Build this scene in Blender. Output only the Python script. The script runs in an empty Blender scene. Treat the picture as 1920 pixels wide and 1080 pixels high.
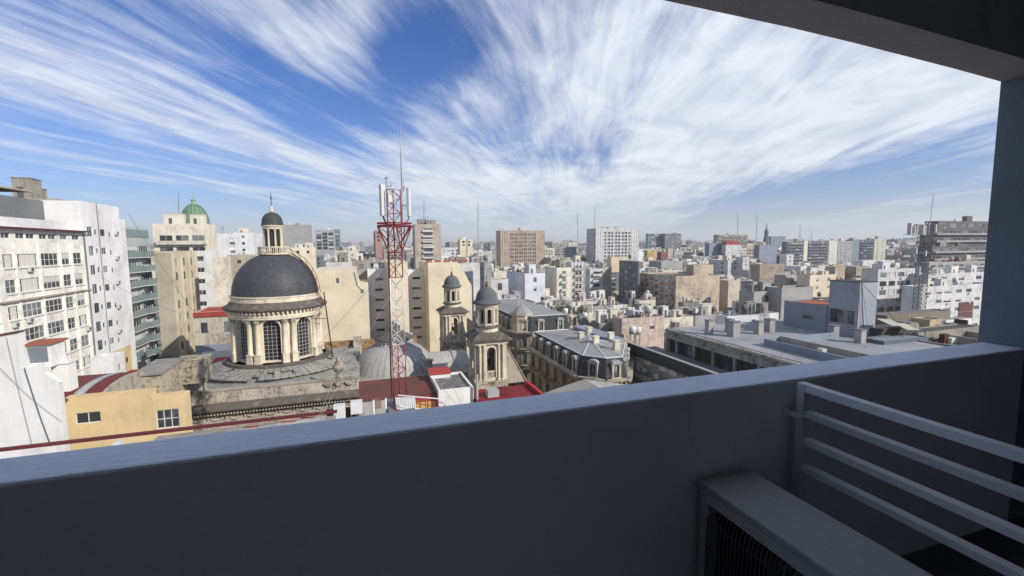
import bpy, math, random
from math import sin, cos, tan, atan2, radians, pi, sqrt, floor
from mathutils import Vector, Matrix
random.seed(7)
sc = bpy.context.scene
col = sc.collection

# ------------------------------------------------------------------ camera (eye at the origin, street 48 m below)
F, YAW, PIT = 850.0, radians(18.2), radians(5.37)
fwd = Vector((sin(YAW)*cos(PIT), cos(YAW)*cos(PIT), -sin(PIT)))
rgt = Vector((cos(YAW), -sin(YAW), 0))
upv = rgt.cross(fwd)
ROLL = .0085
rgt, upv = rgt*cos(ROLL)-upv*sin(ROLL), upv*cos(ROLL)+rgt*sin(ROLL)
cam_d = bpy.data.cameras.new('camera'); cam = bpy.data.objects.new('camera', cam_d); col.objects.link(cam)
cam_d.sensor_width = 36; cam_d.lens = 36*F/1920; cam_d.clip_start = .05; cam_d.clip_end = 20000
cam.rotation_euler = Matrix((rgt, upv, -fwd)).transposed().to_euler()
sc.camera = cam
STREET = -48.0

def ray(px, py):
    return fwd + rgt*((px-960)/F) + upv*((540-py)/F)
def at_y(px, py, Y): r = ray(px, py); return r*(Y/r.y)
def at_x(px, py, X): r = ray(px, py); return r*(X/r.x)
def at_z(px, py, Z): r = ray(px, py); return r*(Z/r.z)

# ------------------------------------------------------------------ sun, sky, exposure
SUN_EL, SUN_AZ = radians(31), radians(138)      # azimuth clockwise from +Y: behind the camera, to the right
sun_d = bpy.data.lights.new('sun', 'SUN'); sun_d.energy = 4.5; sun_d.angle = radians(.53); sun_d.color = (1, .93, .82)
sun = bpy.data.objects.new('sun', sun_d); col.objects.link(sun)
sdir = Vector((sin(SUN_AZ)*cos(SUN_EL), cos(SUN_AZ)*cos(SUN_EL), sin(SUN_EL)))
sun.rotation_euler = (-sdir).to_track_quat('-Z', 'Y').to_euler()
sc.view_settings.view_transform = 'Standard'; sc.view_settings.look = 'None'
sc.view_settings.exposure = 0.2; sc.view_settings.gamma = 1; sc.view_settings.use_curve_mapping = False

world = bpy.data.worlds.new('World'); sc.world = world; world.use_nodes = True
wn = world.node_tree; wn.nodes.clear()

class NG:
    """tiny expression builder for shader nodes"""
    def __init__(s, nt): s.nt = nt
    def new(s, t): return s.nt.nodes.new(t)
    def put(s, sock, v):
        if hasattr(v, 'is_linked') or isinstance(v, bpy.types.NodeSocket): s.nt.links.new(v, sock)
        else:
            if isinstance(v, (tuple, list)) and len(v) == 3 and sock.type == 'RGBA': v = (*v, 1)
            sock.default_value = v
    def m(s, op, *a, clamp=False):
        n = s.new('ShaderNodeMath'); n.operation = op; n.use_clamp = clamp
        for i, v in enumerate(a): s.put(n.inputs[i], v)
        return n.outputs[0]
    def vm(s, op, *a):
        n = s.new('ShaderNodeVectorMath'); n.operation = op
        for i, v in enumerate(a): s.put(n.inputs[i], v)
        return n.outputs['Value'] if op in ('DOT_PRODUCT', 'LENGTH') else n.outputs[0]
    def comb(s, x, y, z):
        n = s.new('ShaderNodeCombineXYZ')
        for i, v in enumerate((x, y, z)): s.put(n.inputs[i], v)
        return n.outputs[0]
    def sep(s, v):
        n = s.new('ShaderNodeSeparateXYZ'); s.put(n.inputs[0], v); return n.outputs
    def noise(s, vec, scale, detail=3, rough=.5, dist=0):
        n = s.new('ShaderNodeTexNoise'); s.put(n.inputs['Vector'], vec); s.put(n.inputs['Scale'], scale)
        s.put(n.inputs['Detail'], detail); s.put(n.inputs['Roughness'], rough); s.put(n.inputs['Distortion'], dist)
        return n.outputs['Fac']
    def step(s, v, a, b, lo=0., hi=1.):
        n = s.new('ShaderNodeMapRange'); n.interpolation_type = 'SMOOTHSTEP'
        for i, q in enumerate((v, a, b, lo, hi)): s.put(n.inputs[i], q)
        return n.outputs[0]
    def mix(s, f, a, b, blend='MIX'):
        n = s.new('ShaderNodeMix'); n.data_type = 'RGBA'; n.blend_type = blend
        s.put(n.inputs[0], f); s.put(n.inputs[6], a); s.put(n.inputs[7], b)
        return n.outputs[2]

g = NG(wn)
sky = g.new('ShaderNodeTexSky'); sky.sky_type = 'NISHITA'; sky.sun_disc = False
sky.sun_elevation = SUN_EL; sky.sun_rotation = SUN_AZ; sky.altitude = 20; sky.air_density = 1.0; sky.dust_density = .6; sky.ozone_density = 2.5
SKY_STR = .105
tc = g.new('ShaderNodeTexCoord').outputs['Generated']
d = g.vm('NORMALIZE', tc)
dx, dy, dz = g.sep(d)
az = g.m('ARCTAN2', dx, dy)
el = g.m('ARCSINE', dz)
zc = g.m('ADD', g.m('MAXIMUM', dz, 0.0), .045)
gx, gy = g.m('DIVIDE', dx, zc), g.m('DIVIDE', dy, zc)
SA = radians(27.5)
w_ = g.m('ADD', g.m('MULTIPLY', gx, sin(SA)), g.m('MULTIPLY', gy, cos(SA)))
u_ = g.m('SUBTRACT', g.m('MULTIPLY', gx, cos(SA)), g.m('MULTIPLY', gy, sin(SA)))
warp = g.m('SUBTRACT', g.noise(g.comb(g.m('MULTIPLY', u_, .5), g.m('MULTIPLY', w_, .18), 0), 1.0, 3), .5)
u2 = g.m('ADD', u_, g.m('MULTIPLY', warp, 1.1))
nA = g.noise(g.comb(g.m('MULTIPLY', u2, 1.0), g.m('MULTIPLY', w_, .20), 3.1), 1.15, 5, .60)
nB = g.noise(g.comb(g.m('MULTIPLY', u2, 3.4), g.m('MULTIPLY', w_, .34), 7.7), 1.4, 6, .66, .25)
nC = g.noise(g.comb(g.m('MULTIPLY', u2, 10.), g.m('MULTIPLY', w_, .9), 1.7), 1.2, 5, .65, .3)
nF = g.noise(g.comb(u_, g.m('MULTIPLY', w_, .6), 9.), 2.2, 6, .62, .6)
def dirang(px, py):
    r = ray(px, py).normalized(); return atan2(r.x, r.y), math.asin(r.z)
# where cloud is thick (+) or thin (-): blobs given by direction
blobs = [(1450,150,.42,.16,-.15,.40),(1750,170,.25,.12,-.22,.32),(1180,110,.16,.18,.4,.17),(1000,370,.28,.075,-.1,.42),(820,300,.10,.10,-.5,.32),(1150,430,.5,.045,0,.25),
         (650,30,.06,.10,-.7,.38),(1250,330,.18,.07,.35,.45),(1500,250,.22,.07,.3,.34),
         (70,130,.22,.07,-.35,.10),(420,210,.2,.045,-.5,.16),(640,330,.2,.04,-.35,.18),
         (660,150,.11,.10,-.5,-.12),(760,110,.07,.13,-.6,-.2),(1050,300,.055,.045,-.1,-.50),(1500,375,.22,.045,.16,-.60),(1330,415,.10,.03,.2,-.4),(1740,290,.2,.05,.14,-.45),
         (850,20,.12,.10,-.3,-.12),(170,360,.4,.09,0,-.24),(450,400,.35,.05,0,-.1)]
cover = .0
for (px, py, sx, sy, rot, amp) in blobs:
    a0, e0 = dirang(px, py)
    da, de = g.m('MULTIPLY', g.m('SUBTRACT', az, a0), cos(e0)), g.m('SUBTRACT', el, e0)
    p = g.m('DIVIDE', g.m('ADD', g.m('MULTIPLY', da, cos(rot)), g.m('MULTIPLY', de, sin(rot))), sx)
    q = g.m('DIVIDE', g.m('SUBTRACT', g.m('MULTIPLY', de, cos(rot)), g.m('MULTIPLY', da, sin(rot))), sy)
    r2 = g.m('ADD', g.m('MULTIPLY', p, p), g.m('MULTIPLY', q, q))
    cover = g.m('ADD', cover, g.m('MULTIPLY', g.m('EXPONENT', g.m('MULTIPLY', r2, -1.)), amp))
dens = g.m('ADD', g.m('MULTIPLY', g.m('SUBTRACT', nA, .5), 1.9), g.m('ADD', g.m('MULTIPLY', g.m('SUBTRACT', nB, .5), 1.25), g.m('MULTIPLY', g.m('SUBTRACT', nC, .5), .42)))
dens = g.m('ADD', g.m('ADD', dens, g.m('MULTIPLY', g.m('SUBTRACT', nF, .5), .45)), g.m('ADD', cover, .37))
hi = g.step(el, .75, 1.2, 0., .25)  # extra cloud high overhead, out of view, added to brighten the parapet top
dens = g.m('ADD', dens, hi)
alpha = g.step(dens, .06, 1.0, 0., .97)
alpha = g.m('POWER', alpha, .9)
fade = g.step(el, .0, .13, .45, 1.)
alpha = g.m('MULTIPLY', alpha, fade)
K = 1/SKY_STR
shade = g.step(g.m('ADD', nF, g.m('MULTIPLY', nB, .5)), .45, 1.0)
cl = g.mix(shade, (.52*K, .57*K, .68*K), (.78*K, .82*K, .90*K))
skyc = g.mix(1.0, sky.outputs[0], (.40, .61, 1.02), 'MULTIPLY')
skyc = g.mix(alpha, skyc, cl)
hz = g.m('EXPONENT', g.m('MULTIPLY', g.m('MAXIMUM', el, 0.), -11.))
skyc = g.mix(g.m('MULTIPLY', hz, .94), skyc, (.60*K, .62*K, .64*K))
bg = g.new('ShaderNodeBackground'); g.put(bg.inputs[0], skyc); bg.inputs[1].default_value = SKY_STR
wo = g.new('ShaderNodeOutputWorld'); wn.links.new(bg.outputs[0], wo.inputs[0])

# ------------------------------------------------------------------ materials
MATS = {}
def new_mat(key):
    m = bpy.data.materials.new(key); m.use_nodes = True; nt = m.node_tree; nt.nodes.clear()
    o = nt.nodes.new('ShaderNodeOutputMaterial'); b = nt.nodes.new('ShaderNodeBsdfPrincipled')
    nt.links.new(b.outputs[0], o.inputs[0]); return m, NG(nt), b
def mul(c, k): return tuple(x*k for x in c)
def plaster(c, dirt=.35, streak=.35, rough=.9, spec=.2, grime=(.16, .13, .10), scale=1., bump=.15, tint=.12):
    key = ('pl', c, dirt, streak, rough, grime, scale, bump)
    if key in MATS: return MATS[key]
    m, g, b = new_mat('plaster')
    pos = g.new('ShaderNodeNewGeometry').outputs['Position']
    rnd = g.new('ShaderNodeObjectInfo').outputs['Random']
    x, y, z = g.sep(pos)
    big = g.noise(pos, .22*scale, 5, .6)
    med = g.noise(pos, 1.3*scale, 5, .65)
    fine = g.noise(pos, 9*scale, 3, .6)
    sv = g.comb(g.m('MULTIPLY', g.m('ADD', x, y), 1.6*scale), g.m('MULTIPLY', g.m('SUBTRACT', x, y), 1.6*scale), g.m('MULTIPLY', z, .13*scale))
    st = g.noise(sv, 1., 4, .7)
    c1 = g.mix(g.step(big, .3, .72), mul(c, 1.06), mul(c, .86))
    c1 = g.mix(g.m('MULTIPLY', g.step(g.m('ADD', st, g.m('MULTIPLY', g.m('SUBTRACT', big, .5), .35)), .47, .72), streak), c1, tuple(a*.45+q*.35 for a, q in zip(c, grime)))
    c1 = g.mix(g.m('MULTIPLY', g.step(g.m('ADD', med, g.m('MULTIPLY', big, .5)), .80-.10*dirt, 1.0-.10*dirt), dirt), c1, grime)
    c1 = g.mix(g.m('MULTIPLY', fine, .22), c1, mul(c, .72))
    hv = g.m('ADD', 1-tint/2, g.m('MULTIPLY', rnd, tint))
    c1 = g.vm('SCALE', c1, 1.) if False else g.mix(1., c1, g.comb(hv, hv, hv), 'MULTIPLY')
    g.put(b.inputs['Base Color'], c1); b.inputs['Roughness'].default_value = rough; b.inputs['Specular IOR Level'].default_value = spec
    if bump:
        bn = g.new('ShaderNodeBump'); bn.inputs['Strength'].default_value = bump; bn.inputs['Distance'].default_value = .05
        g.put(bn.inputs['Height'], g.m('ADD', med, fine)); m.node_tree.links.new(bn.outputs[0], b.inputs['Normal'])
    MATS[key] = m; return m
def plain(c, rough=.6, spec=.4, metal=0., var=.12):
    key = ('p', c, rough, spec, metal, var)
    if key in MATS: return MATS[key]
    m, g, b = new_mat('paint')
    pos = g.new('ShaderNodeNewGeometry').outputs['Position']; rnd = g.new('ShaderNodeObjectInfo').outputs['Random']
    f = g.m('ADD', g.m('MULTIPLY', g.noise(pos, 1.7, 5, .7), 1.4*var), g.m('MULTIPLY', rnd, var))
    g.put(b.inputs['Base Color'], g.mix(f, mul(c, 1.05), mul(c, .35)))
    b.inputs['Roughness'].default_value = rough; b.inputs['Specular IOR Level'].default_value = spec; b.inputs['Metallic'].default_value = metal
    MATS[key] = m; return m
def glass(c=(.035, .04, .045), rough=.12):
    key = ('g', c, rough)
    if key in MATS: return MATS[key]
    m, g, b = new_mat('window_glass')
    rnd = g.new('ShaderNodeObjectInfo').outputs['Random']
    pos = g.new('ShaderNodeNewGeometry').outputs['Position']
    n = g.noise(pos, .55, 2, .5)
    v = g.step(g.m('ADD', n, g.m('MULTIPLY', g.m('SUBTRACT', rnd, .5), .5)), .42, .72)
    g.put(b.inputs['Base Color'], g.mix(v, c, tuple(min(1, q*3.2+.06) for q in c)))
    b.inputs['Roughness'].default_value = rough; b.inputs['Specular IOR Level'].default_value = .45
    MATS[key] = m; return m
def corrugated(c, pitch=.25, axis='x', rust=.3, rc=(.12, .07, .05)):
    key = ('cg', c, pitch, axis, rust)
    if key in MATS: return MATS[key]
    m, g, b = new_mat('sheet_metal')
    pos = g.new('ShaderNodeNewGeometry').outputs['Position']; x, y, z = g.sep(pos)
    a = x if axis == 'x' else y
    wv = g.m('SINE', g.m('MULTIPLY', a, 2*pi/pitch))
    n = g.noise(g.comb(g.m('MULTIPLY', x, 1.0), g.m('MULTIPLY', y, 1.), z), .7, 6, .68)
    c1 = g.mix(g.m('MULTIPLY', g.step(n, .5, .72), rust), c, rc)
    c1 = g.mix(g.m('MULTIPLY', g.noise(pos, 4, 3), .35), c1, mul(c, .55))
    g.put(b.inputs['Base Color'], c1); b.inputs['Roughness'].default_value = .6; b.inputs['Specular IOR Level'].default_value = .3
    bn = g.new('ShaderNodeBump'); bn.inputs['Strength'].default_value = .6; bn.inputs['Distance'].default_value = .05
    g.put(bn.inputs['Height'], wv); m.node_tree.links.new(bn.outputs[0], b.inputs['Normal'])
    MATS[key] = m; return m
def slate(c=(.055, .058, .065), s=1.):
    key = ('sl', c, s)
    if key in MATS: return MATS[key]
    m, g, b = new_mat('slate')
    tcn = g.new('ShaderNodeTexCoord').outputs['Object']; x, y, z = g.sep(tcn)
    th = g.m('ARCTAN2', y, x)
    br = g.new('ShaderNodeTexBrick'); g.put(br.inputs['Vector'], g.comb(g.m('MULTIPLY', th, 9.*s), g.m('MULTIPLY', z, 3.2*s), 0))
    br.inputs['Scale'].default_value = 1.; br.inputs['Mortar Size'].default_value = .035; br.inputs['Brick Width'].default_value = .5; br.inputs['Row Height'].default_value = .6
    br.inputs['Bias'].default_value = -.1
    g.put(br.inputs['Color1'], mul(c, 1.2)); g.put(br.inputs['Color2'], mul(c, .6)); g.put(br.inputs['Mortar'], mul(c, .45))
    n = g.noise(tcn, .9, 6, .7); n2 = g.noise(g.comb(g.m('MULTIPLY', th, 16.), g.m('MULTIPLY', z, 5.), 0), 1.3, 5, .75)
    c1 = g.mix(g.m('MULTIPLY', g.step(n, .35, .75), .3), br.outputs[0], (.03, .028, .026))
    c1 = g.mix(g.m('MULTIPLY', g.step(g.m('ADD', n2, g.m('MULTIPLY', n, .35)), .74, .86), .7), c1, (.22, .23, .235))
    g.put(b.inputs['Base Color'], c1); b.inputs['Roughness'].default_value = .55; b.inputs['Specular IOR Level'].default_value = .35
    bn = g.new('ShaderNodeBump'); bn.inputs['Strength'].default_value = .5; bn.inputs['Distance'].default_value = .04
    g.put(bn.inputs['Height'], br.outputs['Fac']); bn.invert = True; m.node_tree.links.new(bn.outputs[0], b.inputs['Normal'])
    MATS[key] = m; return m

WHITE, OFFW, CREAM = (.68, .67, .65), (.55, .53, .48), (.56, .49, .36)
M = dict(
 cream_old=plaster((.64, .59, .49), .45, .5), white=plaster(WHITE, .25, .3), white2=plaster((.68, .68, .68), .2, .25), grey=plaster((.33, .33, .32), .3, .4),
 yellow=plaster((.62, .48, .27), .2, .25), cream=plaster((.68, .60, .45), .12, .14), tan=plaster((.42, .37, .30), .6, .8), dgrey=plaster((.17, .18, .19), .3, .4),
 concrete=plaster((.30, .28, .24), .7, .6), brown=plaster((.22, .16, .12), .4, .5), black=plaster((.07, .065, .06), .5, .3), church=plaster((.64, .57, .44), .35, .75, grime=(.13, .11, .09), scale=1.7),
 church_old=plaster((.40, .36, .29), .6, .9, grime=(.05, .045, .04)), dark_stone=plaster((.10, .09, .08), .5, .4, grime=(.28, .25, .2)), rusty=plaster((.30, .19, .10), .9, .8, grime=(.05, .035, .025), scale=1.6),
 frame=plain((.62, .61, .58)), dframe=plain((.10, .10, .10)), glass=glass(), blueglass=glass((.05, .09, .13)), blind=plain((.55, .54, .50), .7), blind2=plain((.26, .19, .14), .7),
 red=plain((.34, .04, .035), .6, .3, 0, .3), redroof=plaster((.33, .05, .04), .5, .2), maroon=plain((.10, .02, .022), .6), roof=plaster((.16, .155, .15), .6, .1), roof2=plaster((.27, .26, .24), .7, .1), membrane=plaster((.36, .355, .34), .55, .1),
 tile=plaster((.30, .10, .06), .4, .1), steel=plain((.30, .31, .32), .45, .5, .4), tank=plain((.45, .44, .41), .7), rail=plain((.06, .06, .06)), teal=plain((.17, .23, .23), .25, .6), green=plain((.10, .25, .10), .6),
 mred=plain((.24, .028, .033), .55, .4, 0, .2), mwhite=plain((.60, .60, .60), .5), slate=slate(), slate2=slate((.075, .08, .085), 2.4), zinc=corrugated((.36, .37, .37), .6, 'x', .35), bluegrey=plaster((.22, .25, .30), .15, .2),
 navy=plaster((.11, .13, .16), .15, .1), metal_dome=plaster((.36, .35, .33), .3, .5, grime=(.14, .12, .10)), rust=plain((.16, .06, .03), .8, .2, 0, .5))

# ------------------------------------------------------------------ mesh builder
class MB:
    def __init__(s): s.v = []; s.f = []; s.mi = []; s.sm = []; s.c = 0
    def add(s, vs, fs, mi=None, smooth=False):
        o = len(s.v); s.v += [tuple(p) for p in vs]
        for f in fs: s.f.append(tuple(i+o for i in f)); s.mi.append(s.c if mi is None else mi); s.sm.append(smooth)
    def quad(s, a, b, c, d, mi=None): s.add([a, b, c, d], [(0, 1, 2, 3)], mi)
    def box(s, x0, x1, y0, y1, z0, z1, mi=None):
        s.add([(x0,y0,z0),(x1,y0,z0),(x1,y1,z0),(x0,y1,z0),(x0,y0,z1),(x1,y0,z1),(x1,y1,z1),(x0,y1,z1)],
              [(0,3,2,1),(4,5,6,7),(0,1,5,4),(1,2,6,5),(2,3,7,6),(3,0,4,7)], mi)
    def hexa(s, b, t, mi=None):      # four bottom, four top points
        s.add(list(b)+list(t), [(0,3,2,1),(4,5,6,7),(0,1,5,4),(1,2,6,5),(2,3,7,6),(3,0,4,7)], mi)
    def prism(s, pts, a, b, axis='x', mi=None):   # outline (p,q) extruded along the axis
        n = len(pts); f = {'x': lambda t, p: (t, p[0], p[1]), 'y': lambda t, p: (p[0], t, p[1]), 'z': lambda t, p: (p[0], p[1], t)}[axis]
        s.add([f(a, p) for p in pts]+[f(b, p) for p in pts], [tuple(range(n))[::-1], tuple(range(n, 2*n))]+[(i, (i+1) % n, n+(i+1) % n, n+i) for i in range(n)], mi)
    def lathe(s, prof, cx=0, cy=0, n=24, a0=0, a1=2*pi, mi=None, smooth=True, sx=1, sy=1):
        full = abs(a1-a0-2*pi) < 1e-6; m = n if full else n+1
        vs = [(cx+r*sx*cos(a0+(a1-a0)*k/n), cy+r*sy*sin(a0+(a1-a0)*k/n), z) for (r, z) in prof for k in range(m)]
        fs = []
        for i in range(len(prof)-1):
            for k in range(n):
                k2 = (k+1) % m; fs.append((i*m+k, i*m+k2, (i+1)*m+k2, (i+1)*m+k))
        s.add(vs, fs, mi, smooth)
    def cyl(s, cx, cy, r, z0, z1, n=12, r2=None, mi=None, smooth=True):
        r2 = r if r2 is None else r2
        s.lathe([(0, z0), (r, z0)], cx, cy, n, mi=mi, smooth=False); s.lathe([(r, z0), (r2, z1)], cx, cy, n, mi=mi, smooth=smooth); s.lathe([(r2, z1), (0, z1)], cx, cy, n, mi=mi, smooth=False)
    def bar(s, p, q, r, n=4, mi=None):
        p, q = Vector(p), Vector(q); d = (q-p)
        if d.length < 1e-6: return
        d.normalize(); a = d.cross(Vector((0, 0, 1)) if abs(d.z) < .95 else Vector((1, 0, 0))).normalized(); b = d.cross(a)
        vs = [tuple(c+(a*cos(t)+b*sin(t))*r) for c in (p, q) for t in [2*pi*(k+.5)/n for k in range(n)]]
        s.add(vs, [(k, (k+1) % n, n+(k+1) % n, n+k) for k in range(n)]+[tuple(range(n))[::-1], tuple(range(n, 2*n))], mi, n > 5)
    def path(s, pts, r, n=5, mi=None):
        for a, b in zip(pts, pts[1:]): s.bar(a, b, r, n, mi)
    def build(s, name, mats, parent=None, L=None, loc=None):
        if not s.v: return None
        me = bpy.data.meshes.new(name)
        L = L if L is not None else (Vector(parent['_L']) if parent is not None and '_L' in parent else Vector((0, 0, 0)))
        me.from_pydata([(x-L[0], y-L[1], z-L[2]) for x, y, z in s.v], [], s.f)
        if not isinstance(mats, (list, tuple)): mats = [mats]
        for m in mats: me.materials.append(m)
        me.polygons.foreach_set('material_index', [min(i, len(mats)-1) for i in s.mi]); me.polygons.foreach_set('use_smooth', s.sm)
        me.update(); return link(name, me, parent, loc)
def link(name, me, parent=None, loc=None):
    o = bpy.data.objects.new(name, me); col.objects.link(o)
    if parent is not None: o.parent = parent
    if loc is not None: o.location = loc
    return o
def tag(o, label=None, cat=None, group=None, kind=None):
    if label: o['label'] = label
    if cat: o['category'] = cat
    if group: o['group'] = group
    if kind: o['kind'] = kind
    return o
def thing(name, label, cat, loc, group=None):
    o = bpy.data.objects.new(name, None); col.objects.link(o); o.location = loc; o['_L'] = list(loc); o.empty_display_size = .5
    return tag(o, label, cat, group)
def solo(name, mb, mats, label, cat, group=None, L=None):
    L = L or (sum(v[0] for v in mb.v)/len(mb.v), sum(v[1] for v in mb.v)/len(mb.v), min(v[2] for v in mb.v))
    o = mb.build(name, mats, None, L); o.location = L; return tag(o, label, cat, group)
def put(parent, name, me, world_loc, rz=0.):
    L = parent['_L']; o = link(name, me, parent, (world_loc[0]-L[0], world_loc[1]-L[1], world_loc[2]-L[2])); o.rotation_euler.z = rz; return o
def put_with(parent, name, me, world_loc, rz, subs):
    o = put(parent, name, me, world_loc, rz)
    for n2, m2 in subs: link(n2, m2, o)
    return o

# ------------------------------------------------------------------ facades and windows
SIDE = {'S': ((1, 0), (0, -1), 0.), 'W': ((0, -1), (-1, 0), -pi/2), 'E': ((0, 1), (1, 0), pi/2), 'N': ((-1, 0), (0, 1), pi)}
def facade(mb, org, side, wid, z0, z1, holes, rec=.18, mi=0, mi_rev=None):
    """wall with real openings; holes = (u0, u1, za, zb)"""
    (ux, uy), (nx, ny), _ = SIDE[side]
    P = lambda u, z, d=0.: (org[0]+ux*u-nx*d, org[1]+uy*u-ny*d, z)
    hs = [h for h in holes if h[0] > .01 and h[1] < wid-.01 and h[2] > z0+.01 and h[3] < z1-.01]
    us = sorted(set([0, wid]+[round(x, 3) for h in hs for x in h[:2]])); zs = sorted(set([z0, z1]+[round(x, 3) for h in hs for x in h[2:]]))
    ui = {u: i for i, u in enumerate(us)}; zi = {z: i for i, z in enumerate(zs)}
    hole = set()
    for h in hs:
        for i in range(ui[round(h[0], 3)], ui[round(h[1], 3)]):
            for j in range(zi[round(h[2], 3)], zi[round(h[3], 3)]): hole.add((i, j))
    for j in range(len(zs)-1):
        i = 0
        while i < len(us)-1:
            if (i, j) in hole: i += 1; continue
            k = i
            while k < len(us)-1 and (k, j) not in hole: k += 1
            mb.quad(P(us[i], zs[j]), P(us[k], zs[j]), P(us[k], zs[j+1]), P(us[i], zs[j+1]), mi); i = k
    mr = mi if mi_rev is None else mi_rev
    for (a, b, c, e) in hs:
        mb.quad(P(a, c), P(b, c), P(b, c, rec), P(a, c, rec), mr); mb.quad(P(a, e, rec), P(b, e, rec), P(b, e), P(a, e), mr)
        mb.quad(P(a, c), P(a, c, rec), P(a, e, rec), P(a, e), mr); mb.quad(P(b, c, rec), P(b, c), P(b, e), P(b, e, rec), mr)
    return hs
WIN = {}
def window_meshes(w, h, nx, ny, style):
    """local: x across, z up from the sill, y into the wall. returns frame mesh, pane mesh"""
    key = (round(w, 2), round(h, 2), nx, ny, style)
    if key in WIN: return WIN[key]
    fr = MB(); t = min(.07, w*.06)
    fr.box(-w/2, w/2, .08, .17, 0, t); fr.box(-w/2, w/2, .08, .17, h-t, h); fr.box(-w/2, -w/2+t, .08, .17, t, h-t); fr.box(w/2-t, w/2, .08, .17, t, h-t)
    for i in range(1, nx): x = -w/2+w*i/nx; fr.box(x-t*.4, x+t*.4, .09, .165, t, h-t)
    for j in range(1, ny): z = h*j/ny; fr.box(-w/2+t, w/2-t, .095, .16, z-t*.4, z+t*.4)
    fr.c = 1
    if style in ('blind', 'half'):
        zb = h*(.12 if style == 'blind' else .55)
        fr.box(-w/2+t, w/2-t, .06, .085, zb, h-.01)
    fr.c = 0
    pn = MB(); pn.box(-w/2+t*.5, w/2-t*.5, .125, .14, t*.5, h-t*.5)
    if style == 'curtain':
        pn.c = 1; pn.box(-w/2+w/nx*.5, w/2-w/nx*.3, .112, .119, t, h*.96); pn.c = 0
    def mk(mb, name, mats):
        me = bpy.data.meshes.new(name); me.from_pydata(mb.v, [], mb.f)
        for m in mats: me.materials.append(m)
        me.polygons.foreach_set('material_index', mb.mi); me.update(); return me
    fm = M['dframe'] if style == 'dark' else M['frame']
    a = mk(fr, 'window', [fm, M['blind2'] if style == 'brown' else M['blind']]); b = mk(pn, 'pane', [M['glass'], M['blind']])
    sg = MB(); sg.v = fr.v+pn.v; sg.f = fr.f+[tuple(i+len(fr.v) for i in f) for f in pn.f]; sg.mi = fr.mi+[2+q for q in pn.mi]; c = mk(sg, 'window', [fm, M['blind'], M['glass'], M['blind']])
    WIN[key] = (a, b, c); return WIN[key]
def add_window(root, org, side, u, z, w, h, nx=2, ny=1, style='glass', sub=True, lab=None):
    (ux, uy), (nx_, ny_), rz = SIDE[side]
    a, b, c = window_meshes(w, h, nx, ny, style); p = (org[0]+ux*(u+w/2), org[1]+uy*(u+w/2), z)
    if sub: o = put_with(root, 'window', a, p, rz, [('pane', b)])
    else: o = put(root, 'window', c, p, rz)
    return o
def joined_window(mb, org, side, u, z, w, h, rnd, rec=.16, bal=False):
    (ux, uy), (nx, ny), _ = SIDE[side]
    P = lambda a, b, d=0.: (org[0]+ux*a-nx*d, org[1]+uy*a-ny*d, b)
    mi = 0 if rnd < .62 else (1 if rnd < .82 else 2)
    if mi == 1 and h > 1:
        k = z+h*.5; mb.quad(P(u, z, rec), P(u+w, z, rec), P(u+w, k, rec), P(u, k, rec), 0); mb.quad(P(u, k, rec-.03), P(u+w, k, rec-.03), P(u+w, z+h, rec-.03), P(u, z+h, rec-.03), 1)
    else: mb.quad(P(u, z, rec), P(u+w, z, rec), P(u+w, z+h, rec), P(u, z+h, rec), mi)

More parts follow.
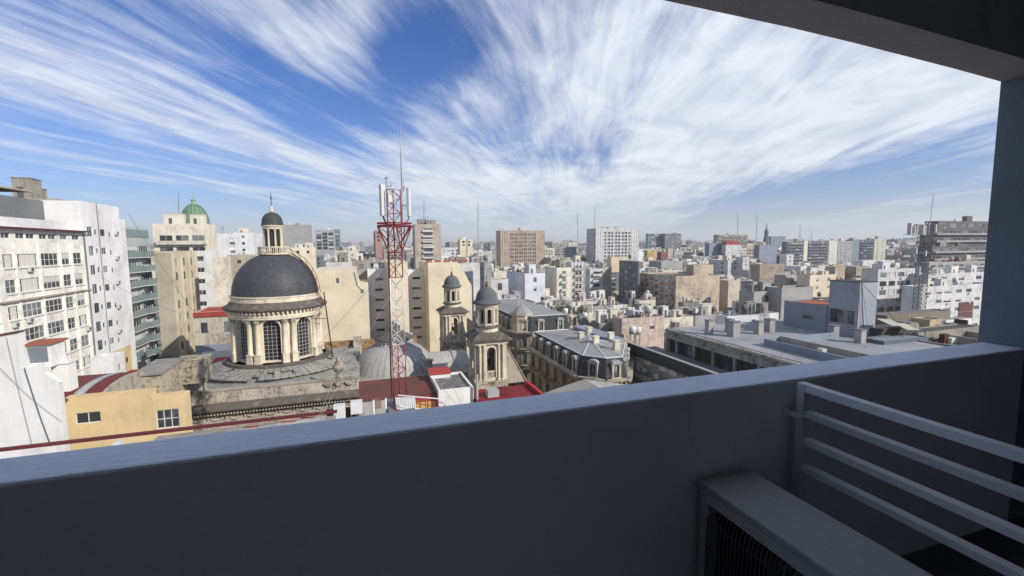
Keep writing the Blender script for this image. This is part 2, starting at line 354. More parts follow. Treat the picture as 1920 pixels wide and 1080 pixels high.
def grid(wid, zt, zlow, fh=3., cw=3., ww=1.3, wh=1.4, top=1.4, margin=1., drop=.0, jitter=.0, rng=random):
    n = max(1, int((wid-2*margin)/cw)); s = (wid-2*margin)/n; out = []
    offs = [rng.uniform(-jitter, jitter) for _ in range(n)]; wd = [ww*(1 if jitter == 0 else rng.choice((.6, 1, 1, 1.25))) for _ in range(n)]
    z = zt-top-wh
    while z > zlow:
        for i in range(n):
            if rng.random() < drop: continue
            w = min(wd[i], s*.88); u = margin+s*(i+.5)+offs[i]-w/2; out.append((u, z, w, wh))
        z -= fh
    return out
EXTRA = []
def block(name, label, cat, x0, x1, y0, y1, zt, wall, faces=None, zb=STREET, roofm=None, group=None, parapet=.7, indiv=False, sub=False, styles=('glass', 'glass', 'blind', 'half'),
          nxy=(2, 1), balcony=None, band=None, roof_junk=0, rng=None, low=None, rec=.18, acs=0, trim=None, wallN=None, pier=None, accent=None):
    rng = rng or random.Random(hash(label) & 0xffff if False else sum(map(ord, label)))
    root = thing(name, label, cat, ((x0+x1)/2, (y0+y1)/2, zb), group)
    faces = faces or {}; mb = MB(); wm = MB(); bm_ = MB(); am = MB(); wins = []
    orgs = {'S': (x0, y0), 'W': (x0, y1), 'E': (x1, y0), 'N': (x1, y1)}
    for sd in 'SWEN':
        wid = x1-x0 if sd in 'SN' else y1-y0; o = orgs[sd]; ws = faces.get(sd, []) or []
        ws = [w for w in ws if w[0] > .05 and w[0]+w[2] < wid-.05 and w[1]+w[3] < zt-.15]
        facade(mb, o, sd, wid, zb, zt, [(u, u+w, z, z+h) for (u, z, w, h, *_) in ws], rec)
        (ux, uy), (nx, ny), rz = SIDE[sd]
        for q in ws:
            u, z, w, h = q[:4]; st = q[4] if len(q) > 4 else rng.choice(styles)
            if indiv: add_window(root, o, sd, u, z, w, h, *(q[5] if len(q) > 5 else nxy), style=st, sub=sub)
            else: joined_window(wm, o, sd, u, z, w, h, rng.random(), rec-.02)
            if acs and rng.random() < acs:
                c = (o[0]+ux*(u+w*.5)+nx*.28, o[1]+uy*(u+w*.5)+ny*.28); am.box(c[0]-.32, c[0]+.32, c[1]-.28, c[1]+.28, z-.75, z-.15)
        if balcony and sd in balcony and ws:
            bs = balcony[sd]; zz = sorted(set(round(q[1], 2) for q in ws))
            for z in zz:
                qs = sorted([q for q in ws if abs(q[1]-z) < .02]); segs = []
                if bs == 'full': segs = [(qs[0][0]-.5, qs[-1][0]+qs[-1][2]+.5)]
                else: segs = [(q[0]-.45, q[0]+q[2]+.45) for q in qs[::(1 if bs == 'each' else 2)]]
                for (a, b) in segs:
                    t = bm_ if not indiv else MB(); dd = 1.05
                    def slab(t, a, b, z0, z1, d0, d1, mi):
                        pa = (o[0]+ux*a+nx*d0, o[1]+uy*a+ny*d0); pb = (o[0]+ux*b+nx*d1, o[1]+uy*b+ny*d1)
                        t.box(min(pa[0], pb[0]), max(pa[0], pb[0]), min(pa[1], pb[1]), max(pa[1], pb[1]), z0, z1, mi)
                    slab(t, a, b, z-.25, z-.1, .003, dd, 0); slab(t, a, b, z-.1, z+.8, dd-.08, dd, 1); slab(t, a, a+.07, z-.1, z+.8, .003, dd-.08, 1); slab(t, b-.07, b, z-.1, z+.8, .003, dd-.08, 1)
                    if indiv: t.build('balcony', [wall, accent or wall], root)
        if band and sd in band and ws:
            for z in sorted(set(round(q[1], 2) for q in ws)):
                (ax, ay) = (o[0]+nx*.004, o[1]+ny*.004); bx_, by_ = o[0]+ux*wid+nx*.09, o[1]+uy*wid+ny*.09
                mb.box(min(ax, bx_), max(ax, bx_), min(ay, by_), max(ay, by_), z-.3, z-.12)
        if pier and sd in pier and ws:
            for u in [i*wid/pier[sd] for i in range(pier[sd]+1)]:
                u = min(max(u, .2), wid-.2); pa = (o[0]+ux*(u-.16)+nx*.004, o[1]+uy*(u-.16)+ny*.004); pb = (o[0]+ux*(u+.16)+nx*.3, o[1]+uy*(u+.16)+ny*.3)
                mb.box(min(pa[0], pb[0]), max(pa[0], pb[0]), min(pa[1], pb[1]), max(pa[1], pb[1]), zb, zt-.1)
    pz = zt-parapet; t = .22
    if parapet > 0 and x1-x0 > 1 and y1-y0 > 1:
        for (a, b, c, e) in ((x0, x1, y0, y0+t), (x0, x1, y1-t, y1), (x0, x0+t, y0+t, y1-t), (x1-t, x1, y0+t, y1-t)): mb.quad((a, c, zt), (b, c, zt), (b, e, zt), (a, e, zt))
        mb.quad((x0+t, y0+t, pz), (x0+t, y1-t, pz), (x0+t, y1-t, zt), (x0+t, y0+t, zt)); mb.quad((x1-t, y0+t, pz), (x1-t, y1-t, pz), (x1-t, y1-t, zt), (x1-t, y0+t, zt))
        mb.quad((x0+t, y0+t, pz), (x1-t, y0+t, pz), (x1-t, y0+t, zt), (x0+t, y0+t, zt)); mb.quad((x0+t, y1-t, pz), (x1-t, y1-t, pz), (x1-t, y1-t, zt), (x0+t, y1-t, zt))
    else: pz = zt; t = 0
    mb.build('wall', wall, root)
    rf = MB(); rf.quad((x0+t, y0+t, pz), (x1-t, y0+t, pz), (x1-t, y1-t, pz), (x0+t, y1-t, pz)); rf.build('roof', roofm or rng.choice((M['roof'], M['roof2'], M['membrane'], M['tile'])), root)
    if wm.v: o = wm.build('window', [M['glass'], M['blind'], M['dgrey']], root); o['kind'] = 'stuff'
    if bm_.v: o = bm_.build('balcony', [wall, accent or wall], root); o['kind'] = 'stuff'
    if am.v: o = am.build('air_conditioner', M['mwhite'], root); o['kind'] = 'stuff'
    W, D = x1-x0, y1-y0
    for k in range(roof_junk):
        r = rng.random(); cx, cy = x0+W*rng.uniform(.2, .8), y0+D*rng.uniform(.15, .75)
        if r < .42 and W > 4:
            w, dd, h = min(W*.35, rng.uniform(2, 5)), min(D*.35, rng.uniform(2, 5)), rng.uniform(2, 3.6); q = MB(); q.box(cx-w/2, cx+w/2, cy-dd/2, cy+dd/2, pz, pz+h); q.box(cx-w/2-.1, cx+w/2+.1, cy-dd/2-.1, cy+dd/2+.1, pz+h+.002, pz+h+.12)
            q.c = 1; q.box(cx-w*.25, cx-w*.25+.8, cy-dd/2-.02, cy-dd/2+.01, pz+.1, pz+2.); q.build('stair_house', [rng.choice((wall, M['white'], M['concrete'], M['cream_old'])), M['dframe']], root)
        elif r < .55:
            q = MB(); rr = rng.uniform(.5, .85); q.lathe([(0, pz+1.2), (rr, pz+1.2), (rr, pz+2.6), (rr*.7, pz+2.9), (0, pz+3.)], cx, cy, 12)
            for a in range(4): q.bar((cx+rr*.7*cos(a*pi/2), cy+rr*.7*sin(a*pi/2), pz), (cx+rr*.7*cos(a*pi/2), cy+rr*.7*sin(a*pi/2), pz+1.2), .07)
            q.build('water_tank', rng.choice((M['tank'], M['concrete'], M['dgrey'])), root)
        elif r < .85:
            q = MB()
            for _ in range(rng.randint(2, 4)):
                bx, by, s1, s2, hh = cx+rng.uniform(-2, 2), cy+rng.uniform(-2, 2), rng.uniform(.25, .8), rng.uniform(.25, .8), rng.uniform(.4, 1.5)
                bx = min(max(bx, x0+.6), x1-.6-s1); by = min(max(by, y0+.6), y1-.6-s2)
                q.box(bx, bx+s1, by, by+s2, pz, pz+hh)
                if rng.random() < .5: q.box(bx-.08, bx+s1+.08, by-.08, by+s2+.08, pz+hh+.002, pz+hh+.09)
            q.build('roof_vents', rng.choice((wall, M['mwhite'], M['concrete'], M['steel'], M['tile'])), root)['kind'] = 'stuff'
        else:
            q = MB(); h = rng.uniform(2.5, 5); q.bar((cx, cy, pz), (cx, cy, pz+h), .04); q.bar((cx-.7, cy, pz+h-.4), (cx+.7, cy, pz+h-.4), .03); q.bar((cx-.5, cy, pz+h-.8), (cx+.5, cy, pz+h-.8), .03); q.build('antenna', M['rail'], root)
    return root
FOOT = []   # footprints and protected picture rectangles of the placed buildings
def claim(x0, x1, y0, y1): FOOT.append((x0, x1, y0, y1))
def proj(x, y, z):
    v = Vector((x, y, z)); dd = v.dot(fwd); return 960+F*v.dot(rgt)/dd, 540-F*v.dot(upv)/dd, dd
def from_px(xl, xc, xr, yt, Y=None, Z=None, E=False):
    """footprint and roof height of a box whose front (south) face, side face and corner show at these pixel columns"""
    c = at_z(xc, yt, Z) if Y is None else at_y(xc, yt, Y); y0, zt = c.y, c.z
    if E: x1 = c.x; x0 = at_y(xl, yt, y0).x; y1 = at_x(xr, yt, x1).y if xr > xc+.5 else y0+12
    else: x0 = c.x; x1 = at_y(xr, yt, y0).x; y1 = at_x(xl, yt, x0).y if xl < xc-.5 else y0+12
    return x0, x1, y0, max(y1, y0+3), zt
# ------------------------------------------------------------------ ground and street
def setting(name, mb, mat, kind='structure'):
    o = mb.build(name, mat); o['kind'] = kind; return o
q = MB(); q.quad((-7000, -300, STREET), (9000, -300, STREET), (9000, 9000, STREET), (-7000, 9000, STREET)); setting('ground', q, plaster((.16, .155, .15), .5, 0))
q = MB(); q.quad((20.5, 30, STREET+.004), (29.5, 30, STREET+.004), (29.5, 900, STREET+.004), (20.5, 900, STREET+.004)); setting('street', q, plaster((.05, .05, .052), .2, 0))
for (a, b) in ((18.2, 20.5), (29.5, 31.)):
    q = MB(); q.box(a, b, 30, 900, STREET+.002, STREET+.13); setting('pavement', q, plaster((.27, .26, .25), .3, 0))

# ------------------------------------------------------------------ the balcony we stand on
YI, YO, XP, PT = 1.472, 1.672, 3.50, -.60
par_m = plaster((.72, .74, .77), .06, .03, bump=.2, scale=5, grime=(.12, .12, .13), tint=0)
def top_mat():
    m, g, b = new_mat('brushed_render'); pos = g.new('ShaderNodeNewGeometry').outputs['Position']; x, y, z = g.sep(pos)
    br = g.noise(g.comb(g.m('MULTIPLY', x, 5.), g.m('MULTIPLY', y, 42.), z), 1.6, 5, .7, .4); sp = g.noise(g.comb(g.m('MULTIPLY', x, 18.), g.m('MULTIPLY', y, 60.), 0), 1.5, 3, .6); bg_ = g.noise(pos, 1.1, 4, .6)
    c = g.mix(g.step(br, .35, .7), (.70, .80, .96), (.80, .90, 1.0)); c = g.mix(g.m('MULTIPLY', g.step(sp, .67, .76), g.step(bg_, .42, .62)), c, (.12, .12, .14)); c = g.mix(g.m('MULTIPLY', g.step(bg_, .45, .7), .35), c, (.50, .51, .53))  # pale blue base colour carries the tint of skylight on the coping
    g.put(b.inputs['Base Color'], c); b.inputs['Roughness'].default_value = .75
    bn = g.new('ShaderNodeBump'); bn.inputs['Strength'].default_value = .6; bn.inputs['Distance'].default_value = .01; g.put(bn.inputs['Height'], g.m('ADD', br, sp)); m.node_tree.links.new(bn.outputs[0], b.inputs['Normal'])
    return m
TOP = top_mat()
root = thing('balcony_parapet', 'long dark grey parapet wall of the shaded balcony with a brushed pale top', 'parapet', (0, YI, -1.62))
q = MB(); q.box(-4.2, XP, YI, YO, -1.62, PT-.010); q.build('wall', par_m, root)
q = MB(); n = 46; rr = random.Random(3); ed = [(rr.uniform(-.002, .002), rr.uniform(-.002, .002)) for _ in range(n+1)]
for i in range(n):
    xa, xb = -4.2+(XP+4.2)*i/n, -4.2+(XP+4.2)*(i+1)/n; a, b = ed[i], ed[i+1]
    rows_a = [(YI-.001+a[0]*.5, PT-.009), (YI+a[0]*.5+.003, PT-.002), (YI+.010, PT), (YO-.02, PT+.001), (YO+a[1], PT-.012), (YO+a[1], PT-.022)]; rows_b = [(YI-.001+b[0]*.5, PT-.009), (YI+b[0]*.5+.003, PT-.002), (YI+.010, PT), (YO-.02, PT+.001), (YO+b[1], PT-.012), (YO+b[1], PT-.022)]
    for k in range(5): q.add([(xa, *rows_a[k]), (xb, *rows_b[k]), (xb, *rows_b[k+1]), (xa, *rows_a[k+1])], [(0, 1, 2, 3)], smooth=False)
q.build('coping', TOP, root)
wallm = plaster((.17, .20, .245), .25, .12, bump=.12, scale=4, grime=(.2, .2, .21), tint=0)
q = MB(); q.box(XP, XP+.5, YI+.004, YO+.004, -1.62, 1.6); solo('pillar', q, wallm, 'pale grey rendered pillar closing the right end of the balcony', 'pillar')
q = MB()
bz = [(-4.2, 1.02), (1.2, 1.0), (1.9, .985), (2.3, .97), (2.7, .95), (3.1, .93), (3.5, .905), (4.0, .90)]
for (xa, za), (xb, zb) in zip(bz, bz[1:]): q.hexa([(xa, YI-.005, za), (xb, YI-.005, zb), (xb, YO, zb), (xa, YO, za)], [(xa, YI-.005, 1.6), (xb, YI-.005, 1.6), (xb, YO, 1.6), (xa, YO, 1.6)])
solo('lintel_beam', q, plaster((.40, .40, .41), .35, .1, bump=.2, scale=4, grime=(.12, .12, .13), tint=0), 'dark concrete beam over the balcony opening with a rough underside', 'beam')
dk = plaster((.42, .43, .45), .1, .05, tint=0, scale=4)
q = MB(); q.box(-4.2, 4.2, -1.9, YO, -1.8, -1.622); setting('floor', q, plaster((.13, .13, .13), .3, 0, tint=0, scale=3))
q = MB(); q.box(-4.2, 4.2, -1.9, YO, 1.602, 1.8); setting('ceiling', q, dk)
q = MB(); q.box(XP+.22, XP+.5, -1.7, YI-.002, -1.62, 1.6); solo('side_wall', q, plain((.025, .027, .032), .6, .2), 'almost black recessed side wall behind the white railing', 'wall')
q = MB(); q.box(-4.2, 4.2, -1.9, -1.7, -1.62, 1.6); setting('wall', q, plaster((.86, .86, .86), .05, .03, tint=0))
q = MB(); q.box(-4.4, -4.202, -1.7, YO, -1.62, 1.6); setting('end_wall', q, plaster((.86, .86, .86), .05, .03, tint=0))

# white metal railing
root = thing('metal_railing', 'worn white square tube railing beside the air conditioner', 'railing', (1.76, .8, -1.62))
wm_ = plain((.80, .81, .83), .5, .4, 0, .35)
rx = 1.785
for zz in (-.600, -.715, -.835, -.955):
    q = MB(); h = .016 if zz == -.6 else .0135; q.box(rx-.019, rx+.019, -.6, 1.396, zz-h*2, zz); q.build('rail', wm_, root)
for yy in (1.398,):
    q = MB(); q.box(rx-.02, rx+.02, yy, yy+.034, -1.62, -.6); q.build('post', wm_, root)
q = MB(); q.box(rx-.02, rx+.02, -.634, -.602, -1.62, -.6); q.build('post', wm_, root)
q = MB(); q.box(rx-.035, rx-.021, 1.40, YI+.01, -.75, -.735); q.box(rx-.055, rx-.036, YI-.02, YI-.001, -.765, -.72); q.build('bracket', wm_, root)

# outdoor unit
AX0, AX1, AY0, AY1, AZ = 1.262, 1.515, .60, 1.425, -.95
root = thing('air_conditioner', 'large grey outdoor air conditioner unit with a ribbed fan grille on the balcony', 'air conditioner', ((AX0+AX1)/2, (AY0+AY1)/2, -1.62))
am_ = plaster((.50, .51, .53), .3, .3, rough=.6, bump=.05, scale=6, grime=(.10, .10, .10), tint=0)
def top_dust():
    m, g, b = new_mat('dusty_panel'); pos = g.new('ShaderNodeNewGeometry').outputs['Position']; x, y, z = g.sep(pos)
    s1 = g.noise(g.comb(g.m('MULTIPLY', x, 40.), g.m('MULTIPLY', y, 3.5), 0), 1., 5, .7, .3); n = g.noise(pos, 3., 4, .6)
    c = g.mix(g.step(s1, .3, .7), (.38, .39, .41), (.47, .47, .49)); c = g.mix(g.m('MULTIPLY', g.step(s1, .60, .68), .7), c, (.10, .10, .11)); c = g.mix(g.m('MULTIPLY', n, .3), c, (.2, .2, .19))
    g.put(b.inputs['Base Color'], c); b.inputs['Roughness'].default_value = .6; return m
q = MB(); q.box(AX0-.006, AX1+.006, AY0-.006, AY1+.006, AZ-.03, AZ); o = q.build('top_panel', top_dust(), root)
md = o.modifiers.new('bevel', 'BEVEL'); md.width = .006; md.segments = 2
q = MB(); q.box(AX0+.05, AX1, AY0, AY1, -1.55, AZ-.03)
gy0, gy1, gz0, gz1 = AY0+.06, AY1-.045, -1.50, AZ-.075
for (a, b, c, e) in ((AY0, gy0, -1.55, AZ-.03), (gy1, AY1, -1.55, AZ-.03), (gy0, gy1, -1.55, gz0), (gy0, gy1, gz1, AZ-.03)): q.box(AX0, AX0+.049, a, b, c, e)
q.build('casing', am_, root)
sm_ = MB(); sm_.cyl(0, 0, .006, 0, .003, 8)
for (yy, zz) in ((AY1-.018, AZ-.05), (AY1-.018, -1.3), (AY0+.02, AZ-.05)):
    o = sm_.build('screw', M['steel'], root, L=(0, 0, 0)); o.rotation_euler = (0, -pi/2, 0); o.location = (AX0-.0005-root['_L'][0], yy-root['_L'][1], zz-root['_L'][2])
q = MB(); q.box(AX0+.044, AX0+.048, gy0, gy1, gz0, gz1); q.build('fan_recess', plain((.01, .01, .01), .9, .05), root)  # near-black sheet paints in the shade of the hole behind the grille
q = MB(); q.cyl(0, 0, .05, 0, .03, 16)
for k in range(3):
    a = 2*pi*k/3; q.quad((.05*cos(a), .05*sin(a), 0), (.2*cos(a-.1), .2*sin(a-.1), .0), (.2*cos(a+.6), .2*sin(a+.6), .03), (.05*cos(a+.9), .05*sin(a+.9), .03))
o = q.build('fan', plain((.06, .06, .06)), root, L=(0, 0, 0)); o.rotation_euler = (0, -pi/2, 0); L = root['_L']; o.location = (AX0+.04-L[0], (gy0+gy1)/2-L[1], -1.24-L[2])
nb = 40; me = None
for i in range(nb):
    y = gy1-.012-(gy1-gy0-.024)*i/(nb-1); top = gz1-.004 if i > 2 else gz1-.004-(3-i)**2*.004
    if me is None:
        q = MB(); q.path([(0, 0, 0), (-.012, 0, -.012), (-.020, 0, -.045), (-.022, 0, -.12), (-.022, 0, gz0-gz1+.03), (0, 0, gz0-gz1)], .0026, 5); o = q.build('grille_bar', plain((.10, .11, .115), .5, .3), root, L=(0, 0, 0)); me = o.data
    else: o = link('grille_bar', me, root)
    o.location = (AX0+.008-L[0], y-L[1], top-L[2])
q = MB()
for zz in (-1.08, -1.2, -1.32, -1.44): q.bar((AX0-.008, gy0, zz), (AX0-.008, gy1, zz), .002, 4)
o = q.build('grille_wire', plain((.10, .11, .115), .5, .3), root); o['kind'] = 'stuff'
for (xx, yy) in ((AX0+.05, AY0+.1), (AX1-.05, AY0+.1), (AX0+.05, AY1-.1), (AX1-.05, AY1-.1)):
    q = MB(); q.box(xx-.03, xx+.03, yy-.05, yy+.05, -1.62, -1.551); q.build('foot', M['black'], root)

# ------------------------------------------------------------------ church
def arch_fill(mb, P, uc, hw, zs, rise_n=8, d0=0., d1=.3, mi=0):
    """spandrels closing a rectangular opening into a round arch; P(u, z, d)"""
    zt = zs+hw
    for sgn in (-1, 1):
        pts = [(uc+sgn*hw*cos(pi/2*k/rise_n), zs+hw*sin(pi/2*k/rise_n)) for k in range(rise_n+1)]
        for (a, b) in zip(pts, pts[1:]):
            mb.quad(P(a[0], a[1], d0), P(b[0], b[1], d0), P(b[0], zt, d0), P(a[0], zt, d0), mi); mb.quad(P(a[0], a[1], d0), P(b[0], b[1], d0), P(b[0], b[1], d1), P(a[0], a[1], d1), mi)
def ring_arch(mb, P, uc, hw, zb, zs, wid, d0, d1, n=10, mi=0):
    """raised moulding round an arched opening"""
    inn = [(uc-hw, zb)]+[(uc-hw*cos(pi*k/n), zs+hw*sin(pi*k/n)) for k in range(n+1)]+[(uc+hw, zb)]; h2 = hw+wid
    out = [(uc-h2, zb)]+[(uc-h2*cos(pi*k/n), zs+h2*sin(pi*k/n)) for k in range(n+1)]+[(uc+h2, zb)]
    for i in range(len(inn)-1):
        a, b, c, e = inn[i], inn[i+1], out[i+1], out[i]
        mb.quad(P(*a, d1), P(*b, d1), P(*c, d1), P(*e, d1), mi); mb.quad(P(*e, d0), P(*e, d1), P(*c, d1), P(*c, d0), mi); mb.quad(P(*a, d0), P(*a, d1), P(*b, d1), P(*b, d0), mi)
CX, CY, DZ = -12.15, 73.5, .3
STONE, OLD, DST = M['church'], M['church_old'], M['dark_stone']
ch = thing('church', 'old domed church with a tall columned drum, black slate dome and long weathered side wall', 'church', (CX, CY, STREET))
# drum
R = 5.45
q = MB(); q.lathe([(7.2, -16.9+DZ), (7.2, -16.55+DZ), (6.9, -16.4+DZ), (6.9, -16.2+DZ), (6.35, -16.05+DZ)], CX, CY, 48, smooth=False); q.build('drum_base', M['dark_stone'], ch)
ow, ozb, ozs = 1.12, -15.75+DZ, -11.25+DZ
q = MB()
def cylP(R, th0): return lambda u, z, d: (CX+(R-d)*cos(th0+u/R), CY+(R-d)*sin(th0+u/R), z)
for k in range(8):
    th0 = -pi/2+k*pi/4; P = cylP(R, th0); L8 = R*pi/8
    def strip(u0, u1, za, zb, n=4, d=0.):
        for i in range(n):
            a, b = u0+(u1-u0)*i/n, u0+(u1-u0)*(i+1)/n; q.quad(P(a, za, d), P(b, za, d), P(b, zb, d), P(a, zb, d))
    strip(-L8, -ow, -16.05+DZ, -9.5+DZ); strip(ow, L8, -16.05+DZ, -9.5+DZ); strip(-ow, ow, -16.05+DZ, ozb); strip(-ow, ow, ozs+ow, -9.5+DZ)
    arch_fill(q, P, 0, ow, ozs, 8, 0, .45)
    for s in (-1, 1): q.quad(P(s*ow, ozb, 0), P(s*ow, ozb, .45), P(s*ow, ozs, .45), P(s*ow, ozs, 0))
    q.quad(P(-ow, ozb, 0), P(ow, ozb, 0), P(ow, ozb, .45), P(-ow, ozb, .45))
q.build('drum_wall', STONE, ch)
Lc = ch['_L']
def at0(name, mb, mat, parent, th=0., z=0.):
    o = mb.build(name, mat, parent, L=(CX, CY, 0)); o.location = (0, 0, -Lc[2]); o.rotation_euler.z = th; return o
P = cylP(R, -pi/2)
fr = MB(); ring_arch(fr, P, 0, ow, ozb-.15, ozs, .30, -.0, -.20); ring_arch(fr, P, 0, ow-.01, ozb, ozs, .06, .3, .24)
n = 6
for s in (-1, 1):
    fr.hexa([P(s*(ow+.36)-.12, ozs-.1, 0), P(s*(ow+.36)+.12, ozs-.1, 0), P(s*(ow+.36)+.12, ozs-.1, -.26), P(s*(ow+.36)-.12, ozs-.1, -.26)], [P(s*(ow+.36)-.12, ozs+.1, 0), P(s*(ow+.36)+.12, ozs+.1, 0), P(s*(ow+.36)+.12, ozs+.1, -.26), P(s*(ow+.36)-.12, ozs+.1, -.26)])
fr.hexa([P(-ow-.3, ozb-.2, 0), P(ow+.3, ozb-.2, 0), P(ow+.3, ozb-.2, -.3), P(-ow-.3, ozb-.2, -.3)], [P(-ow-.3, ozb, 0), P(ow+.3, ozb, 0), P(ow+.3, ozb, -.3), P(-ow-.3, ozb, -.3)])
fr.hexa([P(-.13, ozs+ow, -.2), P(.13, ozs+ow, -.2), P(.13, ozs+ow, -.32), P(-.13, ozs+ow, -.32)], [P(-.18, ozs+ow+.45, -.0), P(.18, ozs+ow+.45, -.0), P(.18, ozs+ow+.45, -.34), P(-.18, ozs+ow+.45, -.34)])
gl = MB(); 
outl = [(-ow, ozb)]+[(-ow*cos(pi*k/12), ozs+ow*sin(pi*k/12)) for k in range(13)]+[(ow, ozb)]
gl.add([P(u, z, .40) for u, z in outl], [tuple(range(len(outl)))])
mu = MB()
for x in (-.56, 0, .56): zt = ozs+sqrt(ow*ow-x*x); mu.bar(P(x, ozb, .36), P(x, zt, .36), .02, 4)
zz = ozb+.5
while zz < ozs+ow-.1:
    hw = ow if zz < ozs else sqrt(max(.01, ow*ow-(zz-ozs)**2)); mu.bar(P(-hw, zz, .36), P(hw, zz, .36), .018, 4); zz += .52
w0 = at0('window', fr, STONE, ch); g0 = gl.build('pane', plain((.022, .022, .024), .35, .25), w0, L=(CX, CY, 0)); m0 = mu.build('glazing_bar', M['frame'], w0, L=(CX, CY, 0)); m0['kind'] = 'stuff'
for k in range(1, 8):
    o = link('window', w0.data, ch, (0, 0, -Lc[2])); o.rotation_euler.z = k*pi/4; link('pane', g0.data, o); m = link('glazing_bar', m0.data, o); m['kind'] = 'stuff'
cm = MB(); cm.box(-.46, .46, -.46, .46, 0, .25); cm.box(-.40, .40, -.40, .40, .25, 1.15); cm.box(-.45, .45, -.45, .45, 1.15, 1.3)
cm.lathe([(.42, 1.3), (.42, 1.42), (.34, 1.48), (.335, 3.2), (.30, 5.35), (.34, 5.42)], 0, 0, 14)
cc = MB(); cc.lathe([(.30, 5.42), (.33, 5.55), (.42, 5.85), (.46, 6.0)], 0, 0, 14); cc.box(-.47, .47, -.47, .47, 6.0, 6.12)
for k in range(8): a = k*pi/4; cc.box(.38*cos(a)-.06, .38*cos(a)+.06, .38*sin(a)-.06, .38*sin(a)+.06, 5.6, 5.95)
c0 = None
for k in range(8):
    for s in (-1, 1):
        th = -pi/2+pi/8+k*pi/4+s*radians(5.6); loc = ((R+.28)*cos(th), (R+.28)*sin(th), -16.05+DZ-Lc[2])
        if c0 is None: c0 = cm.build('column', STONE, ch, L=(0, 0, 0)); k0 = cc.build('capital', OLD, c0, L=(0, 0, 0)); o = c0
        else: o = link('column', c0.data, ch); link('capital', k0.data, o)
        o.location = loc; o.rotation_euler.z = th
q = MB(); q.lathe([(R+.02, -10.0+DZ), (R+.72, -10.0+DZ), (R+.72, -9.75+DZ), (R+.78, -9.7+DZ), (R+.78, -9.35+DZ), (R+.62, -9.33+DZ), (R+.62, -8.95+DZ), (R+1.1, -8.85+DZ)], CX, CY, 64, smooth=False); q.build('entablature', STONE, ch)
q = MB(); mm = MB(); mm.box(R+.60, R+1.12, -.11, .11, -9.22, -8.93)
for k in range(72):
    a = 2*pi*k/72; ca, sa = cos(a), sin(a); vs = [(CX+x*ca-y*sa, CY+x*sa+y*ca, z+DZ) for x, y, z in mm.v]; q.add(vs, mm.f)
o = q.build('bracket', STONE, ch); o['kind'] = 'stuff'; tag(o)
q = MB(); q.lathe([(R+1.1, -8.86+DZ), (R+1.32, -8.80+DZ), (R+1.38, -8.62+DZ), (R+1.3, -8.5+DZ), (R+.9, -8.3+DZ), (R+.55, -7.95+DZ), (R+.42, -7.75+DZ)], CX, CY, 64); q.build('cornice', DST, ch)
q = MB(); q.lathe([(R+.40, -7.8+DZ), (R+.36, -7.2+DZ), (R+.46, -7.15+DZ), (R+.46, -7.0+DZ), (R+.1, -6.95+DZ)], CX, CY, 64, smooth=False); q.build('dome_band', STONE, ch)
q = MB(); q.lathe([((R+.2)*cos(t), -7.0+6.0*sin(t)+DZ) for t in [radians(71)*k/22 for k in range(23)]], 0, 0, 64)
def dpart(name, mb, mat, parent=None): o = mb.build(name, mat, parent or ch, L=(0, 0, 0)); o.location = (0, 0, -Lc[2]); return o
dpart('dome', q, M['slate'])
q = MB()
q.lathe([(1.7, -1.36+DZ), (2.15, -1.3+DZ), (2.15, -1.1+DZ), (0, -1.08+DZ)], CX, CY, 32, smooth=False); q.lathe([(1.98, -.35+DZ), (2.1, -.33+DZ), (2.1, -.17+DZ), (1.9, -.17+DZ), (1.9, -.33+DZ), (1.98, -.35+DZ)], CX, CY, 32, smooth=False)
q.build('lantern_platform', STONE, ch)
q = MB(); q.lathe([(.05, 0), (.05, .1), (.085, .25), (.05, .4), (.05, .72)], 0, 0, 6); b0 = None
for k in range(48):
    a = 2*pi*k/48; loc = (2*cos(a), 2*sin(a), -1.08+DZ-Lc[2])
    if b0 is None: b0 = q.build('baluster', STONE, ch, L=(0, 0, 0)); o = b0
    else: o = link('baluster', b0.data, ch)
    o.location = loc
q = MB(); q.cyl(CX, CY, .93, -1.08+DZ, 2.35+DZ, 24); q.build('lantern_core', plain((.03, .028, .025), .5), ch)
q = MB(); q.box(-.16, .16, -.16, .16, 0, .5); q.lathe([(.15, .5), (.13, 3.0), (.19, 3.2), (.19, 3.4)], 0, 0, 10); b0 = None
for k in range(8):
    a = -pi/2+pi/8+2*pi*k/8; loc = (1.13*cos(a), 1.13*sin(a), -1.08+DZ-Lc[2])
    if b0 is None: b0 = q.build('lantern_column', STONE, ch, L=(0, 0, 0)); o = b0
    else: o = link('lantern_column', b0.data, ch)
    o.location = loc; o.rotation_euler.z = a
q = MB(); q.lathe([(0, 2.3+DZ), (1.3, 2.3+DZ), (1.34, 2.6+DZ), (1.48, 2.7+DZ), (1.48, 2.86+DZ), (0, 2.87+DZ)], CX, CY, 32, smooth=False); q.build('lantern_cornice', STONE, ch)
q = MB(); q.lathe([(1.44, 2.87+DZ), (1.47, 3.0+DZ), (1.36, 3.25+DZ), (1.36, 3.4+DZ)]+[(1.36*cos(t), 3.4+1.35*sin(t)+DZ) for t in [pi/2*k/10 for k in range(1, 11)]], 0, 0, 32); dpart('lantern_cap', q, slate((.055, .058, .065), 2.))
q = MB(); q.lathe([(.2, 4.7+DZ), (.32, 4.9+DZ), (.24, 5.1+DZ), (.12, 5.2+DZ), (.26, 5.4+DZ), (.1, 5.62+DZ), (0, 5.65+DZ)], CX, CY, 12); q.build('finial', STONE, ch)
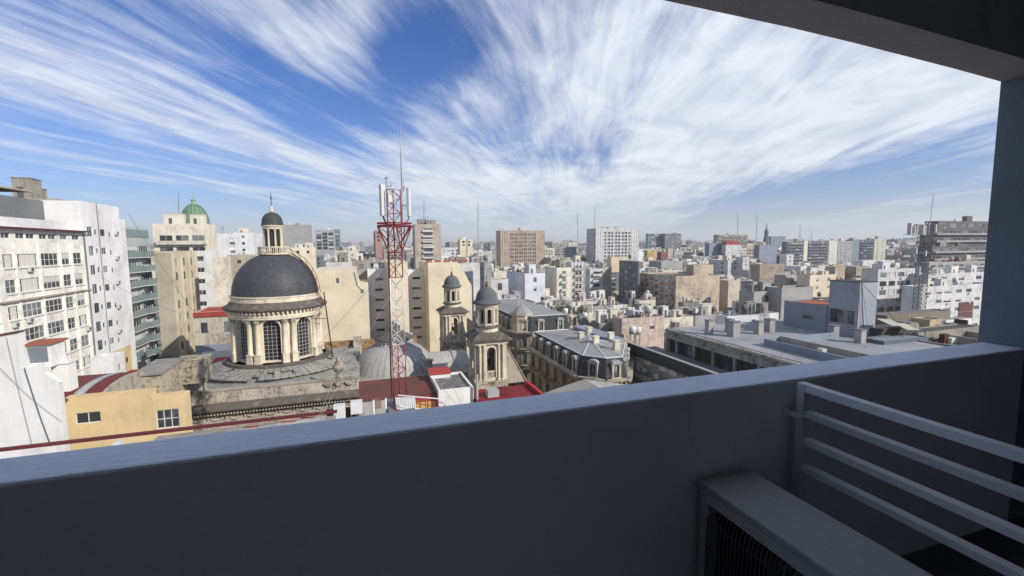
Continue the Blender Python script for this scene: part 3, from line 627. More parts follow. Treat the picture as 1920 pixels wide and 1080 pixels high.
q = MB(); q.bar((CX, CY, 5.6+DZ), (CX, CY, 7.5+DZ), .045, 6); q.bar((CX-.22, CY, 6.5+DZ), (CX+.22, CY, 6.5+DZ), .035, 6); q.lathe([(0, 6.0+DZ), (.11, 6.12+DZ), (0, 6.25+DZ)], CX, CY, 8); q.lathe([(.0, 6.6+DZ), (.13, 6.7+DZ), (0, 7.2+DZ)], CX, CY, 6); q.build('cross', M['rail'], ch)
# roof round the drum, nave, side wall
q = MB(); q.lathe([(11.6, -17.55), (7.15, -16.6+DZ)], CX, CY, 8, a0=pi/8, a1=2*pi+pi/8, smooth=False)
q.lathe([(9.6, -17.10), (9.6, -16.95), (7.3, -16.50+DZ)], CX, CY, 8, a0=pi/8+.001, a1=2*pi+pi/8+.001, smooth=False)
q.build('podium_roof', plaster((.24, .235, .225), .6, .3, grime=(.08, .075, .07), scale=1.2), ch)
q = MB(); rs_ = random.Random(4)
for k in range(34):
    for j in range(3):
        a0_, a1_ = -pi*.98+k*.088, -pi*.98+(k+.93)*.088; r0_, r1_ = 7.35+j*.95, 7.35+(j+.92)*.95; zf = lambda r: -16.05-(r-7.3)*.235+rs_.uniform(0, .05)
        if rs_.random() < .96: z0_ = zf(r0_); z1_ = z0_-.2; q.add([(CX+r0_*cos(a0_), CY+r0_*sin(a0_), z0_), (CX+r0_*cos(a1_), CY+r0_*sin(a1_), z0_), (CX+r1_*cos(a1_), CY+r1_*sin(a1_), z1_), (CX+r1_*cos(a0_), CY+r1_*sin(a0_), z1_), (CX+r1_*cos(a1_), CY+r1_*sin(a1_), z1_-.12), (CX+r1_*cos(a0_), CY+r1_*sin(a0_), z1_-.12)], [(0, 1, 2, 3), (3, 2, 4, 5)])
q.build('roof_slab', plaster((.30, .29, .27), .7, .6, grime=(.08, .075, .07), scale=1.8), ch)['kind'] = 'stuff'
q = MB()
for k in range(10):
    a = -pi*.97+k*.055; q.bar((CX+7.3*cos(a), CY+7.3*sin(a), -16.4+DZ), (CX+10.8*cos(a), CY+10.8*sin(a), -17.15), .10, 4)
o = q.build('roof_rib', M['concrete'], ch); o['kind'] = 'stuff'
q = MB(); q.box(-21.0, -1.0, 60.6, 87, STREET, -17.6); q.build('nave', plaster((.34, .32, .28), .8, .5, grime=(.07, .065, .06)), ch)
q = MB(); q.box(-20.6, -.95, 60.0, 60.58, STREET, -18.7); q.box(-20.6, -.95, 60.05, 60.58, -18.7, -16.75); q.build('side_wall', plaster((.46, .42, .35), .75, 1., grime=(.05, .045, .04), scale=2.6), ch)
q = MB(); q.box(-20.65, -.9, 59.95, 60.65, -16.75, -16.55); q.build('wall_coping', M['concrete'], ch)
q = MB(); q.prism([(59.99, -19.1), (58.95, -18.95), (58.85, -18.75), (59.99, -18.15)], -20.7, -.85, 'x'); q.build('side_cornice', M['dark_stone'], ch)
q = MB(); 
for i in range(58): x = -20.4+i*.335; q.box(x, x+.17, 59.25, 59.99, -19.38, -19.12)
o = q.build('dentil', M['church_old'], ch); o['kind'] = 'stuff'
q = MB()
for i in range(10):
    x0_ = -19.6+i*1.9
    pts = [(x0_+1.5*t/8, 59.94, -19.85-.35*sin(pi*t/8)) for t in range(9)]; q.path(pts, .09, 5); q.cyl(x0_-.15, 59.97, .16, -20.05, -19.7, 6)
o = q.build('garland', M['church_old'], ch); o['kind'] = 'stuff'
for i in range(3):      # scallop shells under the urn
    q = MB(); cx_ = -4.6+i*1.25
    q.add([(cx_, 59.86, -16.95)]+[(cx_+.55*cos(pi+pi*k/8), 59.82-.1*(k % 2), -16.95+.5*sin(pi+pi*k/8)) for k in range(9)]+[(cx_, 60.05, -16.95)]+[(cx_+.55*cos(pi+pi*k/8), 60.04, -16.95+.5*sin(pi+pi*k/8)) for k in range(9)],
          [(0, k, k+1) for k in range(1, 9)]+[(k, k+10, k+11, k+1) for k in range(1, 9)]+[(0, 1, 11, 10), (0, 10, 19, 9)]); q.build('shell_ornament', OLD, ch)
q = MB(); q.lathe([(.45, -16.5), (.5, -16.2), (.3, -15.95), (.7, -15.4), (.75, -15.0), (.4, -14.7), (.5, -14.55), (.2, -14.2), (.28, -14.0), (0, -13.75)], -3.35, 60.3, 16); q.build('urn', OLD, ch)
q = MB(); q.box(-19.9, -18.5, 60.7, 62.5, -17.6, -15.6); q.box(-20.1, -18.3, 60.6, 62.6, -15.6, -15.4); q.build('chimney', OLD, ch)
# weathered wall behind and its buttresses
q = MB(); q.box(-7.2, 9.0, 84., 84.9, STREET, -16.6); q.build('rear_wall', M['rusty'], ch)
q = MB()
for x in (-1.6, 7.3): q.prism([(82.2, -24), (83.99, -24), (83.99, -15.8), (83.2, -15.8)], x-.5, x+.9, 'x')
q.build('buttress', OLD, ch)['kind'] = 'stuff'
q = MB(); q.prism([(-6.5, -24), (-1.8, -24), (-2.0, -17.2), (-3.6, -17.8)], 82.6, 83.9, 'y'); q.build('gable', M['black'], ch)
# low metal dome with lantern
MX, MY = 4.3, 73.5
q = MB(); q.box(-1.0, 15.5, 66.5, 80.5, STREET, -19.2); q.build('transept', M['concrete'], ch)
md_ = corrugated((.34, .335, .32), .9, 'x', .4, (.14, .13, .11))
q = MB(); prof = [(6.55, -19.6), (6.35, -19.0), (5.9, -18.0), (5.2, -17.0), (4.2, -16.1), (3.2, -15.55), (2.5, -15.3)]; q.lathe(prof, MX, MY, 40)
q.build('metal_dome', plaster((.36, .355, .335), .35, .5, grime=(.13, .12, .10), scale=1.5, bump=.3), ch)
q = MB()
for k in range(40):
    a = 2*pi*k/40; q.path([(MX+(r+.015)*cos(a), MY+(r+.015)*sin(a), z) for r, z in prof], .035, 4)
q.build('seam', plain((.24, .235, .22)), ch)['kind'] = 'stuff'
q = MB(); q.lathe([(2.7, -15.4), (2.7, -15.2), (2.3, -15.15), (2.25, -14.6)], MX, MY, 32, smooth=False); q.build('dome_curb', M['mwhite'], ch)
q = MB(); q.lathe([(2.25, -14.65), (3.05, -14.55), (3.05, -14.42), (1.6, -13.5), (.55, -12.95), (.3, -12.9)], MX, MY, 32, smooth=False); q.lathe([(.3, -12.9), (.35, -12.6), (0, -12.55)], MX, MY, 12); q.build('dome_cap', M['dark_stone'], ch)
q = MB()
for k in range(24): a = 2*pi*k/24; q.bar((MX+2.85*cos(a), MY+2.85*sin(a), -15.3), (MX+2.85*cos(a), MY+2.85*sin(a), -14.5), .05)
q.build('curb_post', M['mwhite'], ch)['kind'] = 'stuff'
q = MB(); n = 16; ys = [(73.5+5.2*cos(pi*k/n), -22.4+5.0*sin(pi*k/n)) for k in range(n+1)]
for (a, b) in zip(ys, ys[1:]): q.add([(9.3, *a), (15.8, *a), (15.8, *b), (9.3, *b)], [(0, 1, 2, 3)], smooth=True)
q.build('barrel_roof', M['metal_dome'], ch)
q = MB()
for x in (9.4, 13.4): q.path([(x, a, b+.05) for a, b in ys], .16, 5)
q.build('barrel_rib', M['metal_dome'], ch)['kind'] = 'stuff'
q = MB(); q.cyl(8.9, 67.6, .55, -19.5, -17.2, 12); q.cyl(8.9, 67.6, .7, -17.2, -17.0, 12); q.build('vent_pipe', M['concrete'], ch)
# bell towers
def bell_tower(tx, ty):
    S, h = M['church'], 1.95
    q = MB(); q.box(tx-2.25, tx+2.25, ty-2.25, ty+2.25, STREET, -18.6); q.box(tx-2.35, tx+2.35, ty-2.35, ty+2.35, -18.6, -18.35); q.build('tower_base', plaster((.46, .41, .32), .8, .8, grime=(.07, .06, .05), scale=1.5), ch)
    q = MB(); rec = .5; zb_, zt_ = -18.35, -12.75
    for sd, org in (('S', (tx-h, ty-h)), ('W', (tx-h, ty+h)), ('E', (tx+h, ty-h)), ('N', (tx+h, ty+h))):
        facade(q, org, sd, 2*h, zb_, zt_, [(h-.62, h+.62, -17.9, -13.7)], rec)
        (ux, uy), (nx, ny), _ = SIDE[sd]; P = lambda u, z, d, org=org, ux=ux, uy=uy, nx=nx, ny=ny: (org[0]+ux*u-nx*d, org[1]+uy*u-ny*d, z)
        arch_fill(q, P, h, .62, -14.32, 8, 0., rec); ring_arch(q, P, h, .62, -17.9, -14.32, .2, 0., -.1)
    q.build('belfry', S, ch)
    q = MB()
    for sd, org in (('S', (tx-h, ty-h)), ('W', (tx-h, ty+h)), ('E', (tx+h, ty-h)), ('N', (tx+h, ty+h))):
        (ux, uy), (nx, ny), _ = SIDE[sd]; P = lambda u, d: (org[0]+ux*u-nx*d, org[1]+uy*u-ny*d)
        for k in range(7): c = P(h-.54+k*.18, .12); q.box(c[0]-.045, c[0]+.045, c[1]-.045, c[1]+.045, -17.85, -17.15)
        a, b = P(h-.64, .02), P(h+.64, .22); q.box(min(a[0], b[0]), max(a[0], b[0]), min(a[1], b[1]), max(a[1], b[1]), -17.15, -17.0)
    q.build('balustrade', S, ch)['kind'] = 'stuff'
    cm_ = MB(); cm_.box(-.22, .22, -.22, .22, 0, .3); cm_.lathe([(.19, .3), (.18, 1), (.155, 4.7), (.22, 4.95)], 0, 0, 10); cm_.box(-.24, .24, -.24, .24, 4.95, 5.1)
    b0_ = None
    for sd in 'SWEN':
        (ux, uy), (nx, ny), _ = SIDE[sd]
        for u in (-1.62, -1.02, 1.02, 1.62):
            loc = (tx+ux*u+nx*(h+.14)-Lc[0], ty+uy*u+ny*(h+.14)-Lc[1], -18.33-Lc[2])
            if b0_ is None: b0_ = cm_.build('tower_column', S, ch, L=(0, 0, 0)); o = b0_
            else: o = link('tower_column', b0_.data, ch)
            o.location = loc
    q = MB(); q.box(tx-2.3, tx+2.3, ty-2.3, ty+2.3, -13.22, -12.76); 
    for sd in 'SW':
        for k in range(15):
            u = -2.2+k*.31
            if sd == 'S': q.box(tx+u, tx+u+.16, ty-2.5, ty-2.301, -12.95, -12.75)
            else: q.box(tx-2.5, tx-2.301, ty+u, ty+u+.16, -12.95, -12.75)
    q.build('tower_entablature', S, ch)
    q = MB(); q.hexa([(tx-2.75, ty-2.75, -12.745), (tx+2.75, ty-2.75, -12.745), (tx+2.75, ty+2.75, -12.745), (tx-2.75, ty+2.75, -12.745)], [(tx-2.75, ty-2.75, -12.5), (tx+2.75, ty-2.75, -12.5), (tx+2.75, ty+2.75, -12.5), (tx-2.75, ty+2.75, -12.5)])
    q.hexa([(tx-2.7, ty-2.7, -12.5), (tx+2.7, ty-2.7, -12.5), (tx+2.7, ty+2.7, -12.5), (tx-2.7, ty+2.7, -12.5)], [(tx-1.6, ty-1.6, -11.75), (tx+1.6, ty-1.6, -11.75), (tx+1.6, ty+1.6, -11.75), (tx-1.6, ty+1.6, -11.75)]); q.build('tower_cornice', M['dark_stone'], ch)
    q = MB(); q.lathe([(1.55, -12.0), (1.55, -11.15), (1.5, -11.1)], tx, ty, 32, smooth=False)
    Rr, nn = 1.42, 8; hw, za, zs = .30, -10.55, -8.9
    for k in range(nn):
        P = lambda u, z, d, a=-pi/2+2*pi*k/nn+.0: (tx+(Rr-d)*cos(a+u/Rr), ty+(Rr-d)*sin(a+u/Rr), z); Lh = Rr*pi/nn
        for (a, b, c, e) in ((-Lh, -hw, -11.1, -8.2), (hw, Lh, -11.1, -8.2), (-hw, 0, -11.1, za), (0, hw, -11.1, za), (-hw, hw, zs+hw, -8.2)): q.quad(P(a, c, 0), P(b, c, 0), P(b, e, 0), P(a, e, 0))
        arch_fill(q, P, 0, hw, zs, 6, 0, .3)
        for s in (-1, 1): q.quad(P(s*hw, za, 0), P(s*hw, za, .3), P(s*hw, zs, .3), P(s*hw, zs, 0))
        ring_arch(q, P, 0, hw, za, zs, .09, 0, -.06)
        a = -pi/2+2*pi*(k+.5)/nn; c = (tx+(Rr+.05)*cos(a), ty+(Rr+.05)*sin(a)); q.cyl(*c, .12, -11.1, -8.35, 8)
    q.lathe([(Rr+.02, -8.35), (1.6, -8.3), (1.6, -8.02), (Rr, -8.0)], tx, ty, 32, smooth=False); q.build('round_belfry', S, ch)
    q = MB(); q.lathe([(1.55, -11.16), (1.85, -11.1), (1.85, -10.95), (1.42, -10.85)], tx, ty, 32, smooth=False); q.build('belfry_ledge', M['dark_stone'], ch)
    q = MB(); q.cyl(tx, ty, .75, -11.1, -8.1, 12); q.build('belfry_core', M['black'], ch)
    q = MB(); q.lathe([(1.5, -8.0), (1.95, -7.95), (1.95, -7.8), (1.7, -7.55), (1.5, -7.35)]+[(1.5*cos(t), -7.35+1.7*sin(t)) for t in [pi/2*k/9 for k in range(1, 9)]]+[(.1, -5.6)], tx, ty, 32)
    o = q.build('tower_dome', plaster((.105, .11, .12), .5, .4, grime=(.2, .2, .19), scale=2.), ch)
    q = MB(); q.lathe([(.1, -5.7), (.28, -5.5), (.12, -5.3), (.2, -5.1), (.05, -4.9), (0, -4.85)], tx, ty, 10); q.bar((tx, ty, -5.), (tx, ty, -4.0), .03); q.bar((tx-.2, ty, -4.35), (tx+.2, ty, -4.35), .03); q.build('tower_finial', M['rust'], ch)
    q = MB(); q.lathe([(.42, -16.5), (.3, -16.2), (.22, -15.8), (0, -15.7)], tx, ty, 12); q.bar((tx, ty, -15.7), (tx, ty, -15.1), .04); q.bar((tx-1.4, ty, -15.1), (tx+1.4, ty, -15.1), .06); q.build('bell', M['rail'], ch)
bell_tower(16.1, 60.2); bell_tower(16.3, 87.)
q = MB(); q.prism([(18.46, -13.8), (21.2, -19.2), (18.46, -19.2)], 59.0, 84., 'y'); q.build('pediment', M['church_old'], ch)
q = MB(); q.hexa([(18.47, 58.9, -13.75), (18.47, 84, -13.75), (21.4, 84, -19.25), (21.4, 58.9, -19.25)], [(18.5, 58.9, -13.6), (18.5, 84, -13.6), (21.5, 84, -19.1), (21.5, 58.9, -19.1)]); q.build('pediment_roof', corrugated((.34, .31, .28), .5, 'y', .7, (.22, .08, .04)), ch)
q = MB(); q.prism([(12.2, -24), (16., -24), (16., -14.9)], 86., 86.9, 'y'); q.build('tower_buttress', M['black'], ch)

# rusty ladder following the dome and scaffold poles
q = MB(); lad = thing('ladder', 'rusty iron ladder curving up the right flank of the black dome', 'ladder', (CX+6.4*cos(-.35), CY+6.4*sin(-.35), -8.5))
def dl(th, t, off): r = (R+.2)*cos(t)+off*cos(t); return (CX+r*cos(th), CY+r*sin(th), -7.0+DZ+6.0*sin(t)+off*sin(t))
for s in (-.045, .045): q = MB(); q.path([(CX+7.0*cos(-.3+s), CY+7.0*sin(-.3+s), -8.35)]+[dl(-.3+s, radians(a), .35) for a in range(0, 72, 6)], .05, 5); q.build('rail', M['rust'], lad)
q = MB()
for a in range(2, 70, 2): q.bar(dl(-.345, radians(a), .35), dl(-.255, radians(a), .35), .035)
for a in range(0, 72, 12):
    for s in (-.045, .045): q.bar(dl(-.3+s, radians(a), .35), dl(-.3+s, radians(a), .02), .03)
    q.bar(dl(-.345, radians(a), .35), dl(-.345, radians(a+9), .9), .04); q.bar(dl(-.345, radians(a), .9), dl(-.345, radians(a+12), .9), .04)
q.build('rung', M['rust'], lad)['kind'] = 'stuff'
q = MB(); a = at_y(628, 700, 70.5); b = at_y(607, 548, 70.5); q.bar(a, b, .09, 6); c = at_y(614, 597, 70.5); q.bar(c, (c[0]-1.6, c[1], c[2]+.05), .06); solo('pole', q, M['rust'], 'thin rusty pole leaning beside the right edge of the dome drum', 'pole')

# ------------------------------------------------------------------ red and white mast
TX, TY = 2.42, 36.0
mast = thing('radio_mast', 'red and white lattice mast carrying phone antennas beside the church', 'mast', (TX, TY, -12.2))
hw0 = .56
legs = [(TX+hw0*cos(a), TY+hw0*sin(a)) for a in (radians(-150), radians(-30), radians(90))]
bands = [(-12.2, -7.9, 'mred'), (-7.9, -3.2, 'mwhite'), (-3.2, -1.4, 'mwhite'), (-1.4, 1.9, 'mred'), (1.9, 4.4, 'mred')]
bands = [(-12.2, -7.6, 'mred'), (-7.6, -2.4, 'mwhite'), (-2.4, 4.3, 'mred')]
for (za, zb, mt) in bands:
    nseg = max(1, round((zb-za)/.62)); dzz = (zb-za)/nseg
    for i, l in enumerate(legs): q = MB(); q.bar((*l, za), (*l, zb), .04, 6); q.build('leg', M[mt], mast)
    for i in range(3):
        a, b = legs[i], legs[(i+1) % 3]; q = MB()
        for k in range(nseg):
            z0_, z1_ = za+k*dzz, za+(k+1)*dzz
            if (k+i) % 2: q.bar((*a, z0_), (*b, z1_), .026)
            else: q.bar((*b, z0_), (*a, z1_), .026)
            if k % 4 == 0: q.bar((*a, z0_+.02), (*b, z0_+.02), .024)
        q.build('bracing', M[mt], mast)['kind'] = 'stuff'
pr = 1.42; ring = [(TX+pr*cos(radians(a)), TY+pr*sin(radians(a)), 1.55) for a in range(-150, 210, 60)]
q = MB(); q.path(ring+[ring[0]], .055, 5); q.path([(x, y, 1.75) for x, y, z in ring+[ring[0]]], .05, 5)
q.build('platform_ring', M['mred'], mast)
q = MB()
for i, r_ in enumerate(ring):
    l = legs[(i//2) % 3] if i % 2 == 0 else legs[((i+1)//2) % 3]; q.bar(r_, (l[0], l[1], -.45), .05, 5); q.bar(r_, (TX+(r_[0]-TX)*.35, TY+(r_[1]-TY)*.35, 1.55), .05, 5); q.bar(r_, (TX+(ring[(i+1) % 6][0]-TX)*.5, TY+(ring[(i+1) % 6][1]-TY)*.5, .45), .035)
q.path([(TX+.7*cos(radians(a)), TY+.7*sin(radians(a)), -.45) for a in range(-150, 240, 60)], .05, 5)
q.build('platform_strut', M['mred'], mast)['kind'] = 'stuff'
def panel_ant(px, pyt, pyb, w, dd, rz, Y=TY, nm='panel_antenna'):
    a, b = at_y(px, pyt, Y), at_y(px, pyb, Y); q = MB(); L_ = Vector(mast['_L'])
    q.box(-w/2, w/2, -dd/2, dd/2, 0, a.z-b.z); o = q.build(nm, plain((.55, .55, .53), .5), mast, L=(0, 0, 0)); o.location = Vector((b.x, b.y, b.z))-L_; o.rotation_euler.z = rz
    md = o.modifiers.new('bevel', 'BEVEL'); md.width = .03; md.segments = 2
panel_ant(718, 346, 405, .36, .30, .5); panel_ant(767, 353, 406, .24, .30, -.6, TY-.3); panel_ant(731, 362, 380, .36, .3, .3, TY, 'radio_unit')
q = MB()
def ab(pxa, pya, pxb, pyb, r, Y=TY): q.bar(at_y(pxa, pya, Y), at_y(pxb, pyb, Y), r, 6)
ab(724, 332, 727, 420, .05); ab(721, 334, 729, 334, .05); ab(726, 349, 734, 349, .03); ab(733, 343, 733, 350, .04)
q.build('antenna_pole', M['steel'], mast)
q = MB(); ab(749.5, 218, 753, 355, .035); q.build('whip_antenna', M['steel'], mast)
q = MB(); ab(753, 345, 754, 425, .05); ab(752, 352, 766, 353, .03); ab(752, 385, 766, 385, .03); ab(728, 354, 752, 357, .04); ab(756, 335, 756, 360, .03); q.build('antenna_bracket', M['steel'], mast)
q = MB(); q.path([at_y(718, 405, TY), at_y(722, 415, TY), at_y(727, 425, TY), at_y(728, 470, TY), at_y(731, 560, TY), at_y(733, 700, TY), at_y(735, 745, TY)], .07, 5); q.path([at_y(767, 406, TY), at_y(765, 413, TY), at_y(758, 420, TY), at_y(757, 460, TY)], .04, 5); q.build('feeder_cable', M['black'], mast)
for (px, py, Y) in ((870, 775, 30), (590, 800, 28)):
    for zt_ in ((-7.0, 1.0) if px > 800 else (-3.0, 1.0)):
        e = at_y(px, py, Y); q = MB(); q.bar((TX, TY, zt_), e, .010, 3); q.build('guy_wire', M['steel'], mast)
for (X_, Y_, Z_) in ((-9.2, 60, -16), (16, 58, -18.3)):
    q = MB(); q.bar((TX, TY, -1.0), (X_, Y_, Z_), .014, 3); q.build('guy_wire', M['steel'], mast)
# ------------------------------------------------------------------ left side: the row of blocks along the far street
XL = -41.0
def yz(px, py, X=XL): p = at_x(px, py, X); return p.y, p.z
def ewin(pts, y0, X=XL, st='glass', nxy=(2, 2)):
    """window from its picture corners (left, top, right, bottom) on an east-facing wall"""
    l, t, r, b = pts; ya, zt = yz(l, (t+b)/2, X)[0], None; yb = yz(r, (t+b)/2, X)[0]; zt = yz((l+r)/2, t, X)[1]; zb = yz((l+r)/2, b, X)[1]
    return (ya-y0, zb, yb-ya, zt-zb, st, nxy)
S1 = 1/4.909
def c1(l, t, r, b): return (l*S1, 340+t*S1, r*S1, 340+b*S1)
y_off = 50.0
far_y = 88.3
# columns (world y) measured once, repeated on every floor
cols = []
for (l, r, nx) in ((0, 0, 0), (22, 122, 2), (158, 345, 4), (375, 538, 4), (566, 643, 2), (676, 752, 2)):
    if r: a, b = yz(l*S1, 340+715*S1)[0], yz(r*S1, 340+715*S1)[0]; cols.append((a, b, nx))
cols = [(cols[0][0]-8.2, cols[0][0]-1.6, 4)]+cols; cols = [(cols[0][0]-7.9, cols[0][0]-1.5, 4)]+cols
ztop_far = yz(158, 436)[1]
rowz = [yz(148, y)[1] for y in (449+8, 483+12, 525+12, 565+12, 604+12, 645+12, 687+12)]
rowz = []
for (t, b) in ((441, 450), (474, 495), (513, 534), (554, 575), (593, 614), (633, 655), (674, 695)): rowz.append((yz(145, t)[1], yz(145, b)[1]))
wins = []; rr = random.Random(5)
for j, (zt, zb) in enumerate(rowz):
    for (a, b, nx) in cols:
        if j == 0:
            n = 2 if nx == 4 else 1; s = (b-a)/n
            for i in range(n): wins.append((a+s*i+.12-y_off, zb, s-.24, zt-zb, 'glass', (2, 1)))
        else: wins.append((a-y_off, zb, b-a, zt-zb, rr.choice(('glass', 'glass', 'curtain', 'half', 'curtain')), (nx, 2)))
off = block('office_building', 'cream office block at far left with rows of wide white framed windows', 'office building', XL-14, XL, y_off, far_y, ztop_far+.05, plaster((.78, .76, .70), .4, .5, grime=(.22, .2, .17)), {'E': wins},
            indiv=True, sub=True, rec=.22, parapet=.5)
Lo = off['_L']
q = MB(); q.box(XL+.004, XL+.7, y_off, far_y+.2, ztop_far+.02, ztop_far+.22); q.build('eaves', M['maroon'], off)
q = MB(); zz = rowz[3][0]+.55; q.box(XL+.004, XL+.35, y_off, far_y+.1, zz, zz+.18); q.build('ledge', OLD, off)
q = MB()
for (a, b, nx) in cols: q.box(XL+.004, XL+.16, b+.12, b+.42, STREET, ztop_far-1.9)
q.build('pilaster', plaster((.78, .76, .70), .4, .5, grime=(.22, .2, .17)), off)['kind'] = 'stuff'
q = MB()
for (zt, zb) in rowz[1:]:
    for (a, b, nx) in cols: q.box(XL+.004, XL+.14, a-.08, b+.08, zb-.14, zb-.003)
q.build('window_sill', M['frame'], off)['kind'] = 'stuff'
q = MB(); q.cyl(XL+.12, far_y-.3, .09, STREET, ztop_far-.3, 8); q.build('drain_pipe', M['dgrey'], off)
# AC boxes hanging on its wall
acm = plain((.50, .50, .48), .5)
def ac_box(px, py, X, label, group='air conditioner boxes on the cream office block'):
    y, z = yz(px, py, X); q = MB(); q.box(X+.05, X+.40, y-.42, y+.42, z-.3, z+.3); r = thing('air_conditioner', label, 'air conditioner', (X+.22, y, z-.3), group); q.build('casing', acm, r)
    q = MB(); q.lathe([(.0, 0), (.22, 0), (.22, .02), (.0, .02)], 0, 0, 16); o = q.build('fan_grille', M['dframe'], r, L=(0, 0, 0)); o.rotation_euler = (0, pi/2, 0); o.location = (.20, -.05, .3)
    q = MB(); q.box(X+.003, X+.42, y-.35, y-.31, z-.34, z-.305); q.box(X+.003, X+.42, y+.31, y+.35, z-.34, z-.305); q.build('bracket', M['dframe'], r)
for px, py, lb in ((54, 505, 'highest small white AC box on the cream office block'), (26, 609, 'white AC box on the cream block just right of the white wall top'), (53, 600, 'white AC box under the wide window at the middle of the cream block'),
                   (101, 684, 'lowest white AC box on the cream block above the maroon roof'), (164, 616, 'white AC box at the right edge of the cream block'), (53, 647, 'white AC box beside the small tiled canopy on the cream block')):
    ac_box(px, py, XL, lb)
# penthouse wall and the brown block behind
Xp = XL-2
ya, za = yz(18, 407, Xp); yb, zb = yz(156, 410, Xp)
block('penthouse', 'blank pale grey rooftop storey set back above the cream office block', 'rooftop storey', XL-13, Xp, y_off, far_y-.05, za, M['white2'], {}, zb=ztop_far-.45, parapet=0, roofm=M['roof2'])
Xq = XL-4.2
yb2, zt2 = yz(160, 381, Xq); ya2 = yb2-9
block('stair_tower', 'beige rendered roof block with two tiny openings beside the white apartment block', 'rooftop block', Xq-6, Xq, yz(104, 381, Xq)[0], yb2, zt2, M['tan'], {'E': [(1.5, zt2-3., .7, .7), (7, zt2-3., .7, .7)]}, zb=-6, roof_junk=2, rng=random.Random(4), roofm=M['roof2'], parapet=.3, wallN=1)
ya3 = yz(-60, 395, Xq)[0]
block('rooftop_apartment', 'dark grey clad rooftop apartment with a beige base, top left corner', 'rooftop apartment', Xq-7, Xq-.4, ya3, yz(103, 381, Xq)[0], yz(90, 382, Xq)[1]+.4, M['dgrey'], {'E': [(20, 4.6, 1.6, 1.3, 'blind'), (25, 4.0, 7, 2.2, 'blind')]}, zb=2.0, parapet=.15, indiv=True)
q = MB(); q.box(Xq-7, Xq+.0, ya3, yz(103, 381, Xq)[0]-.01, -6, 2.0); q.box(Xq-7, Xq+.3, ya3, yz(60, 381, Xq)[0], 8.2, 8.4); solo('rooftop_wall', q, M['tan'], 'plain beige wall below the dark clad rooftop apartment', 'wall')
# white apartment blocks
y1 = far_y+.02; y1b, z1 = yz(222, 388); ym = yz(180, 385)[0]
w2 = []; rr = random.Random(8)
for j in range(9):
    zt = z1-4.2-j*3.05
    if j > 0 or True:
        w2.append((.9, zt-1.3, 1.5, 1.6, rr.choice(('glass', 'dark')), (2, 1))); w2.append((4.6, zt-1.1, 1.5, 1.1, rr.choice(('glass', 'dark')), (2, 1)))
        w2.append((7.2, zt-1.2, .6, .8, 'dark', (1, 1))); w2.append((2.9, zt-.9, .6, .8, 'dark', (1, 1))); w2.append((10.0-(0), zt-1.1, 1.2, 1.1, rr.choice(('glass', 'dark')), (2, 1)))
w2 = [w for w in w2 if w[0]+w[2] < y1b-y1-.3]
wb = block('apartment_building', 'tall white apartment block with small scattered windows right of the cream offices', 'apartment block', XL-5, XL+.0, y1, y1b, z1, M['white2'], {'E': w2}, zb=-17.5, indiv=True, sub=True, rec=.2, parapet=.5, acs=0)
wb2 = block('apartment_building', 'yellow painted lower storeys under the tall white apartment block', 'apartment block', XL-12, XL+.0, y1, y1b, -17.504, plaster((.62, .50, .28), .15, .2), {'E': [(1.1, -20.5-j*3.05, 1.2, 1.2, 'dark', (2, 1)) for j in range(4)]+[(4.6, -20.5-j*3.05, 1.5, 1.1, 'dark', (2, 1)) for j in range(4)]+[(9.2, -20.5-j*3.05, 1., 1., 'dark', (2, 1)) for j in range(4)]}, indiv=True, parapet=0)
q = MB(); q.cyl(XL+.06, ym, .05, -17.4, z1, 6); q.build('drain_pipe', M['dgrey'], wb)
for j in range(6):
    ac_box(216+j*1.6, 437+j*46, XL, ('top', 'second', 'third', 'fourth', 'fifth', 'lowest')[j]+' small AC box down the right side of the white apartment block', 'AC boxes down the white apartment block')
y3 = y1b+.02; y3b, z3 = yz(240, 412)
w3 = [(y3b-y3-3.4, z3-2.8-j*3.05, 1.9, 1.5, 'brown', (2, 1)) for j in range(10)]
block('apartment_building', 'narrow pale block with brown shuttered windows beside the teal balconies', 'apartment block', XL-10, XL-.5, y3, y3b, z3, M['white'], {'E': w3}, indiv=True, rec=.25, parapet=.4, styles=('blind',))
# teal glass balcony block
y4 = y3b+.02; y4b, z4 = yz(291, 428); W4 = y4b-y4; TL = XL-1.2
tb = block('apartment_building', 'white tower faced with stacked teal glass balconies', 'apartment block', TL-12, TL, y4, y4b, z4, plaster((.40, .44, .43), .2, .2), {'E': [(W4*.06, z4-5.6-j*2.82, W4*.40, 1.9, rr.choice(('glass', 'curtain', 'half')), (4, 1)) for j in range(11)]+[(W4*.56, z4-5.6-j*2.82, W4*.36, 1.9, rr.choice(('glass', 'curtain', 'half')), (4, 1)) for j in range(11)]}, indiv=True, rec=.3, parapet=.5)
q = MB(); q.box(TL+.003, TL+.08, y4+.3, y4b-.4, z4-2.0, z4-.5); q.build('top_panel', M['teal'], tb)
for j in range(11):
    for k, (a, b, dd) in enumerate(((.03, .50, .9), (.53, .97, 1.5))):
        z = z4-5.9-j*2.82; q = MB(); q.box(TL+.003, TL+dd, y4+W4*a, y4+W4*b, z-.14, z, 0); q.c = 1; q.box(TL+dd-.06, TL+dd, y4+W4*a, y4+W4*b, z, z+1.2); q.box(TL+.01, TL+dd-.061, y4+W4*a, y4+W4*a+.05, z, z+1.05); q.box(TL+.01, TL+dd-.061, y4+W4*b-.05, y4+W4*b, z, z+1.05)
        q.build('balcony', [M['mwhite'], M['teal']], tb)
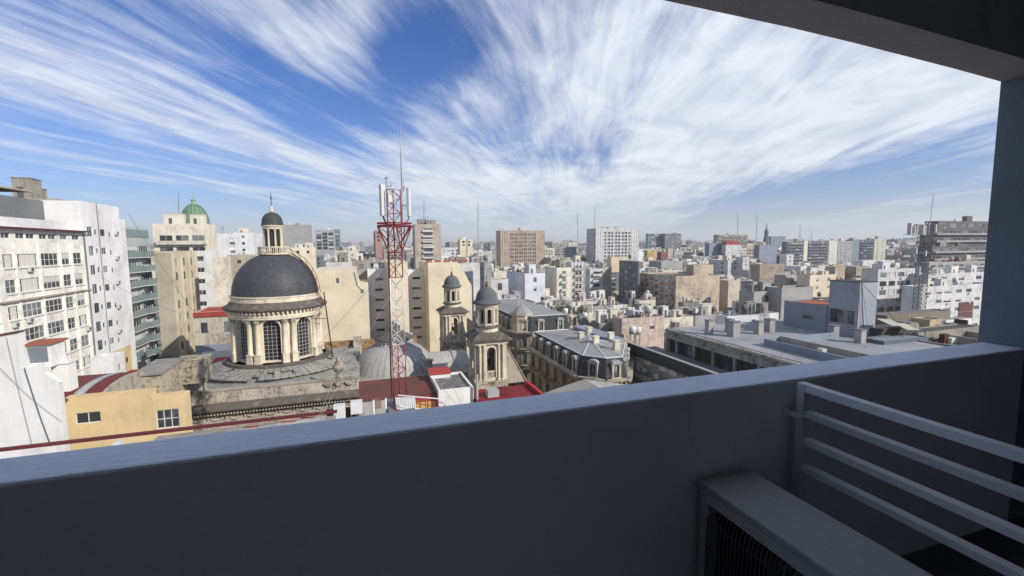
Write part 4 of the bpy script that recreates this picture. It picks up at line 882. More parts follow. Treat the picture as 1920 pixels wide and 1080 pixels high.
# beige party wall block (px 288-365)
A = from_px(288, 322, 366, 471, Y=112, E=True)
x0, x1, y0, y1_, zt = A
wl = [(1.2+i*(y1_-y0-2.4)/2.6, zt-3.2-j*3.0, 1.3, 1.7) for j in range(9) for i in range(3)]
block('apartment_building', 'beige block with a blank brick side and a paler windowed face left of the dome', 'apartment block', x0, x1, y0, y1_, zt, plaster((.50, .44, .33), .3, .45), {'E': wl}, indiv=True, sub=False, rec=.3, pier={'E': 3}, styles=('dark', 'glass', 'brown'))
q = MB(); q.box(x0+.1, x1-.15, y0-.05, y0-.003, STREET, zt-.3); solo('party_wall', q, plaster((.36, .33, .27), .4, .5), 'dull bare brick side wall on the beige block left of the dome', 'wall')
claim(x0-20, x1, y0, y1_)
# white blocks between it and the dome, back row and green dome
def BE(name, label, cat, xl, xc, xr, yt, Y, wall, fE=None, fS=None, **k):
    x0, x1, y0, y1, zt = from_px(xl, xc, xr, yt, Y=Y, E=True); F_ = {}
    if fE: F_['E'] = grid(y1-y0, zt, zt-k.pop('vis', 28), **fE)
    if fS: F_['S'] = grid(x1-x0, zt, zt-k.pop('visS', 28), **fS)
    k.pop('vis', 0); claim(x0, x1, y0, y1); return block(name, label, cat, x0, x1, y0, y1, zt, wall, F_, **k)
BE('apartment_building', 'white slab block with a narrow column of barred windows behind the beige side wall', 'apartment block', 352, 395, 404, 470, 135, M['white'], None, dict(cw=3.2, ww=1.6, wh=1.2, fh=2.9), styles=('dark', 'glass'), indiv=True)
BE('apartment_building', 'long cream block with shaded roof terraces in front of the green dome', 'apartment block', 285, 392, 405, 420, 150, M['cream_old'], None, dict(cw=3.6, ww=3.1, wh=2.3, fh=3.3, top=3.2), balcony={'S': 'full'}, visS=9, indiv=True, styles=('dark', 'glass', 'brown'), roof_junk=3, parapet=.4)
BE('apartment_building', 'stained beige narrow wall with a white curved flank left of the black dome', 'apartment block', 398, 420, 432, 482, 118, M['cream_old'], None, None)
BE('apartment_building', 'white and grey building stub with small balconies left of the lantern', 'apartment block', 404, 427, 440, 438, 185, M['white2'], dict(cw=3, ww=1.6, wh=1.3), None, balcony={'E': 'full'}, roof_junk=2)
BE('apartment_building', 'pale grey block with a diagonal shadow behind the lantern of the black dome', 'apartment block', 436, 474, 492, 436, 240, M['white2'], dict(cw=4, ww=1., wh=1.2), dict(cw=9, ww=1.2, wh=1.2), roof_junk=2)
BE('apartment_building', 'pinkish stained low block left of the black dome', 'apartment block', 425, 470, 480, 478, 150, M['tan'], None, dict(cw=8, ww=1, wh=1, drop=.5), roof_junk=1)
# green dome
p = at_y(366, 420, 330); gd = thing('green_dome', 'green copper dome with a small lantern on the skyline at left', 'dome', (p.x, p.y, p.z-14)); s = p.length/F*1.0
q = MB(); q.lathe([(19*s, p.z-14), (19*s, p.z)], p.x, p.y, 24, smooth=False); q.build('drum', M['cream_old'], gd)
q = MB(); q.lathe([(19*s, p.z)]+[(18.2*s*cos(t), p.z+30*s*sin(t)) for t in [radians(78)*k/14 for k in range(15)]], p.x, p.y, 32); q.build('dome', plaster((.13, .235, .145), .5, .6, grime=(.24, .33, .25)), gd)
q = MB()
for k in range(16):
    a = 2*pi*k/16; q.path([(p.x+18.4*s*cos(t)*cos(a), p.y+18.4*s*cos(t)*sin(a), p.z+30*s*sin(t)) for t in [radians(76)*k/8 for k in range(9)]], .35, 4)
q.build('dome_rib', plain((.10, .17, .11)), gd)['kind'] = 'stuff'
q = MB(); q.lathe([(4.2*s, p.z+29*s), (4.2*s, p.z+30*s), (3*s, p.z+30.5*s), (3*s, p.z+35*s), (3.6*s, p.z+35.5*s), (1*s, p.z+38*s), (.5*s, p.z+45*s), (0, p.z+46*s)], p.x, p.y, 16); q.build('lantern', plain((.22, .34, .26)), gd)
claim(p.x-25, p.x+25, p.y-25, p.y+25)
# low buildings left of drum
x0, x1, y0, y1, zt = from_px(362, 424, 430, 583, Y=97, E=True); zt_ = zt
lo = block('low_building', 'low weathered building with two dark windows and a red roof edge beside the drum', 'building', x0, x1+1, y0, y0+9, zt, plaster((.42, .38, .32), .7, .8), {'S': [(1.0, zt-4.0, 1.1, 2.), (4.8, zt-4.0, 1., 2.)]}, indiv=True, parapet=.2, roofm=M['redroof'], styles=('dark',))
q = MB(); q.box(x0, x1+1, y0-.25, y0-.003, zt-.9, zt-.05); q.build('roof_edge', M['redroof'], lo)
q = MB(); q.box(x0, x1+1, y0-.3, y0-.01, STREET, zt-6.2); q.build('grey_render', M['bluegrey'], lo)
claim(x0, x1, y0, y1)
a = at_y(372, 668, 88); q = MB(); q.hexa([(a.x, 85, a.z-1.6), (a.x+9, 85, a.z-1.6), (a.x+9, 90, a.z+.2), (a.x, 90, a.z+.2)], [(a.x, 85, a.z-1.5), (a.x+9, 85, a.z-1.5), (a.x+9, 90, a.z+.3), (a.x, 90, a.z+.3)])
sh = thing('shed', 'small shed with a pale sheet roof against the grey wall beside the drum', 'shed', (a.x+4, 88, STREET)); q.build('roof', M['zinc'], sh); q = MB(); q.box(a.x+1, a.x+8.5, 85.6, 89.5, STREET, a.z-1.5); q.build('wall', M['concrete'], sh)
# red sloping roof left of drum (px 382-425, y 672-700)
a = at_y(382, 702, 76); b = at_y(425, 672, 80)
q = MB(); q.hexa([(a.x, 74, a.z-.2), (a.x+4.6, 74, a.z-.2), (a.x+4.6, 82, a.z+.9), (a.x, 82, a.z+.9)], [(a.x, 74, a.z), (a.x+4.6, 74, a.z), (a.x+4.6, 82, a.z+1.1), (a.x, 82, a.z+1.1)]); rs = thing('red_roofed_shed', 'bright red sloping roof tucked against the left of the drum base', 'shed', (a.x+2, 78, STREET)); q.build('roof', M['redroof'], rs)
q = MB(); q.box(a.x+.2, a.x+4.4, 74.5, 81.8, STREET, a.z-.2); q.build('wall', OLD, rs)

# ------------------------------------------------------------------ foreground left
# big white gable wall
Yw = 40.; wr = at_y(113, 716, Yw); 
q = MB(); A_ = [at_y(-60, 640, Yw), at_y(36, 622, Yw), at_y(52, 690, Yw), at_y(80, 680, Yw), at_y(82, 700, Yw), at_y(112, 718, Yw)]
xr_ = at_y(114, 760, Yw).x
pts = [(A_[0].x, -30)]+[(v.x, v.z) for v in A_]+[(xr_, A_[-1].z), (xr_, -30)]
ww_ = thing('white_gable_house', 'big blank white gable wall in the lower left corner crossed by cables', 'house', ((A_[0].x+xr_)/2, Yw+4, STREET))
pts2 = [(x, z if z > -29 else STREET) for x, z in pts]; q.prism(pts2, Yw, Yw+.5, 'y'); q.build('wall', plaster((.66, .66, .64), .18, .25, scale=1.2), ww_)
q = MB(); a, b = A_[0], A_[1]; q.hexa([(a.x, Yw-.15, a.z), (b.x+.1, Yw-.15, b.z), (b.x+.1, Yw+.6, b.z), (a.x, Yw+.6, a.z)], [(a.x, Yw-.15, a.z+.08), (b.x+.1, Yw-.15, b.z+.08), (b.x+.1, Yw+.6, b.z+.08), (a.x, Yw+.6, a.z+.08)]); q.build('roof', M['maroon'], ww_)
q = MB(); v = at_y(66, 668, Yw); q.box(v.x-.75, v.x+.7, Yw+.4, Yw+2, v.z-.9, v.z+.7); q.c = 1; q.box(v.x-.85, v.x+.85, Yw+.2, Yw+2.2, v.z+.72, v.z+.85); q.c = 2; q.box(v.x-.6, v.x+.5, Yw+.33, Yw+.39, v.z-.5, v.z+.55); q.build('dormer', [M['white'], M['tile'], M['glass']], ww_)
q = MB(); v = at_y(90, 714, Yw); q.box(v.x-.4, v.x+.6, Yw+1.2, Yw+2.2, v.z-1.2, v.z+.9); q.box(v.x-.5, v.x+.7, Yw+1.1, Yw+2.3, v.z+.9, v.z+1.0); q.build('roof_hut', M['white'], ww_)
# vertical cables hanging down the white wall
for i, (a, b) in enumerate((((12, 632), (62, 840)), ((46, 690), (96, 836)), ((0, 690), (116, 790)))):
    q = MB(); P0, P1 = at_y(*a, Yw-.12), at_y(*b, Yw-.12); q.path([P0+(P1-P0)*t+Vector((0, 0, -sin(pi*t)*.25)) for t in [k/8 for k in range(9)]], .02 if i == 1 else .010, 4)
    solo('cable', q, M['rail'], ('thin cable falling from the roof edge of the white gable wall', 'thick cable down the middle of the white gable wall', 'slack cable crossing the white gable wall towards the yellow building')[i], 'cable')
# yellow building
Yy = 44.; a, b = at_y(115, 750, Yy), at_y(283, 735, Yy); x0, x1, zt = a.x, b.x, b.z+.05
def swin(l, t, r, b_, Y, x0, st='dark', nxy=(2, 1)): p, q_ = at_y(l, (t+b_)/2, Y), at_y(r, (t+b_)/2, Y); zt, zb = at_y((l+r)/2, t, Y).z, at_y((l+r)/2, b_, Y).z; return (max(.2, p.x-x0), zb, q_.x-max(p.x, x0+.2), zt-zb, st, nxy)
yel = block('yellow_building', 'mustard yellow rendered building with one long window below the maroon vault', 'building', x0, x1, Yy, Yy+1.1, zt, M['yellow'], {'S': [swin(141, 773, 189, 794, Yy, x0, 'glass', (2, 1))]}, indiv=True, sub=True, parapet=.4, roofm=M['roof2'])
c, d_ = at_y(283, 742, Yy-.02), at_y(348, 740, Yy-.02); x2 = d_.x
block('yellow_annex', 'lower yellow annex with a large grid window next to the church side wall', 'building', x1+.01, x2, Yy-.02, Yy+1.0, c.z-.1, M['yellow'], {'S': [swin(286, 768, 336, 803, Yy, x1+.01, 'glass', (3, 2))]}, indiv=True, sub=True, parapet=.4, roofm=M['roof2'])
# maroon vaulted roof
q = MB(); n = 14; xa, xb = at_y(112, 740, 50).x-4, at_y(243, 735, 50).x
zb_ = at_y(150, 745, 45).z; h = 1.9
prof = [(45.2+12.*k/n, zb_+.9*sin(pi*(k/n)**.8)-1.15*k/n) for k in range(n+1)]
vr = thing('vaulted_hall', 'dark maroon vaulted sheet roof with pale skylight strips behind the yellow building', 'hall', ((xa+xb)/2, 51, STREET))
def vault(q, xa, xb, dz=0):
    for (a, b) in zip(prof, prof[1:]): q.add([(xa, a[0], a[1]+dz), (xb, a[0], a[1]+dz), (xb, b[0], b[1]+dz), (xa, b[0], b[1]+dz)], [(0, 1, 2, 3)], smooth=True)
vault(q, xa, xb); q.build('roof', corrugated((.15, .028, .026), .4, 'x', .5, (.09, .03, .03)), vr)
q = MB(); vault(q, at_y(195, 740, 50).x, at_y(214, 740, 50).x, .03); q.build('skylight', M['zinc'], vr)
q = MB(); vault(q, at_y(112, 740, 50).x, at_y(124, 740, 50).x, .03); q.build('skylight', M['zinc'], vr)
q = MB(); q.prism([(45.2, STREET)]+prof+[(prof[-1][0], STREET)], xb, xb+.2, 'x'); q.build('end_wall', OLD, vr)
q = MB(); a = at_y(233, 700, 58); q.box(a.x, a.x+3.5, 57.8, 59.5, STREET, a.z); q.build('red_wall', M['redroof'], vr)
# weathered roof shack
x0, x1, y0, y1, zt = from_px(245, 300, 330, 702, Y=52, E=True)
sk = block('rooftop_shack', 'stained old rooftop hut with a grey sheet roof behind the yellow building', 'hut', x0, x1, y0, y0+6, zt, plaster((.42, .37, .28), .9, .9, grime=(.06, .05, .04), scale=2), {}, parapet=0, roofm=M['roof'])
q = MB(); q.hexa([(x0-.2, y0-.2, zt), (x1+.2, y0-.2, zt-.0), (x1+.2, y0+6.2, zt+.1), (x0-.2, y0+6.2, zt+.1)], [(x0-.2, y0-.2, zt+.08), (x1+.2, y0-.2, zt+.08), (x1+.2, y0+6.2, zt+.25), (x0-.2, y0+6.2, zt+.25)]); q.build('sheet_roof', M['roof2'], sk)
a = at_y(330, 678, 57); q = MB(); q.box(a.x, a.x+2.6, 57, 59.3, a.z-2.6, a.z); q.box(a.x-.2, a.x+2.8, 56.9, 59.4, a.z+.002, a.z+.12)
for xx in (a.x+.2, a.x+2.2): q.box(xx, xx+.2, 57.1, 57.3, a.z-4.5, a.z-2.6)
solo('water_tank', q, plaster((.42, .37, .28), .9, .9, grime=(.06, .05, .04), scale=2), 'weathered square concrete tank on stubby legs left of the church', 'tank')
a = at_y(300, 745, 50); q = MB(); q.box(a.x-5, -20.8, 50, 59.8, STREET, a.z); solo('flat_roof', q, M['roof2'], 'grey flat roof between the weathered hut and the church wall', 'roof')
a = at_y(242, 430, 300)
# teal-grey low concrete with curved stairs (px 183-232, y 655-700)
x0, x1, y0, y1, zt = from_px(168, 212, 232, 668, Y=75, E=True)
block('low_block', 'low grey block with a broken roof terrace below the white apartments', 'building', x0, x1, y0, y1, zt, M['white2'], {'E': grid(y1-y0, zt, zt-4, cw=2.5, ww=1.6, wh=1.)}, roofm=M['black'], parapet=.8, indiv=True)
# slab roof with red gutter, close below the parapet
Yg = 35.; ga, gb = at_y(-40, 850, Yg), at_y(618, 768, Yg)
gr = thing('near_roof', 'nearest flat grey roof with a long dark red gutter along its far edge', 'roof', ((ga.x+gb.x)/2, 32, STREET))
q = MB(); q.box(ga.x, gb.x+.5, Yg, Yg+.22, ga.z*.5+gb.z*.5-.2, ga.z*.5+gb.z*.5); q.build('gutter', plain((.10, .015, .02), .5), gr)
zg = (ga.z+gb.z)/2; q = MB(); q.box(at_y(283, 815, 34).x, gb.x+.4, 22, Yg-.01, STREET, zg-.35); q.build('grey_roof', M['roof2'], gr)
q = MB(); q.box(ga.x, at_y(283, 815, 34).x-.02, 33.4, Yg-.01, STREET, zg-1.2); q.build('white_wall', M['white'], gr)
q = MB(); a = at_y(132, 845, Yg); 
for px in (65, 222): v = at_y(px, 840, 34.6); q.box(v.x-.18, v.x+.18, 34.4, Yg-.02, v.z-2.0, zg-.26)
q.build('post', M['mwhite'], gr)['kind'] = 'stuff'
q = MB(); v = at_y(172, 832, 33.4); q.box(v.x-.8, v.x+.8, 33.3, 33.39, zg-1.15, zg-.55); q.build('window', M['glass'], gr)
q = MB(); v = at_y(30, 852, 33.0); q.box(v.x-1.7, v.x+1.6, 32.9, 33.0, zg-1.55, zg-.75); sg = solo('sign_board', q, M['mwhite'], 'white board with scrawled dark lettering at the bottom left edge', 'sign')
# scrawled letters on the board (unreadable in the photograph): strokes
q = MB(); rr = random.Random(2); x = v.x-1.5
while x < v.x+1.3:
    h = rr.uniform(.1, .2); z = zg-1.12; q.path([(x, 32.88, z), (x+rr.uniform(.02, .08), 32.88, z+h), (x+rr.uniform(.08, .14), 32.88, z+h*rr.random()), (x+.15, 32.88, z)], .016, 4); x += rr.uniform(.13, .24)
solo('lettering', q, M['rail'], 'scrawled dark lettering on the white board at bottom left', 'lettering'); 
o = bpy.data.objects['lettering']; o.parent = sg; o.location = Vector(o.location)-Vector(sg.location); o.name = 'scrawl'
for kk in ('label', 'category'): del o[kk]
# markings of red arrows / patch on near roof
q = MB(); v = at_y(500, 792, 30)
for (px, py) in ((540, 790), (575, 783), (470, 800)): v = at_z(px, py, zg-.34); q.add([(v.x-.5, v.y-.1, zg-.344), (v.x+.5, v.y-.25, zg-.344), (v.x+.6, v.y+.05, zg-.344), (v.x-.4, v.y+.2, zg-.344)], [(0, 1, 2, 3)])
q.build('red_patch', M['redroof'], gr)['kind'] = 'stuff'
q = MB(); v0, v1 = at_z(450, 806, zg-.345), at_z(610, 778, zg-.345); q.quad((v0.x, v0.y-1.5, zg-.346), (v1.x, v1.y-2.5, zg-.346), (v1.x, v1.y, zg-.346), (v0.x, v0.y, zg-.346)); q.build('pale_patch', M['membrane'], gr)
# equipment left of the mast
for (l, t, r, b, lb) in ((625, 763, 648, 785, 'white box unit on a stand left of the mast foot, the left one'), (657, 756, 680, 775, 'white box unit on a stand beside the mast foot, the right one')):
    P0, P1 = at_y(l, t, 35.6), at_y(r, b, 35.6); q = MB(); q.box(P0.x, P1.x, 35.6, 36.3, P1.z, P0.z); r_ = thing('equipment_box', lb, 'equipment box', ((P0.x+P1.x)/2, 36, P1.z-1.2)); q.build('casing', M['mwhite'], r_)
    q = MB()
    for x in (P0.x+.05, (P0.x+P1.x)/2, P1.x-.05): q.bar((x, 35.7, P1.z), (x, 35.7, P1.z-1.2), .04); q.bar((x, 36.2, P1.z), (x, 36.2, P1.z-1.2), .04)
    q.build('stand', M['steel'], r_)['kind'] = 'stuff'
q = MB(); P0, P1 = at_y(612, 770, 36.5), at_y(672, 800, 36.5); q.box(P0.x, P1.x, 36.6, 36.8, STREET, P0.z); solo('maroon_wall', q, M['maroon'], 'dark maroon wall behind the two white equipment boxes', 'wall')
for (px, pt, pb, lb) in ((700, 750, 775, 'thin white pole left of the mast foot'), (723, 747, 772, 'thin white pole next to the mast foot')):
    P0, P1 = at_y(px, pt, 35), at_y(px, pb, 35); q = MB(); q.bar(P0, (P0.x, 35, P1.z-2), .07, 6); solo('pole', q, M['mwhite'], lb, 'pole')
# buildings behind the mast foot
Yr = 45.; a, b = at_y(672, 748, Yr), at_y(820, 742, Yr); zr = (at_y(745, 745, Yr).z)
rb = thing('red_roofed_building', 'building with a flat faded red roof between the mast foot and the white hut', 'building', ((a.x+b.x)/2, 49, STREET))
q = MB(); q.box(a.x, b.x, Yr, Yr+6.6, STREET, zr-.05); q.build('wall', plaster((.42, .41, .39), .8, .8), rb)
q = MB(); q.box(a.x, b.x+.1, Yr-.1, Yr+6.7, zr-.045, zr+.05); q.build('roof', plaster((.15, .05, .04), .9, .1, grime=(.07, .06, .055), scale=1.3), rb)
c = at_y(748, 745, Yr); q = MB(); q.box(c.x, b.x+.05, Yr-.2, Yr-.003, zr-2.2, zr-.1); q.build('red_front', plain((.30, .05, .03)), rb)
c, d_ = at_y(772, 752, Yr-.22), at_y(817, 772, Yr-.22); 
for i in range(3): w = (d_.x-c.x)/3; q = MB(); q.box(c.x+w*i+.06, c.x+w*(i+1)-.06, Yr-.25, Yr-.205, zr-1.6, zr-.7); q.build('yellow_panel', plain((.50, .34, .10)), rb)
c = at_y(708, 755, Yr); q = MB(); q.box(c.x-.35, c.x+.35, Yr-.08, Yr-.003, c.z-.5, c.z+.4); q.build('window', M['blind2'], rb)
Yh = 44.; a, b = at_y(822, 730, Yh), at_y(888, 727, Yh); zt = b.z+.1
wh = block('white_hut', 'white painted block with a stained flat roof and one small barred window', 'building', a.x, b.x, Yh, Yh+6., zt, plaster((.68, .67, .63), .25, .3), {'S': [swin(838, 727, 852, 738, Yh, a.x, 'dark', (4, 4))]}, indiv=True, sub=True, parapet=.22, roofm=plaster((.13, .125, .12), .8, 0, grime=(.3, .29, .27), scale=1.5), roof_junk=0)
q = MB(); v = at_z(822, 702, zt); q.box(v.x-1.0, v.x+1.2, v.y-.9, v.y+.9, zt-.2, zt+.25); q.c = 1; q.hexa([(v.x-1.1, v.y-1., zt+.26), (v.x+1.3, v.y-1., zt+.26), (v.x+1.3, v.y+1., zt+.5), (v.x-1.1, v.y+1., zt+.5)], [(v.x-1.1, v.y-1., zt+.34), (v.x+1.3, v.y-1., zt+.34), (v.x+1.3, v.y+1., zt+.58), (v.x-1.1, v.y+1., zt+.58)]); q.build('hatch', [M['white'], M['redroof']], wh)
q = MB(); v = at_y(895, 730, 43.5); q.bar((v.x, 43.5, STREET), at_y(894, 702, 43.5), .13, 8); solo('flue', q, M['concrete'], 'grey flue pipe standing right of the white hut', 'pipe')
# corrugated lean-to at the mast foot
P0, P1, P2 = at_y(742, 748, 34.5), at_y(775, 772, 34.5), at_y(832, 766, 35.5)
zc_ = P0.z
ct = thing('corrugated_shelter', 'small white corrugated shelter with red trusses at the mast foot', 'shelter', (P1.x, 34, -14))
q = MB(); q.hexa([(P0.x, 33, zc_-1.6), (P1.x+.2, 33, zc_-1.6), (P1.x+.2, 35, zc_-.3), (P0.x, 35, zc_-.1)], [(P0.x, 33, zc_-1.52), (P1.x+.2, 33, zc_-1.52), (P1.x+.2, 35, zc_-.22), (P0.x, 35, zc_-.02)]); q.build('roof', corrugated((.50, .50, .49), .14, 'x', .1), ct)
q = MB()
for k in range(4): q.bar((P0.x, 35.2-k*.4, zc_-.05-k*.2), (P2.x, 35.6-k*.45, zc_-1.1-k*.25), .035)
for k in range(6): t = k/5; q.bar((P0.x+(P2.x-P0.x)*t, 35.2, zc_-.05-1.05*t), (P0.x+(P2.x-P0.x)*t, 34, zc_-.75-1.0*t), .045)
q.build('truss', M['mred'], ct)['kind'] = 'stuff'
q = MB(); q.path([(P0.x+.2, 35.3, zc_+.02), (P2.x+.5, 35.7, zc_-.95)], .05, 4); q.path([(P0.x+.2, 34.2, zc_-.5), (P2.x-.2, 34.6, zc_-1.5)], .05, 4); q.build('beam', M['mwhite'], ct)['kind'] = 'stuff'
q = MB(); q.box(TX-1.0, TX+.95, 33.5, 37.0, STREET, -12.25); solo('mast_base_roof', q, M['dgrey'], 'dark flat roof carrying the red and white mast', 'roof')
# red roof right of the flue
Ye = 43.; a, b = at_y(897, 752, Ye), at_y(1006, 742, Ye); zt = (a.z+b.z)/2+.1
er = thing('red_roof_building', 'bright red flat roof with a vent box in front of the right bell tower', 'building', ((a.x+b.x)/2, Ye+2, STREET))
q = MB(); q.box(a.x, b.x, Ye-6, Ye+3.4, STREET, zt-.1); q.build('wall', M['maroon'], er)
q = MB(); q.box(a.x-.1, b.x, Ye-6.1, Ye+3.5, zt-.095, zt); q.build('roof', plain((.36, .025, .028), .6, .3, 0, .5), er)
q = MB(); q.box(b.x+.002, b.x+.3, Ye-6.1, Ye+3.6, zt-.3, zt+.45); q.build('ridge', plain((.42, .03, .03)), er)
v = at_z(925, 742, zt); q = MB(); q.box(v.x-.7, v.x+.5, v.y-.5, v.y+.5, zt, zt+.7); q.build('vent_box', M['grey'], er)
q = MB(); q.path([(v.x+.9+.45*cos(t), v.y, zt+.45+.4*sin(t)) for t in [k*.5 for k in range(12)]], .07, 5); q.path([(v.x+1.3+.45*cos(t), v.y+.1, zt+.45+.4*sin(t)) for t in [k*.5 for k in range(12)]], .06, 5); q.build('hose', M['maroon'], er)
# grey sheds with pitched roof
Yk = 44.; pA, pB, pC, pD = at_y(1000, 745, 41), at_y(1096, 712, 47), at_y(1168, 712, 47), at_y(1030, 735, 42)
gs = thing('grey_shed', 'low pitched grey sheet roof below the mansard house', 'shed', (pB.x, 44, STREET))
q = MB(); q.hexa([(pA.x-.5, 36, pB.z-2.0), (pB.x, 36, pB.z-.0), (pB.x, 47, pB.z), (pA.x-.5, 47, pB.z-2.0)], [(pA.x-.5, 36, pB.z-1.9), (pB.x, 36, pB.z+.1), (pB.x, 47, pB.z+.1), (pA.x-.5, 47, pB.z-1.9)]); q.build('roof', M['roof2'], gs)
q = MB(); q.hexa([(pB.x+.01, 36, pB.z), (pB.x+7, 36, pB.z-1.6), (pB.x+7, 47, pB.z-1.6), (pB.x+.01, 47, pB.z)], [(pB.x+.01, 36, pB.z+.1), (pB.x+7, 36, pB.z-1.5), (pB.x+7, 47, pB.z-1.5), (pB.x+.01, 47, pB.z+.1)]); q.build('roof', M['membrane'], gs)
q = MB(); q.box(pA.x, pB.x+6.8, 36.2, 46.8, STREET, pB.z-2.01); q.prism([(pA.x, pB.z-2.0), (pB.x, pB.z-.02), (pB.x+6.8, pB.z-1.62), (pB.x+6.8, pB.z-2.0)], 46.5, 46.8, 'y'); q.build('wall', M['grey'], gs)
# ------------------------------------------------------------------ blank cream block behind the church
Yc = 100.
def sx(px, Y=Yc, py=520): return at_y(px, py, Y).x
zt1, zt2 = at_y(640, 505, Yc).z, at_y(745, 491, Yc).z
cb = thing('cream_block', 'huge blank cream block with grey recesses of slot windows behind the church', 'apartment block', (2, Yc+6, STREET))
q = MB(); q.box(sx(589), sx(668), Yc, Yc+14, STREET, zt1); q.box(sx(668)+.002, sx(690), Yc+.001, Yc+14, STREET, zt1-3.2)
q.add([(sx(668), Yc+.002, zt1-3.2), (sx(668), Yc+.002, zt1-.2), (sx(676), Yc+.002, zt1-3.2), (sx(668), Yc+1, zt1-3.2), (sx(668), Yc+1, zt1-.2), (sx(676), Yc+1, zt1-3.2)], [(0, 2, 1), (1, 2, 5, 4)])
q.build('wall', M['cream'], cb)
q = MB(); q.box(sx(728), sx(765), Yc, Yc+16, STREET, zt2); q.build('wall', M['cream'], cb)
q = MB(); a, b, c, d_ = sx(803), sx(858), sx(868), sx(884); z3 = at_y(830, 492, Yc).z
q.prism([(a, STREET), (a, z3), (b, z3), (c, z3-1.7), (d_, z3-5.4), (d_, STREET)], Yc, Yc+16, 'y'); q.build('wall', M['cream'], cb)
q = MB(); a = at_y(633, 526, Yc-.01); q.box(a.x-.25, a.x+.25, Yc-.02, Yc-.003, a.z-.5, a.z+.5); q.build('small_window', M['rail'], cb)
for (l, r, zt) in ((690, 728, at_y(705, 506, Yc+7).z), (765, 803, at_y(785, 507, Yc+7).z)):
    xa, xb = sx(l)+.003, sx(r)-.003; ww_ = (xb-xa)*.44
    zz = [at_y(785, y, Yc+7).z for y in (521.5, 540.5, 559, 578, 596, 614, 632)]
    q = MB(); facade(q, (xa, Yc+7), 'S', xb-xa, STREET, zt, [((xb-xa)*.36, (xb-xa)*.36+ww_, z-.28, z+.28) for z in zz], .3); q.box(xa, xb, Yc+7.4, Yc+14, STREET, zt-.003); q.build('recess_wall', plaster((.66, .65, .63), .15, .15), cb)
    for z in zz:
        q = MB(); q.box(xa+(xb-xa)*.36, xa+(xb-xa)*.36+ww_, Yc+7.22, Yc+7.28, z-.28, z+.28, 0)
        for k in range(1, 4): x = xa+(xb-xa)*.36+ww_*k/4; q.box(x-.04, x+.04, Yc+7.15, Yc+7.215, z-.28, z+.28, 1)
        q.build('slot_window', [M['glass'], M['dframe']], cb)
q = MB(); q.box(sx(589), sx(884), Yc+14.01, Yc+17, STREET, zt1-1); q.build('rear', M['grey'], cb)
q = MB(); a = at_y(681, 545, Yc-.3); q.box(a.x-.2, a.x+.2, Yc-.35, Yc-.02, a.z-.3, a.z+.3); q.path([(a.x, Yc-.1, a.z), (a.x-1.1, Yc-.1, a.z+1.2), (a.x-1.6, Yc-.1, a.z+4)], .1, 5); q.build('flue', M['steel'], cb)
q = MB()
for k in range(5): x = sx(800+k*17); q.box(x, x+1.4, Yc+1, Yc+1.2, z3+.0, z3+.5)
q.build('roof_edge', M['tile'], cb)['kind'] = 'stuff'
claim(sx(585), sx(890), Yc-2, Yc+18)

# ------------------------------------------------------------------ mansard houses on the side street
SLR = plaster((.05, .054, .06), .3, .3, grime=(.16, .16, .15)); FAC = plaster((.40, .31, .22), .5, .6, grime=(.08, .065, .05)); DOR = plaster((.50, .43, .33), .5, .5, grime=(.1, .08, .06)); ZN = corrugated((.27, .27, .265), .62, 'y', .8, (.20, .19, .175))
def dormer_mesh():
    q = MB(); w, h, dd = .75, 2.5, 1.5      # front face at y=0, outward -y
    q.box(-w, -w+.3, 0, dd, 0, h-.4, 0); q.box(w-.3, w, 0, dd, 0, h-.4, 0); q.box(-w+.3, w-.3, 0, dd, h-.6, h-.4, 0)
    arc = [(-w-.12, h-.4)]+[(-(w+.12)*cos(pi*k/8), h-.4+.5*sin(pi*k/8)) for k in range(1, 8)]+[(w+.12, h-.4)]
    q.prism(arc, -.15, dd, 'y', 1); q.box(-w+.3, w-.3, .25, .3, 0, h-.6, 2); q.box(-.03, .03, .2, .249, 0, h-.6, 3); q.box(-w-.1, w+.1, -.12, .0, -.15, -.002, 0)
    return q
DM = dormer_mesh()
dme = bpy.data.meshes.new('dormer'); dme.from_pydata(DM.v, [], DM.f)
for m in (DOR, M['zinc'], M['glass'], M['frame']): dme.materials.append(m)
dme.polygons.foreach_set('material_index', DM.mi); dme.update()
